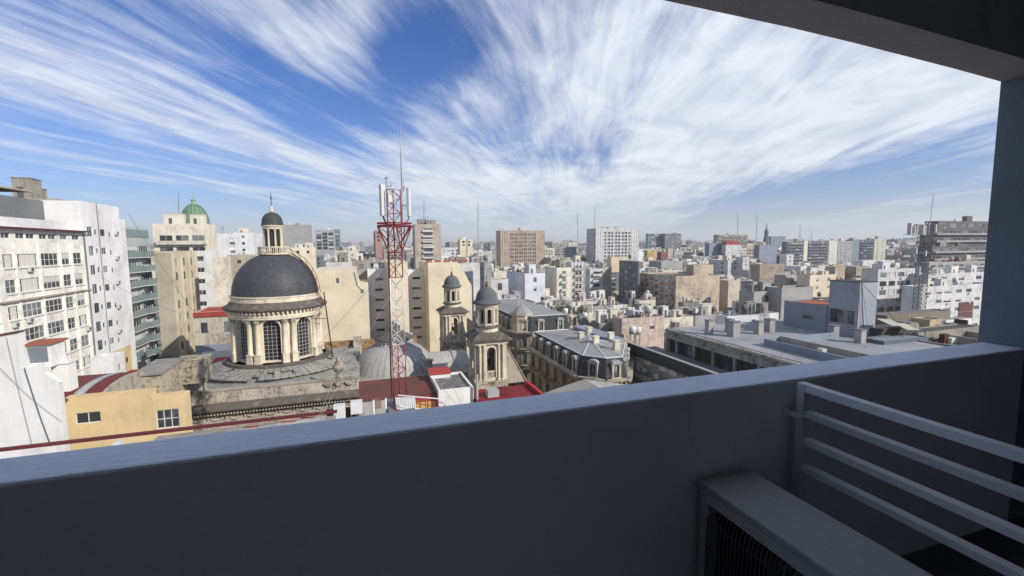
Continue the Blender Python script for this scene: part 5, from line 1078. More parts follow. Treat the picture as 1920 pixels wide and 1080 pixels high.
def mansard(name, label, pts, zr, zc, sides, inset=1.7, wall=FAC, nflo=5, roofm=ZN, dorm=3.3):
    """pts: footprint (counter-clockwise seen from above); sides: indices of edges with windows; zr roof top, zc cornice height"""
    cx, cy = sum(p[0] for p in pts)/len(pts), sum(p[1] for p in pts)/len(pts); r = thing(name, label, 'mansard house', (cx, cy, STREET)); n = len(pts)
    ins = []
    for i in range(n):
        p0, p1, p2 = Vector(pts[i-1]), Vector(pts[i]), Vector(pts[(i+1) % n]); e1, e2 = (p1-p0).normalized(), (p2-p1).normalized(); n1, n2 = Vector((-e1.y, e1.x)), Vector((-e2.y, e2.x)); bb = (n1+n2); bb /= max(.3, bb.dot(n1)); ins.append(p1+bb*inset*.42)
    q = MB(); q.add([(p[0], p[1], zc+.4) for p in pts]+[(p.x, p.y, zr) for p in ins], [(i, (i+1) % n, n+(i+1) % n, n+i) for i in range(n)]); q.build('mansard_roof', SLR, r)
    q = MB(); q.add([(p.x, p.y, zr) for p in ins]+[(cx, cy, zr+.9)], [(i, (i+1) % n, n) for i in range(n)]); q.build('roof', roofm, r)
    q = MB(); q.path([(p.x, p.y, zr+.03) for p in ins]+[(ins[0].x, ins[0].y, zr+.03)], .09, 5)
    for p in ins: q.bar((p.x, p.y, zr+.05), (cx, cy, zr+.93), .07)
    q.build('ridge', M['mwhite'], r)['kind'] = 'stuff'
    wallmb, cor, bal = MB(), MB(), MB()
    for i in range(n):
        a, b = Vector(pts[i]), Vector(pts[(i+1) % n]); L = (b-a).length; e = (b-a)/L; nn = Vector((e.y, -e.x)); rz = atan2(nn.x, -nn.y) if True else 0
        P = lambda u, z, d=0.: (a.x+e.x*u-nn.x*d, a.y+e.y*u-nn.y*d, z)
        hs = []
        nw = max(1, int(L/dorm)) if i in sides else 0
        if nw:
            s = L/nw; us = [s*(k+.5) for k in range(nw)]
            for f in range(nflo):
                for u in us: hs.append((u-.55, u+.55, zc-3.4-f*3.7, zc-1.0-f*3.7))
        xs = sorted(set([0., L]+[h[k] for h in hs for k in (0, 1)])); zs = sorted(set([STREET, zc]+[h[k] for h in hs for k in (2, 3)]))
        hset = {(round(h[0], 4), round(h[2], 4)) for h in hs}
        for zi in range(len(zs)-1):
            for xi in range(len(xs)-1):
                if (round(xs[xi], 4), round(zs[zi], 4)) in hset: continue
                wallmb.quad(P(xs[xi], zs[zi]), P(xs[xi+1], zs[zi]), P(xs[xi+1], zs[zi+1]), P(xs[xi], zs[zi+1]))
        for h in hs:
            wallmb.quad(P(h[0], h[2]), P(h[0], h[2], .25), P(h[0], h[3], .25), P(h[0], h[3])); wallmb.quad(P(h[1], h[2]), P(h[1], h[2], .25), P(h[1], h[3], .25), P(h[1], h[3])); wallmb.quad(P(h[0], h[3]), P(h[0], h[3], .25), P(h[1], h[3], .25), P(h[1], h[3])); wallmb.quad(P(h[0], h[2]), P(h[0], h[2], .25), P(h[1], h[2], .25), P(h[1], h[2]))
            me = window_meshes(1.1, 2.4, 2, 1, 'dark')[2]; c = P((h[0]+h[1])/2, h[2]); put(r, 'window', me, c, rz)
            for (x0_, x1_) in ((h[0]-.18, h[0]-.03), (h[1]+.03, h[1]+.18)): wallmb.hexa([P(x0_, h[2]-.1, -.003), P(x1_, h[2]-.1, -.003), P(x1_, h[2]-.1, -.12), P(x0_, h[2]-.1, -.12)], [P(x0_, h[3]+.2, -.003), P(x1_, h[3]+.2, -.003), P(x1_, h[3]+.2, -.12), P(x0_, h[3]+.2, -.12)])
        if nw:
            for f in range(0, nflo):
                z = zc-3.5-f*3.7
                for u in us:
                    bal.hexa([P(u-.9, z-.2, -.003), P(u+.9, z-.2, -.003), P(u+.9, z-.2, -.7), P(u-.9, z-.2, -.7)], [P(u-.9, z-.05, -.003), P(u+.9, z-.05, -.003), P(u+.9, z-.05, -.7), P(u-.9, z-.05, -.7)], 0)
                    for k in range(10): x = u-.85+k*1.7/9; bal.bar(P(x, z-.05, -.66), P(x, z+.85, -.66), .02, 3, 1)
                    bal.bar(P(u-.87, z+.85, -.66), P(u+.87, z+.85, -.66), .03, 4, 1)
            for u in us:
                o = put(r, 'dormer', dme, P(u, zc+.45, -.02), rz)
        for (z0_, z1_, o_) in ((zc-.35, zc, .35), (zc+.002, zc+.3, .8), (zc-4.3, zc-4.1, .25)): cor.hexa([P(-o_*.4, z0_, -.003), P(L+o_*.4, z0_, -.003), P(L+o_*.4, z0_, -o_), P(-o_*.4, z0_, -o_)], [P(-o_*.4, z1_, -.003), P(L+o_*.4, z1_, -.003), P(L+o_*.4, z1_, -o_), P(-o_*.4, z1_, -o_)])
        if i in sides:
            k = 0
            while k*.7 < L: cor.hexa([P(k*.7, zc-.3, -.36), P(k*.7+.25, zc-.3, -.36), P(k*.7+.25, zc-.3, -.7), P(k*.7, zc-.3, -.7)], [P(k*.7, zc, -.36), P(k*.7+.25, zc, -.36), P(k*.7+.25, zc, -.7), P(k*.7, zc, -.7)]); k += 1
    wallmb.build('wall', wall, r); cor.build('cornice', OLD, r)
    if bal.v: bal.build('balcony', [OLD, M['rail']], r)['kind'] = 'stuff'
    return r
# near house: corner (1093,670); far end (996,625)
HX = 31.0; zr = -17.0
yn = HX/(at_y(1100, 675, 50).x/50); pn = at_z(1093, 672, zr); 
mh = mansard('mansard_house', 'near mansard house with a slate roof, arched dormers and a rounded grey metal roof', [(HX, 83.), (HX, 61.5), (HX+2.8, 58.3), (HX+6.3, 58.2), (HX+12, 66.5), (HX+12, 83)], zr, zr-3.3, (0, 1, 2, 3))
q = MB()
for (x, y) in ((HX+5, 66), (HX+6.5, 62), (HX+9, 68), (HX+8, 74), (HX+4.3, 70)): q.box(x, x+.9, y, y+.9, zr+.1, zr+1.7); q.box(x-.08, x+.98, y-.08, y+.98, zr+1.702, zr+1.85)
q.build('chimney', M['cream_old'], mh)['kind'] = 'stuff'
q = MB(); q.box(HX+8.8, HX+11.6, 67, 82, zr+.2, zr+.75); q.build('raised_roof', M['bluegrey'], mh)
mansard('mansard_house', 'long dark mansard house with a turreted corner beyond the side street', [(HX, 128), (HX, 97.5), (HX+1.2, 94.6), (HX+4.0, 93.), (HX+13.5, 93.), (HX+13.5, 128)], -15.8, -19.4, (0, 1, 2, 3), wall=plaster((.27, .235, .19), .6, .6, grime=(.06, .055, .05)))
q = MB(); tx, ty = HX+2.9, 96.2; q.lathe([(2.4, -19.5), (2.4, -15.6), (2.7, -15.5), (2.3, -15.1)], tx, ty, 8, smooth=False); q.build('turret', DOR, bpy.data.objects['mansard_house.001'])
q = MB(); q.lathe([(2.6, -15.2), (1.6, -14.2), (0, -13.2)], tx, ty, 8, smooth=False); q.build('turret_roof', ZN, bpy.data.objects['mansard_house.001'])
claim(30, 44.8, 56, 130)

# ------------------------------------------------------------------ workshop block with glazed walls, roof terrace
GX = at_z(1180, 643, -17.2).x; gy1_, gy0_ = at_z(1180, 643, -17.2).y, at_x(1352, 700, GX).y-8
wk = thing('workshop_block', 'dark industrial block with grid glazing and a black roof fascia beside the blue grey roof', 'workshop', (GX+4, (gy0_+gy1_)/2, STREET))
q = MB(); q.box(GX-.25, GX-.003, gy0_, gy1_+.2, -18.9, -17.2); q.build('fascia', plain((.035, .04, .042), .5), wk)
q = MB(); q.box(GX-.3, GX+.25, gy0_, gy1_+.25, -17.19, -17.05); q.build('coping', M['grey'], wk)
q = MB(); q.box(GX+.25, GX+5.4, gy0_, gy1_, STREET, -18.2); q.build('roof', M['dgrey'], wk)
q = MB(); q.box(GX+.2, GX+.249, gy0_, gy1_, STREET, -18.9); q.build('pane', glass((.10, .10, .085), .3), wk)
L = gy1_-gy0_; npn = int(L/2.1)
rr = random.Random(9)
for k in range(npn):
    for j in range(6):
        y = gy0_+k*2.1; z = -18.9-.95*(j+1); 
        if rr.random() < .8: q = MB(); q.box(GX+.05, GX+.1, y+.06, y+2.04, z+.04, z+.91); q.build('panel', rr.choice((M['cream_old'], M['concrete'], M['grey'], M['roof2'])), wk)
q = MB()
for k in range(0, npn+1, 3): q.box(GX-.12, GX+.19, gy0_+k*2.1-.1, gy0_+k*2.1+.1, STREET, -18.91)
q.build('mullion', M['grey'], wk)['kind'] = 'stuff'
for i, (px, py) in enumerate(((1197, 690), (1209, 694), (1232, 706))):
    v = at_x(px, py, GX-.3); q = MB(); q.box(GX-.55, GX-.28, v.y-.42, v.y+.42, v.z-.32, v.z+.32); r_ = solo('air_conditioner', q, acm, ('left', 'middle', 'lower right')[i]+' one of three AC boxes on the glazed workshop wall', 'air conditioner', 'AC boxes on the workshop wall')
# raised concrete framed block
BX = at_z(1250, 616, -14.3).x; by1 = at_z(1250, 616, -14.3).y; by0 = 30.
up = thing('roof_terrace_block', 'concrete framed block with open bays under a wide pale grey flat roof', 'building', (BX+10, 50, STREET))
q = MB(); q.box(BX, BX+.35, by0, by1, -15.9, -14.3); q.box(BX-.15, BX-.003, by0, by1, -15.2, -15.0); q.box(BX-.3, BX-.003, by0, by1, -14.55, -14.35); q.build('edge_beam', plaster((.36, .34, .30), .8, .7, grime=(.07, .065, .06)), up)
y = by1-2.5
q = MB()
while y > by0: q.box(BX+.02, BX+.34, y-.16, y+.16, -20, -15.902); y -= 4.1
q.build('column', M['concrete'], up)['kind'] = 'stuff'
q = MB(); q.box(BX+.8, BX+.85, by0, by1, -20, -15.9); q.build('glazing', glass((.045, .045, .04), .25), up)
q = MB(); y = by0
while y < by1: q.box(BX+.74, BX+.79, y, y+.06, -20, -15.9); y += 1.35
for z in (-17, -18.1): q.box(BX+.745, BX+.785, by0, by1, z-.03, z+.03)
q.build('glazing_bar', M['rail'], up)['kind'] = 'stuff'
q = MB(); q.box(BX+.001, BX+27, by1, by1+.3, STREET, -14.3); q.box(BX, BX+27, by0, by1-.003, STREET, -20.01); q.build('wall', plaster((.42, .36, .30), .6, .6), up)
RZ = -14.32
rfm = plaster((.29, .30, .32), .6, .35, scale=.9, grime=(.15, .155, .16))
q = MB(); q.box(BX+.36, BX+27, by0, by1-.003, -15.3, RZ); q.build('roof', rfm, up)
tr = thing('tar_roof', 'dark cluttered tar roof between the flat roof terrace and the right pillar', 'roof', (BX+36, 50, STREET)); q = MB(); q.box(BX+27.01, BX+60, 34, by1, STREET, -15.6); q.build('slab', plaster((.10, .10, .10), .6, .3, grime=(.3, .28, .25)), tr)
q = MB(); rt_ = random.Random(12)
for _ in range(46): x_, y_ = BX+28+rt_.random()*28, 40+rt_.random()*22; w_1, w_2 = rt_.uniform(.3, 2.2), rt_.uniform(.3, 2.2); q.box(x_, x_+w_1, y_, y_+w_2, -15.598, -15.6+rt_.uniform(.3, 1.5), rt_.randrange(4))
q.build('roof_clutter', [M['concrete'], M['cream_old'], M['rust'], M['dgrey']], tr)['kind'] = 'stuff'
for (x0_, x1_, y0_, y1_, h_) in ((27.2, 27.5, 36, 60, 1.5), (27.5, 44, 52.5, 52.8, 1.3), (38, 38.3, 38, 52.4, 1.1)): q = MB(); q.box(BX+x0_, BX+x1_, y0_, y1_, -15.599, -15.6+h_); q.build('dividing_wall', M['concrete'], tr)
q = MB(); q.path([(BX+.1, by0, -14.1), (BX+.1, by1, -14.1)], .05, 5)
y = by0
while y < by1: q.bar((BX+.1, y, -14.3), (BX+.1, y, -14.1), .03); y += 3
q.build('pipe', M['black'], up)
def stack(px, pt, pb, w, label, d=None):
    b = at_z(px, pb, RZ); t = at_y(px, pt, b.y).z; d = d or w; q = MB(); q.box(b.x-w/2, b.x+w/2, b.y, b.y+d, RZ+.003, t, 0); q.box(b.x-w/2-.1, b.x+w/2+.1, b.y-.1, b.y+d+.1, t+.002, t+.14, 1)
    solo('chimney_stack', q, [M['grey'], M['dgrey']], label, 'chimney', 'square stacks on the flat roof')
for (px, pt, pb, w, lb) in ((1333, 602, 628, .9, 'grey square roof stack, first from the left on the flat roof'), (1371, 600, 624, .9, 'grey square roof stack, second from the left on the flat roof'), (1381, 605, 632, 1.3, 'wide roof stack lit on its right face, in the middle of the row'), (1427, 604, 627, 1., 'roof stack just left of the blue grey low block'),
                            (1448, 600, 623, 1.1, 'roof stack touching the blue grey low block'), (1568, 612, 634, 1.1, 'roof stack in front of the tall grey tower'), (1619, 620, 644, 1.0, 'capped roof stack right of the tall grey tower')): stack(px, pt, pb, w, lb)
# grey stair tower and low block
x0, x1, y0, y1, zt = from_px(1556, 1613, 1646, 530, Y=47.6)
tw = thing('roof_tower', 'tall blank grey roof tower with a dark window band low on its shaded side', 'roof tower', ((x0+x1)/2, (y0+y1)/2, RZ))
q = MB(); wl_ = y1-y0; facade(q, (x0, y1), 'W', wl_, RZ, zt, [(.3, wl_-.55, RZ+1.9, RZ+4.0)], .15)
for (a, b, c, d_) in ((x0, y0, x1, y0), (x1, y0, x1, y1), (x1, y1, x0, y1)): q.quad((a, b, RZ), (c, d_, RZ), (c, d_, zt), (a, b, zt))
q.quad((x0, y0, zt), (x1, y0, zt), (x1, y1, zt), (x0, y1, zt)); q.build('wall', plaster((.30, .32, .36), .2, .3), tw)
q = MB(); q.box(x0-.08, x1+.08, y0-.08, y1+.08, zt+.003, zt+.1); q.build('roof', M['black'], tw)
for i in range(4):
    a = y0+.55+(wl_-.85)*i/4; b = y0+.55+(wl_-.85)*(i+1)/4; q = MB(); q.box(x0+.10, x0+.13, a+.04, b-.04, RZ+1.92, RZ+3.98); q.build('pane', M['glass'], tw)
q = MB(); q.path([(x0+.3, y0-.04, zt-.1), (x0+.7, y0-.05, zt-3.5), (x0+1.2, y0-.05, zt-6.5), (x0+1.6, y0-.05, zt-8.2)], .04, 4); q.path([(x0+.35, y0-.04, zt-.1), (x1+2, y0-3, RZ+1)], .04, 4); q.path([(x0-.1, y0+.1, zt-.1), (x0-3.5, y0-3, RZ+.2)], .03, 4); q.build('cable', M['black'], tw)
lx0, lx1, ly0, ly1, lz = from_px(1471, 1541, 1556, 568, Y=y1+.6)
lx0 = x0-.4; ly0 = y1+.05; ly1 = at_x(1471, 560, lx0).y; lz = at_x(1541, 572, lx0).z; lx1 = x0+6
lb_ = block('roof_block', 'low blue grey roof block with one slot window left of the tall grey tower', 'roof block', lx0, lx1, ly0, ly1, lz, plaster((.26, .28, .32), .15, .2), {'W': [(3.6, lz-2.6, 1.9, .6, 'dark', (3, 1))]}, zb=RZ, parapet=.15, indiv=True, roofm=M['tile'])
# long low parapet box on the roof
p0, p1, p2 = at_z(1430, 640, RZ), at_z(1620, 668, RZ), at_z(1690, 662, RZ)
q = MB(); v0 = at_z(1432, 648, RZ); v1 = at_z(1610, 690, RZ); zt_ = RZ+1.0
hx = v0.x; q.box(hx, hx+.2, 20., v0.y, RZ+.002, zt_); q.box(hx+.2, hx+14, v0.y-.2, v0.y, RZ+.002, zt_)
solo('low_wall', q, plaster((.21, .24, .29), .2, .2), 'low blue grey parapet wall crossing the flat roof', 'wall')
q = MB(); q.box(hx+2.6, hx+2.8, 20., v0.y-.21, RZ+.004, zt_+.25); solo('stained_wall', q, M['concrete'], 'stained concrete wall running just inside the low blue grey parapet', 'wall')
v = at_z(1537, 658, zt_-.1); q = MB(); q.box(hx+.7, hx+1.4, v.y-.3, v.y+.5, zt_-.3, zt_+.15); solo('air_conditioner', q, acm, 'single white AC box lying between the low walls on the flat roof', 'air conditioner')
claim(GX-1, BX+44, 28, by1+1)
# awnings, sheds right of the tower
v = at_z(1690, 605, -12.0); sd_ = thing('awning_shed', 'dark open shed with two pale tilted awning sheets right of the grey tower', 'shed', (v.x, v.y, RZ))
for (px, py) in ((1668, 600), (1697, 608)):
    a = at_y(px, py, v.y); q = MB(); q.hexa([(a.x-1.5, a.y-1.2, a.z-.55), (a.x+1.5, a.y-1.2, a.z-.8), (a.x+1.3, a.y+.8, a.z-.1), (a.x-1.6, a.y+.8, a.z+.15)], [(a.x-1.5, a.y-1.2, a.z-.5), (a.x+1.5, a.y-1.2, a.z-.75), (a.x+1.3, a.y+.8, a.z-.05), (a.x-1.6, a.y+.8, a.z+.2)]); q.build('awning', corrugated((.42, .39, .33), .35, 'x', .5), sd_)
q = MB(); a = at_y(1690, 625, v.y); q.box(a.x-3.5, a.x+4., a.y+.9, a.y+3.6, RZ+.01, a.z+.7); q.build('wall', M['black'], sd_)
q = MB()
for x in (-1.4, 1.4, 3.6): q.bar((a.x+x, a.y-1, RZ), (a.x+x, a.y-1, a.z+.6), .06)
q.build('post', M['rail'], sd_)['kind'] = 'stuff'
def roof_box(name, label, cat, xl, xc, xr, yt, Y, hgt, mat, roofm=None, **k):
    x0, x1, y0, y1, zt = from_px(xl, xc, xr, yt, Y=Y); return block(name, label, cat, x0, x1, y0, min(y1, y0+10), zt, mat, k.pop('faces', {}), zb=zt-hgt, parapet=k.pop('parapet', .15), roofm=roofm, **k)
roof_box('long_shed', 'long dark flat roofed shed below the second mast', 'shed', 1655, 1664, 1782, 592, 58, 6, plaster((.20, .18, .15), .7, .6), M['roof'])
roof_box('rusty_annex', 'rust streaked pale wall panel beside the dark shed under the second mast', 'annex', 1738, 1744, 1768, 600, 54, 6, plaster((.46, .36, .24), .8, .9), M['roof'])
roof_box('pale_annex', 'pale rooftop hut near the right pillar', 'hut', 1768, 1774, 1822, 601, 56, 7, M['white2'], M['roof2'])
roof_box('roof_step', 'low concrete roof step close to the right pillar', 'roof', 1715, 1722, 1836, 624, 46, 5, M['concrete'], M['black'])
roof_box('roof_corner', 'blue grey roof parapet with a small white plate', 'parapet', 1655, 1658, 1740, 640, 43, 4, M['navy'], M['bluegrey'])

# ------------------------------------------------------------------ placed buildings of the middle and far city
PROT = []
def BW(name, label, cat, xl, xc, xr, yt, yb, Y, wall, fS=None, fW=None, **k):
    x0, x1, y0, y1, zt = from_px(xl, xc, xr, yt, Y=Y); y1 = max(y1, y0+6); F_ = {}
    vis = max(6, (yb-yt)*at_y(xc, yt, Y).length/F*1.02)
    if fS is not None: F_['S'] = grid(x1-x0, zt, zt-vis, **fS)
    if fW is not None: F_['W'] = grid(y1-y0, zt, zt-vis, **fW)
    claim(x0, x1, y0, y1); PROT.append((xl, xr, yt, yb, Y))
    if Y < 260: k.setdefault('acs', .16)
    return block(name, label, cat, x0, x1, y0, y1, zt, wall, F_, **k)
G = dict
AB = 'apartment_building'; AC_ = 'apartment block'
W2 = plaster((.58, .58, .575), .4, .55); TAN2 = plaster((.48, .40, .31), .7, .8, grime=(.12, .10, .08)); BRK = plaster((.44, .36, .29), .35, .3); GRY2 = plaster((.34, .34, .335), .5, .6)
TONES = [('white', W2), ('pale grey', GRY2), ('cream', M['cream_old']), ('beige', plaster((.44, .40, .34), .6, .7)), ('grey', plaster((.30, .30, .30), .5, .5)), ('off white', plaster((.56, .54, .50), .35, .45)), ('bone', plaster((.60, .57, .51), .5, .6)), ('dark grey', M['dgrey']), ('chalk white', M['white2']), ('sooty', plaster((.22, .21, .20), .6, .7)), ('grimy', plaster((.42, .40, .37), .9, .9, grime=(.08, .075, .07)))]
SEEN = {}
BW(AB, 'tall beige balcony tower just right of the red mast', AC_, 773, 777, 826, 420, 495, 260, M['tan'], G(cw=7.2, ww=5.2, wh=2.0, fh=3.0, top=2.2, margin=4.0), G(cw=5, ww=1.6), balcony={'S': 'each'}, indiv=True, accent=W2, roof_junk=4, parapet=.4)
BW('hotel_slab', 'broad brown slab block with a regular window grid on the skyline', 'slab block', 930, 938, 1021, 432, 500, 420, BRK, G(cw=4.6, ww=3.2, wh=2.2, fh=3.6, top=3, margin=9), G(cw=8, ww=1, wh=1, drop=.7), rec=.6, roof_junk=3, pier={'S': 20})
BW(AB, 'large white slab block with a dense window grid and dark left side', AC_, 1100, 1117, 1198, 428, 492, 450, W2, G(cw=4.4, ww=3.0, wh=2.3, fh=3.7, top=4, margin=10), G(cw=4, ww=2, wh=1.6), rec=.9, roof_junk=4, pier={'S': 18})
BW('glass_tower', 'blue glass office building on the skyline right of the white slab', 'office building', 1211, 1215, 1239, 438, 466, 620, M['teal'], G(cw=5, ww=4.4, wh=2.6, fh=3.6), None, rec=.1)
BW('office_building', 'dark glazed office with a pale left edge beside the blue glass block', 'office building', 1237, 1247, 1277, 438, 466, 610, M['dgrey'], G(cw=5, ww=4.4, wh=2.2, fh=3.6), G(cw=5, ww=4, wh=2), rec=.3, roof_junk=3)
BW('office_building', 'wide plain grey tower with rounded roof tanks behind the black dome', 'office building', 522, 527, 583, 421, 460, 520, M['grey'], None, None, roof_junk=4)
BW('glass_tower', 'dark glass office tower with a pale crown left of the mast', 'office building', 586, 590, 627, 431, 466, 560, plaster((.34, .36, .38), .1, .1), G(cw=6, ww=5, wh=3.2, fh=4, top=3), G(cw=6, ww=5, wh=3), rec=.3, roof_junk=2)
BW('glass_tower', 'slim blue tower behind the dark glass office', 'office building', 624, 626, 637, 430, 462, 620, M['teal'], G(cw=5, ww=4, wh=3, fh=4), None)
BW(AB, 'reddish block with window bands behind the mast platform', AC_, 700, 703, 716, 432, 456, 420, plaster((.36, .22, .19), .3, .3), G(cw=4, ww=2.4, wh=1.8, fh=3.2), None)
BW(AB, 'long yellow beige terrace building right of the lantern', AC_, 528, 545, 590, 464, 478, 300, M['cream'], G(cw=5, ww=1.6, wh=1.6, fh=3.4, top=2), None, roof_junk=4)
BW(AB, 'white rooftop room row directly above the blank cream wall', 'rooftop rooms', 596, 611, 658, 492, 506, 140, W2, G(cw=6, ww=1.2, wh=1.2), None, roof_junk=3)
BW(AB, 'wide pale building with few windows between lantern and mast', AC_, 624, 628, 673, 470, 484, 260, M['cream_old'], G(cw=4.5, ww=1.3, wh=1.4), None, roof_junk=3)
BW(AB, 'low reddish roofed building left of the mast shaft', 'building', 655, 660, 694, 488, 502, 150, M['concrete'], G(cw=4.5, ww=1.3, wh=1.4), None, roofm=M['tile'], roof_junk=2)
BW(AB, 'small cream building with dark openings on the skyline right of the beige tower', AC_, 858, 862, 886, 449, 466, 430, M['cream'], G(cw=5, ww=2.4, wh=2), None, roof_junk=2)
BW(AB, 'white party wall with small windows and a diagonal shadow behind the bell towers', AC_, 846, 850, 905, 494, 560, 150, W2, G(cw=9, ww=1.3, wh=1, fh=3.6, drop=.3), None, indiv=True, roof_junk=3)
BW(AB, 'wing of the white party wall casting the diagonal shadow', AC_, 905, 908, 921, 492, 560, 140, GRY2, None, G(cw=4, ww=1.5), roof_junk=1)
BW(AB, 'white French style house with dark mansard behind the right bell tower', 'mansard house', 920, 921, 953, 524, 565, 152, W2, G(cw=4, ww=1.6, wh=2.6, fh=4.2), None, indiv=True, parapet=.3, roofm=SLR)
BW(AB, 'blue grey blank wall building with a lit white face behind the mansard houses', AC_, 950, 984, 1022, 513, 568, 150, plaster((.58, .60, .64), .2, .25), [] and None or G(cw=4, ww=1.2, wh=1.8, fh=3.2, margin=.6, drop=.2), None, roof_junk=2, indiv=True)
BW(AB, 'grey blank walled block with an ornate windowed face, centre of the city', AC_, 1022, 1044, 1071, 502, 570, 165, M['cream_old'], G(cw=3.6, ww=1.8, wh=1.8, fh=3.0), None, balcony={'S': 'full'}, roof_junk=3, accent=W2)
BW(AB, 'tall white balcony block with brown strips in the centre', AC_, 1068, 1071, 1097, 492, 566, 175, W2, G(cw=4.4, ww=3.2, wh=1.7, fh=2.9), None, balcony={'S': 'each'}, roof_junk=3, accent=BRK, pier={'S': 4})
BW(AB, 'white terraced block with stepped balconies beside a beige side wall', AC_, 1103, 1106, 1131, 504, 566, 185, W2, G(cw=4.4, ww=3.4, wh=1.7, fh=2.9), None, balcony={'S': 'full'}, roof_junk=2)
BW(AB, 'narrow beige blank wall between the white terraces and the dark tower', AC_, 1128, 1131, 1147, 501, 560, 186, M['tan'], None, None, roof_junk=1)
BW(AB, 'cream building with two dark vertical strips in front of the white slab', AC_, 1143, 1146, 1184, 482, 512, 300, plaster((.60, .50, .36), .15, .2), G(cw=17, ww=3.0, wh=18, fh=30, top=1.5), None, parapet=.5)
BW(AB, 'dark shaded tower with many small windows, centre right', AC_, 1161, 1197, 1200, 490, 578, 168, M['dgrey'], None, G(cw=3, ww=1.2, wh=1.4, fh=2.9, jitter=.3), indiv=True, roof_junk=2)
BW(AB, 'stained tan blank walled block with a raised roof box and a dark windowed left side', AC_, 1198, 1268, 1350, 518, 590, 150, TAN2, [] and None or G(cw=15, ww=.9, wh=.9, fh=4.2, top=5), G(cw=3.3, ww=1.9, wh=1.8, fh=2.9), balcony={'W': 'alt'}, indiv=True, roof_junk=0, roofm=M['roof'])
roof_box('roof_box', 'square tan concrete box raised on top of the stained tan block', 'roof box', 1287, 1301, 1338, 497, 156, 6, TAN2, M['roof'])
BW(AB, 'dark recessed strip of flats right of the stained tan block', AC_, 1348, 1351, 1366, 521, 585, 156, M['dgrey'], G(cw=4, ww=2.6, wh=1.3, fh=3), None)
BW(AB, 'beige stone walled block with a large diagonal shadow', AC_, 1362, 1366, 1411, 526, 590, 150, plaster((.48, .43, .36), .5, .5), G(cw=20, ww=1, wh=1, drop=.6), None, roof_junk=2)
BW(AB, 'grey wing standing right of the diagonally shaded beige wall', AC_, 1408, 1412, 1420, 528, 590, 135, GRY2, None, G(cw=4, ww=1.3))
BW(AB, 'white block with three small windows on its lit left part, right of centre', AC_, 1329, 1365, 1391, 488, 524, 235, W2, G(cw=5, ww=1.2, wh=1.4, drop=.3), G(cw=6, ww=1.4, wh=1.4), roof_junk=3)
BW(AB, 'yellow house on the skyline below the blue glass block', 'house', 1211, 1214, 1231, 469, 486, 420, plaster((.48, .36, .17), .4, .4), G(cw=5, ww=1.5, wh=1.5), None, roof_junk=1)
BW(AB, 'dull red house among pale roofs below the dark glazed office', 'house', 1232, 1240, 1252, 472, 490, 400, plaster((.24, .09, .08), .4, .4), G(cw=5, ww=1.5, wh=1.5), None, roof_junk=1)
BW(AB, 'peach coloured narrow building right of the dull red house', 'house', 1250, 1253, 1262, 466, 490, 430, plaster((.50, .42, .34), .4, .4), None, None)
BW(AB, 'long lavender grey blank walled building with a pale hut on top', AC_, 1322, 1330, 1364, 456, 478, 400, M['bluegrey'], None, None, roof_junk=3)
BW(AB, 'white building topped by a long red box, right of centre', AC_, 1358, 1361, 1386, 459, 482, 390, W2, G(cw=8, ww=1.5, wh=1.5), None, roof_junk=0)
BW('red_billboard', 'long plain red box on the roof of the white building', 'roof box', 1359, 1361, 1385, 452, 459, 391, M['redroof'], None, None)
BW(AB, 'wide dark terraced block stepping up on the skyline right of centre', AC_, 1338, 1346, 1402, 440, 460, 480, M['concrete'], G(cw=5, ww=4, wh=1.8, fh=3.2), None, balcony={'S': 'full'}, roof_junk=5)
BW(AB, 'plain blue grey blank wall with a small window, right skyline', AC_, 1418, 1424, 1457, 460, 492, 320, M['bluegrey'], G(cw=14, ww=1, wh=1, drop=.5), None, roof_junk=2)
BW(AB, 'bluish office block far off right of the dark steeple', 'office building', 1442, 1446, 1473, 443, 466, 620, M['bluegrey'], G(cw=7, ww=1.6, wh=1.6), G(cw=7, ww=1.6, wh=1.6))
for i, (xl, xc, xr, yt, yb, w, kind, lab) in enumerate((
    (1473, 1476, 1508, 453, 496, M['dgrey'], 1, 'dark balcony slab, first from left in the long row of slabs'), (1505, 1508, 1515, 452, 496, M['cream_old'], 0, 'thin lit cream end wall in the long row of slabs'),
    (1513, 1515, 1554, 452, 496, M['dgrey'], 1, 'wide shaded slab with shallow balconies in the long row'), (1552, 1555, 1571, 451, 496, plaster((.55, .54, .49), .2, .3), 0, 'pale blank end wall with a diagonal shadow in the long row of slabs'),
    (1570, 1572, 1599, 452, 496, GRY2, 2, 'grey windowed slab in the middle of the long row'), (1597, 1599, 1612, 449, 496, M['bluegrey'], 0, 'lavender grey blank slab in the long row'),
    (1611, 1613, 1640, 450, 496, M['navy'], 1, 'dark navy balcony slab towards the right end of the row'), (1638, 1640, 1662, 448, 488, plaster((.52, .52, .42), .2, .3), 2, 'cream green block with few small windows ending the long row'))):
    BW(AB, lab, AC_, xl, xc, xr, yt, yb, 340, w, (None, G(cw=4.4, ww=3.2, wh=1.6, fh=3), G(cw=6, ww=1.5, wh=1.6, fh=3.2, drop=.2))[kind], None, balcony={'S': 'full'} if kind == 1 else None, roof_junk=2)
BW(AB, 'small bright white block standing on a dark roof, right of centre', AC_, 1473, 1475, 1488, 477, 492, 260, W2, G(cw=6, ww=1.2, wh=1.2), None)
BW(AB, 'slim white block with one window behind the stained concrete building', AC_, 1389, 1393, 1405, 482, 510, 230, W2, G(cw=5, ww=1.2, wh=1.2), None)
BW(AB, 'stained brown concrete block with blotched walls, right of centre', AC_, 1412, 1425, 1471, 496, 540, 190, plaster((.36, .31, .25), .9, .9), G(cw=9, ww=1., wh=1.2, drop=.3), None, roof_junk=2)
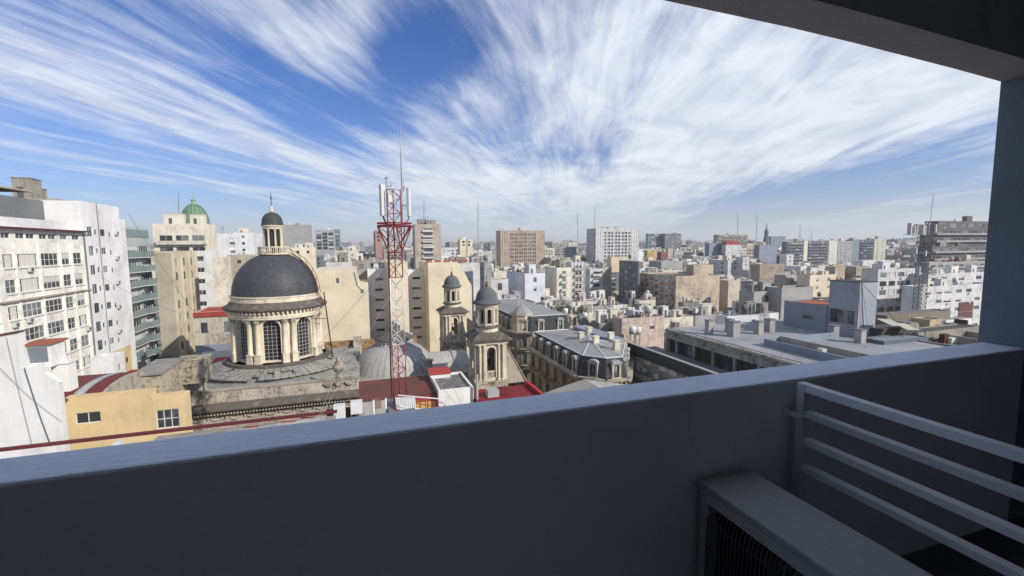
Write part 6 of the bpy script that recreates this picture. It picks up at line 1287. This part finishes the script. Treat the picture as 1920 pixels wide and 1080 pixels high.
BW(AB, 'grey flat topped house with two dark doors beside the stained block', 'house', 1470, 1474, 1517, 516, 540, 150, GRY2, G(cw=4, ww=1.6, wh=1.8), None, roof_junk=1)
BW(AB, 'cream house with small square windows left of the grey roof tower', 'house', 1515, 1519, 1568, 516, 545, 140, M['cream'], G(cw=5, ww=1.4, wh=1.4), None, roof_junk=3)
BW(AB, 'bright white stair box on the roofs left of the tan twins', 'stair box', 1531, 1534, 1546, 499, 518, 170, W2, None, None)
BW(AB, 'tan plain block, left one of two above the grey roof tower', AC_, 1562, 1566, 1585, 500, 528, 200, TAN2, None, None)
BW(AB, 'grey infill between the two tan blocks above the grey roof tower', AC_, 1584, 1586, 1605, 499, 528, 204, GRY2, G(cw=9, ww=1.4, wh=1.4), None)
BW(AB, 'tan plain block, right one of two above the grey roof tower', AC_, 1603, 1606, 1632, 500, 530, 196, TAN2, G(cw=9, ww=1.4, wh=1.4, drop=.5), None)
BW('party_wall_house', 'long pale grey walled house with a broken roof left of the low roof block', 'house', 1462, 1466, 1525, 540, 572, 108, M['grey'], None, None, roof_junk=1)
BW(AB, 'stained grey shed wall left of the pale walled house', 'house', 1409, 1414, 1462, 547, 580, 112, GRY2, G(cw=6, ww=1.6, wh=2), None, roof_junk=2)
BW(AB, 'long white hall with round holes under its eaves near the second mast', 'hall', 1612, 1618, 1678, 489, 503, 215, W2, G(cw=6, ww=1, wh=1), None)
BW(AB, 'white office block with wide grid windows left of the second mast', 'office building', 1642, 1647, 1716, 505, 590, 118, W2, G(cw=4.6, ww=3.6, wh=1.9, fh=3.3, top=1.3, margin=.6), None, indiv=True, nxy=(4, 1), styles=('glass', 'glass', 'dark', 'curtain'), roof_junk=4, rec=.35)
BW(AB, 'white apartment block with strip windows and two brown panels by the right pillar', AC_, 1722, 1728, 1862, 538, 612, 105, W2, G(cw=5.4, ww=3.2, wh=1.3, fh=3.3, top=1.6, margin=1., jitter=.5, drop=.1), None, indiv=True, nxy=(3, 1), roof_junk=5, acs=.3)
a, b = at_y(1799, 567, 104.9), at_y(1822, 601, 104.9)
q = MB(); q.box(a.x, b.x, 104.8, 104.99, (a.z+b.z)/2+.1, a.z); q.box(a.x, b.x, 104.8, 104.99, b.z, (a.z+b.z)/2-.1); solo('shutter_panel', q, plain((.12, .045, .035)), 'pair of dark brown panels on the white block by the right pillar', 'shutter')
BW(AB, 'upper setback storeys of the white block by the right pillar', 'penthouse', 1733, 1741, 1862, 514, 540, 112, W2, G(cw=5, ww=3.4, wh=1.5, fh=3.2), None, indiv=True, nxy=(3, 1), roof_junk=3)
BW(AB, 'grey terraces and roof rooms behind the second mast', AC_, 1722, 1741, 1862, 492, 520, 140, GRY2, G(cw=5, ww=3.4, wh=1.5, fh=3.2), None, balcony={'S': 'full'}, roof_junk=5)
BR2 = plaster((.13, .125, .125), .4, .4)
for i, (xl, xc, yt, yb, lab) in enumerate(((1744, 1760, 414, 436, 'top storey of the dark brown terraced tower by the right pillar'), (1740, 1752, 428, 470, 'glazed upper storeys of the dark brown terraced tower by the right pillar'), (1738, 1748, 462, 500, 'lower storeys of the dark brown terraced tower by the right pillar'))):
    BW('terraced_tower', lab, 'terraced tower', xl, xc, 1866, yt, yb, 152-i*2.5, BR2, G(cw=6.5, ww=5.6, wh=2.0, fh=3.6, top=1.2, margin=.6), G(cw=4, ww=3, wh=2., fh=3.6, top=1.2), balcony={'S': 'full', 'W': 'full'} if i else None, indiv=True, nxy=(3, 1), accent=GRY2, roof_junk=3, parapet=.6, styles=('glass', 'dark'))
# steeple
p = at_y(1436, 458, 600); s = p.length/F; q = MB(); st = thing('steeple', 'slender dark steeple on the skyline right of centre', 'steeple', (p.x, p.y, p.z-60*s))
q.lathe([(8*s, p.z-60*s), (7*s, p.z-2*s), (4.6*s, p.z), (3.8*s, p.z+10*s), (4.4*s, p.z+10.5*s), (3.*s, p.z+12*s)], p.x, p.y, 8, smooth=False); q.build('tower', M['navy'], st)
q = MB(); q.lathe([(3.*s, p.z+12*s), (2.8*s, p.z+17*s), (3.4*s, p.z+18*s), (2.9*s, p.z+22*s), (1*s, p.z+25*s), (.4*s, p.z+32*s), (0, p.z+37*s)], p.x, p.y, 8); q.build('spire', M['navy'], st); claim(p.x-8, p.x+8, p.y-8, p.y+8)

# second lattice mast
MX2 = at_y(1722, 592, 72); top = at_y(1727, 420, 72)
m2 = thing('radio_mast', 'dark lattice mast crowded with antennas near the right pillar', 'mast', (MX2.x, 72, MX2.z-2))
hw = .85; z0_, z1_ = MX2.z-2, top.z
lg = [(MX2.x+hw*a, 72+hw*b) for a, b in ((-1, -1), (1, -1), (1, 1), (-1, 1))]
for l in lg: q = MB(); q.bar((*l, z0_), (*l, z1_), .06, 6); q.build('leg', M['rail'], m2)
q = MB(); n = int((z1_-z0_)/1.0)
for k in range(n):
    za, zb_ = z0_+k*(z1_-z0_)/n, z0_+(k+1)*(z1_-z0_)/n
    for i in range(4): a, b = lg[i], lg[(i+1) % 4]; q.bar((*a, za), (*b, zb_), .03); q.bar((*b, za), (*a, zb_), .03); q.bar((*a, za), (*b, za), .03)
q.build('bracing', M['rail'], m2)['kind'] = 'stuff'
q = MB(); q.bar(at_y(1742, 440, 72), at_y(1750, 364, 72), .06, 5); q.build('whip_antenna', M['steel'], m2)
rr = random.Random(11)
for (px, pt, pb) in ((1710, 418, 440), (1716, 424, 438), (1721, 420, 437), (1728, 421, 440), (1741, 417, 432), (1748, 418, 440), (1757, 420, 436), (1736, 424, 442), (1722, 500, 516), (1718, 466, 476), (1738, 470, 480)):
    a, b = at_y(px, pt, 71.), at_y(px, pb, 71.); q = MB(); w = rr.uniform(.14, .26); q.box(a.x-w, a.x+w, 70.9+rr.uniform(-.6, .6), 71.2+rr.uniform(.2, .6), b.z, a.z); q.build('panel_antenna', plain((.42, .42, .41)), m2)
q = MB()
for py in (440, 447, 476, 517): a, b = at_y(1708, py, 71.2), at_y(1755, py-2, 71.2); q.bar(a, b, .07); q.bar((a.x, 72.8, a.z), (b.x, 72.8, b.z), .07); q.bar(a, (MX2.x, 72, a.z-1.2), .05); q.bar(b, (MX2.x, 72, b.z-1.2), .05)
q.build('platform', M['rail'], m2)['kind'] = 'stuff'
q = MB(); q.box(MX2.x-3, MX2.x+3, 71, 76, STREET, z0_); solo('mast_plinth', q, M['concrete'], 'concrete building under the dark second mast', 'building'); claim(MX2.x-3, MX2.x+3, 71, 76)

# thin masts on the horizon
for (px, pt, pb, Y, lab) in ((335, 362, 420, 300, 'thin mast left of the green dome'), (795, 376, 432, 330, 'thin lattice mast rising behind the beige tower'), (896.5, 382, 462, 420, 'tall thin mast right of the beige tower'), (1083, 400, 452, 460, 'shorter thin mast left of the white slab'),
                             (1115, 386, 432, 470, 'thin mast rising behind the white slab'), (1383, 398, 440, 520, 'thin mast above the dark terraced skyline block'), (1418.5, 400, 446, 540, 'thin mast left of the dark steeple'), (1500, 422, 453, 500, 'faint mast, left of a pair on the right skyline'), (1521, 432, 455, 500, 'faint mast, right of a pair on the right skyline')):
    a, b = at_y(px, pt, Y), at_y(px, pb+12, Y); q = MB(); w = Y*.00085
    for (ox, oy) in ((-w, 0), (w, 0), (0, w*1.5)): q.bar((b.x+ox, b.y+oy, b.z), (a.x+ox*.3, a.y+oy*.3, a.z), w*.35, 4)
    k = 0; n = 14
    while k < n: t = k/n; q.bar((b.x-w, b.y, b.z+(a.z-b.z)*t), (b.x+w, b.y, b.z+(a.z-b.z)*(t+1/n)), w*.2, 3); k += 1
    solo('thin_mast', q, M['steel'], lab, 'mast', 'thin masts on the skyline')

# ------------------------------------------------------------------ filler city
rng = random.Random(21)
def where(px, Y):
    for lim, t in ((600, 'behind the black dome'), (700, 'left of the red mast'), (790, 'behind the red mast'), (860, 'right of the beige tower'), (930, 'behind the bell towers'), (1030, 'below the brown slab'), (1100, 'left of the white slab'), (1200, 'below the white slab'), (1290, 'below the glass offices'), (1400, 'near the red roof box'), (1480, 'below the dark steeple'), (1560, 'left below the slab row'), (1660, 'right below the slab row'), (4000, 'behind the second mast')):
        if px < lim: return t
def overlaps(x0, x1, y0, y1): return any(x0 < b and x1 > a and y0 < d_ and y1 > c for a, b, c, d_ in FOOT)
rows = [(132, 10, 10, -24, -17), (158, 11, 11, -23, -14), (186, 13, 12, -21, -12), (218, 14, 13, -19, -10), (256, 16, 14, -17, -9), (300, 20, 16, -15, -7), (350, 22, 18, -14, -5), (408, 26, 20, -13, -3), (475, 30, 22, -12, -1), (560, 36, 25, -11, 2), (660, 42, 28, -10, 5)]
nf = 0; FT = [t[1] for t in TONES]; fm_ = MB()
for (Y, dep, wid, zl, zh) in rows:
    x = Y*-.30
    while x < Y*2.15:
        w = rng.uniform(.55, 1.4)*wid; gap = rng.choice((0, 0, .02, 2)); x0, x1 = x, x+w; x += w+gap
        y0 = Y+rng.uniform(-.2, .25)*dep; y1 = y0+dep*rng.uniform(.6, .9); zt = rng.uniform(zl, zh)
        if rng.random() < .12: zt += rng.uniform(2, 6)
        if rng.random() < .2: zt -= rng.uniform(2, 5)
        if overlaps(x0, x1, y0, y1): continue
        pl, pt, _ = proj(x0, y0, zt); pr_, _, _ = proj(x1, y0, zt); pl2 = proj(x0, y1, zt)[0]; pl = min(pl, pl2)
        if pr_ < 440 or pl > 1850: continue
        for (a, b, c, d_, YY) in PROT:
            if YY > y0 and pl < b-1 and pr_ > a+1 and pt < d_-1: zt = min(zt, at_y((pl+pr_)/2, d_+rng.uniform(0, 4), y0).z); pt = d_
        if zt < -31: continue
        tone, mt = rng.choice(TONES); st = rng.random(); near = Y < 230
        cw, ww_ = rng.choice(((3.2, 1.3), (4., 2.4), (3., 1.4), (5, 3.6))); fh = rng.choice((2.9, 3.1, 3.3)); bal = {'S': rng.choice(('full', 'each'))} if st < .35 else None
        blank = .35 < st < .5; fS = [] if blank else grid(x1-x0, zt, zt-(14 if near else 11), fh=fh, cw=cw, ww=ww_, wh=rng.choice((1.3, 1.6, 1.8)), top=rng.uniform(1.2, 2.4), jitter=rng.choice((0, .3)), drop=.05, rng=rng)
        if blank: fS = grid(x1-x0, zt, zt-11, cw=8, ww=1, wh=1.1, drop=.5, rng=rng)
        fW = grid(y1-y0, zt, zt-(14 if near else 11), cw=4, ww=1.3, wh=1.4, drop=.15, rng=rng) if rng.random() < .6 else []
        feat = 'with long balconies' if bal and bal['S'] == 'full' else 'with small balconies' if bal else 'with a nearly blank front' if blank else 'with wide windows' if ww_ > 2 else 'with small windows'
        if nf >= 296:
            ti = rng.randrange(len(FT)); zb_ = zt-16; fm_.box(x0, x1, y0, y1, STREET, zt, ti)
            for (u, z, w_1, h_1) in fS: fm_.box(x0+u, x0+u+w_1, y0-.12, y0-.02, z, z+h_1, len(FT)+rng.choice((0, 0, 0, 1)))
            for (u, z, w_1, h_1) in fW: fm_.box(x0-.12, x0-.02, y1-u-w_1, y1-u, z, z+h_1, len(FT))
            for _ in range(rng.randint(2, 4)): s_ = rng.uniform(1.5, 4.5); a_, b_ = x0+rng.random()*max(.1, x1-x0-s_), y0+rng.random()*max(.1, y1-y0-s_); fm_.box(a_, a_+s_, b_, b_+s_, zt, zt+rng.uniform(1, 3.2), rng.randrange(len(FT)))
            if rng.random() < .4: fm_.bar((x0+2, y0+2, zt), (x0+2, y0+2, zt+rng.uniform(3, 8)), .12, 3, len(FT))
            continue
        hgt = 'low ' if zt < (zl+zh)/2-2 else 'taller ' if zt > zh else ''
        dist = 'near' if Y < 190 else 'midway' if Y < 320 else 'far off' if Y < 500 else 'farthest'
        lab = f"{hgt}{tone} building {feat} {dist}, {where((pl+pr_)/2, Y)}"; grp = 'crowded buildings of the city beyond the church'
        roofm_ = rng.choice((M['roof'], M['roof2'], M['membrane'], M['membrane'], M['roof2'], M['tile'] if rng.random() < .5 else M['roof']))
        SEEN[lab] = SEEN.get(lab, 0)+1
        if SEEN[lab] > 1: lab = lab.replace('building ', ('red roofed ' if roofm_ in (M['tile'], M['redroof']) else 'flat roofed ')+'building ')
        if SEEN[lab.replace('red roofed building ', 'building ').replace('flat roofed building ', 'building ')] > 2: lab = lab.replace('building ', 'block ')
        block('city_building', lab, 'building', x0, x1, y0, y1, zt, mt, {'S': fS, 'W': fW}, group=grp, balcony=bal, roof_junk=rng.randint(2, 5) if Y < 420 else rng.randint(1, 3), rng=rng, roofm=roofm_, accent=rng.choice((None, W2, GRY2)), acs=.2 if Y < 300 else 0, rec=.3, parapet=rng.choice((.3, .8, 1.1)))
        nf += 1

o = fm_.build('far_buildings', FT+[M['dgrey'], M['blind']]); o['kind'] = 'stuff'; tag(o, 'dense far mass of small buildings between the nearer blocks and the skyline', 'buildings')
# far skyline, one mass
q = MB()
for (Y, n, zl, zh) in ((820, 120, -12, 7), (1050, 130, -10, 11), (1400, 150, -8, 16), (1900, 170, -6, 22), (2600, 200, -5, 26)):
    for k in range(n):
        x = Y*(-.62+2.85*(k+rng.random())/n); w = Y*rng.uniform(.008, .028); zt = zl+(zh-zl)*rng.random()**1.8; y0 = Y*rng.uniform(.95, 1.08); q.box(x, x+w, y0, y0+w, STREET, zt, rng.randrange(5))
        if rng.random() < .5: q.box(x+w*.3, x+w*.6, y0+w*.2, y0+w*.5, zt, zt+rng.uniform(2, 4), rng.randrange(5))
        if w > 0:
            nfl = 4; mi = 5
            for f in range(nfl): z = zt-2.6-f*3.2; q.box(x+w*.08, x+w*.92, y0-.15, y0-.02, z, z+1.3, 5)
o = q.build('far_skyline', [W2, GRY2, M['cream_old'], M['grey'], M['bluegrey'], M['dgrey']]); o['kind'] = 'stuff'; tag(o, 'far mass of small pale buildings along the horizon', 'skyline')

# low roofs between the mansard houses and the tan block
def LR(label, xl, xc, xr, yt, Y, mat, roofm, **k): 
    x0, x1, y0, y1, zt = from_px(xl, xc, xr, yt, Y=Y); y1 = min(max(y1, y0+4), y0+14); F_ = {'S': grid(x1-x0, zt, zt-5, cw=4, ww=1.3, wh=1.5, drop=.3)}
    claim(x0, x1, y0, y1); return block('low_house', label, 'house', x0, x1, y0, y1, zt, mat, F_, roofm=roofm, parapet=.35, roof_junk=k.get('j', 2), indiv=True)
for a in (('low white house with a red roof just right of the right bell tower', 935, 940, 985, 581, 138, W2, M['redroof']), ('small pale roof house with tanks above the turreted corner', 985, 995, 1045, 592, 128, GRY2, M['membrane']),
          ('peach house with a grey roof above the near mansard house', 1060, 1066, 1120, 612, 96, plaster((.55, .42, .30), .4, .4), M['roof2']), ('low dark roofed house beside the small tree', 1050, 1060, 1112, 589, 125, M['cream_old'], M['roof']),
          ('white house with a long red roof below the white balcony block', 1060, 1072, 1128, 566, 150, W2, M['redroof']), ('low house with a black roof and red edge', 1100, 1112, 1150, 574, 140, GRY2, M['black']),
          ('red roofed long shed in the middle of the low roofs', 1120, 1132, 1170, 590, 120, M['grey'], M['redroof']), ('pinkish party wall house left of the flat roof terrace', 1155, 1166, 1246, 598, 88, plaster((.56, .46, .40), .6, .7), M['roof2']),
          ('white low house with a curved pale roof in front of the dark tower', 1182, 1188, 1232, 583, 112, W2, M['white2']), ('grey hut crowded with chimneys beside the pinkish wall', 1118, 1124, 1168, 606, 92, M['concrete'], M['roof']),
          ('cream roof house in front of the stained tan block', 1232, 1240, 1300, 597, 108, M['cream_old'], M['membrane']), ('low grey house right of the cream roof house', 1296, 1304, 1360, 592, 112, GRY2, M['tile']), ('long low pale roof behind the roof stacks', 1356, 1364, 1460, 593, 96, M['white2'], M['roof2']),
          ('green grey shed roof at the right of the low roofs', 1366, 1372, 1412, 580, 122, M['concrete'], M['roof'])):
    LR(*a, j=rng.randint(3, 6))
rc = random.Random(31); nc = 0
for k in range(230):
    if nc >= 75: break
    px, Y = rc.uniform(985, 1300), rc.uniform(84, 165); v = at_y(px, 560, Y); w, dd = rc.uniform(3, 7.5), rc.uniform(3, 7.5); zt = rc.uniform(-27, -20)-(2 if Y < 110 else 0)
    if overlaps(v.x-.3, v.x+w+.3, Y-.3, Y+dd+.3): continue
    pl, pt, _ = proj(v.x, Y, zt)
    if pt < 556 or pt > 640 or pl > 1330: continue
    tone, mt = rc.choice(TONES); rt, rm = rc.choice((('grey roof', M['roof']), ('pale roof', M['membrane']), ('red roof', M['redroof']), ('tiled roof', M['tile']), ('black roof', M['black']), ('zinc roof', M['zinc']), ('light roof', M['white2'])))
    wp = 'above the turreted corner' if pl < 1060 else 'behind the near mansard house' if pl < 1150 else 'beside the pinkish wall' if pl < 1230 else 'below the stained tan block'
    lab = f"{'tiny' if w < 4.5 else 'small'} low {tone} house with a {rt} {wp}"; SEEN[lab] = SEEN.get(lab, 0)+1
    if SEEN[lab] > 1: lab = lab.replace(' low ', ' squat ' if SEEN[lab] == 2 else ' shallow ')
    claim(v.x, v.x+w, Y, Y+dd); block('low_house', lab, 'house', v.x, v.x+w, Y, Y+dd, zt, mt, {'S': grid(w, zt, zt-5, cw=2.6, ww=1., wh=1.3, drop=.25, margin=.4, rng=rc), 'W': grid(dd, zt, zt-5, cw=3, ww=1., wh=1.3, drop=.4, margin=.4, rng=rc)}, roofm=rm, parapet=rc.choice((.2, .5, .9)), roof_junk=rc.randint(2, 5), rng=rc, acs=.2, group='low houses between the mansards and the tan block'); nc += 1
# clutter on the low roofs: tanks and dishes as things
for i, (px, py, Y, lab) in enumerate(((1060, 578, 118, 'round white water tank left of the small tree'), (1096, 586, 112, 'pale cylinder tank above the near mansard house'), (1083, 596, 104, 'shiny round tank above the near mansard house'), (1186, 612, 85, 'left one of two white tanks by the pinkish wall'), (1196, 613, 85, 'right one of two white tanks by the pinkish wall'), (1024, 574, 125, 'small tank above the turreted corner'))):
    v = at_y(px, py, Y); q = MB(); r_ = thing('water_tank', lab, 'water tank', (v.x, v.y, v.z-6), 'water tanks on the low roofs'); q.lathe([(0, v.z-1.6), (.8, v.z-1.6), (.8, v.z-.2), (.5, v.z), (0, v.z+.05)], v.x, v.y, 14); q.build('tank', M['mwhite'], r_)
    q = MB()
    for a in range(4): q.bar((v.x+.6*cos(a*pi/2), v.y+.6*sin(a*pi/2), v.z-6), (v.x+.6*cos(a*pi/2), v.y+.6*sin(a*pi/2), v.z-1.6), .06)
    q.build('stand', M['steel'], r_)['kind'] = 'stuff'
# trees
def tree(px, py, Y, h, lab):
    v = at_y(px, py, Y); r_ = thing('tree', lab, 'tree', (v.x, v.y, v.z-h*1.6)); q = MB(); q.bar((v.x, v.y, v.z-h*1.6), (v.x+.2, v.y, v.z-h*.4), .16, 6)
    for k in range(7): a = k*.9; q.bar((v.x+.1, v.y, v.z-h*(.9-.05*k)), (v.x+h*.35*cos(a), v.y+h*.35*sin(a), v.z-h*.25), .06, 4)
    q.build('trunk', plain((.08, .06, .04)), r_)
    q = MB(); rr = random.Random(px); cl = [(rr.uniform(-.45, .45)*h, rr.uniform(-.4, .4)*h, rr.uniform(-.8, -.1)*h, rr.uniform(.16, .3)*h) for _ in range(14)]
    for (a, b, c, s_) in cl:
        for _ in range(110):
            d0 = Vector((rr.gauss(0, 1), rr.gauss(0, 1), rr.gauss(0, .8))).normalized()*s_*rr.uniform(.5, 1.05); c0_ = Vector((v.x+a, v.y+b, v.z+c))+d0; e1 = Vector((rr.gauss(0, 1), rr.gauss(0, 1), rr.gauss(0, 1))).normalized()*.14; e2 = e1.cross(Vector((rr.gauss(0, 1), rr.gauss(0, 1), 1))).normalized()*.1; q.add([c0_-e1, c0_+e2, c0_+e1, c0_-e2], [(0, 1, 2, 3)], rr.randrange(2))
    o = q.build('crown', [plain((.055, .075, .025), .7), plain((.10, .10, .035), .7)], r_)
tree(1042, 573, 122, 4.2, 'small yellowish tree among the low roofs left of centre'); tree(1088, 576, 120, 4.6, 'dark green tree among the low roofs, right of the yellowish one'); tree(1060, 570, 126, 3.2, 'small rooftop shrub between the two trees among the low roofs')

# overhead cables on the left
for i, (a, b, Ya, Yb, lab) in enumerate((((240, 400), (405, 640), 60, 70, 'long thin cable sloping down in front of the left blocks'), ((355, 590), (190, 520), 70, 60, 'thin cable crossing the white apartment block'), ((480, 560), (380, 500), 66, 75, 'short cable running left from the dome drum'))):
    P0, P1 = at_y(*a, Ya), at_y(*b, Yb); q = MB(); q.path([P0+(P1-P0)*t+Vector((0, 0, -sin(pi*t)*.6)) for t in [k/10 for k in range(11)]], .018, 3); solo('cable', q, M['rail'], lab, 'cable')

# ------------------------------------------------------------------ haze
HAZE = 1
if HAZE:
    q = MB(); q.box(-7100, 9100, -310, 9100, STREET-1, 60)
    o = q.build('haze', new_mat('haze_air')[0]); o['kind'] = 'stuff'
    nt = o.data.materials[0].node_tree; nt.nodes.clear(); out = nt.nodes.new('ShaderNodeOutputMaterial'); vv = nt.nodes.new('ShaderNodeVolumePrincipled')
    vv.inputs['Color'].default_value = (.97, .98, 1, 1); vv.inputs['Density'].default_value = .00020; vv.inputs['Anisotropy'].default_value = .3; nt.links.new(vv.outputs[0], out.inputs['Volume'])
for o in bpy.data.objects:
    if '_L' in o: del o['_L']
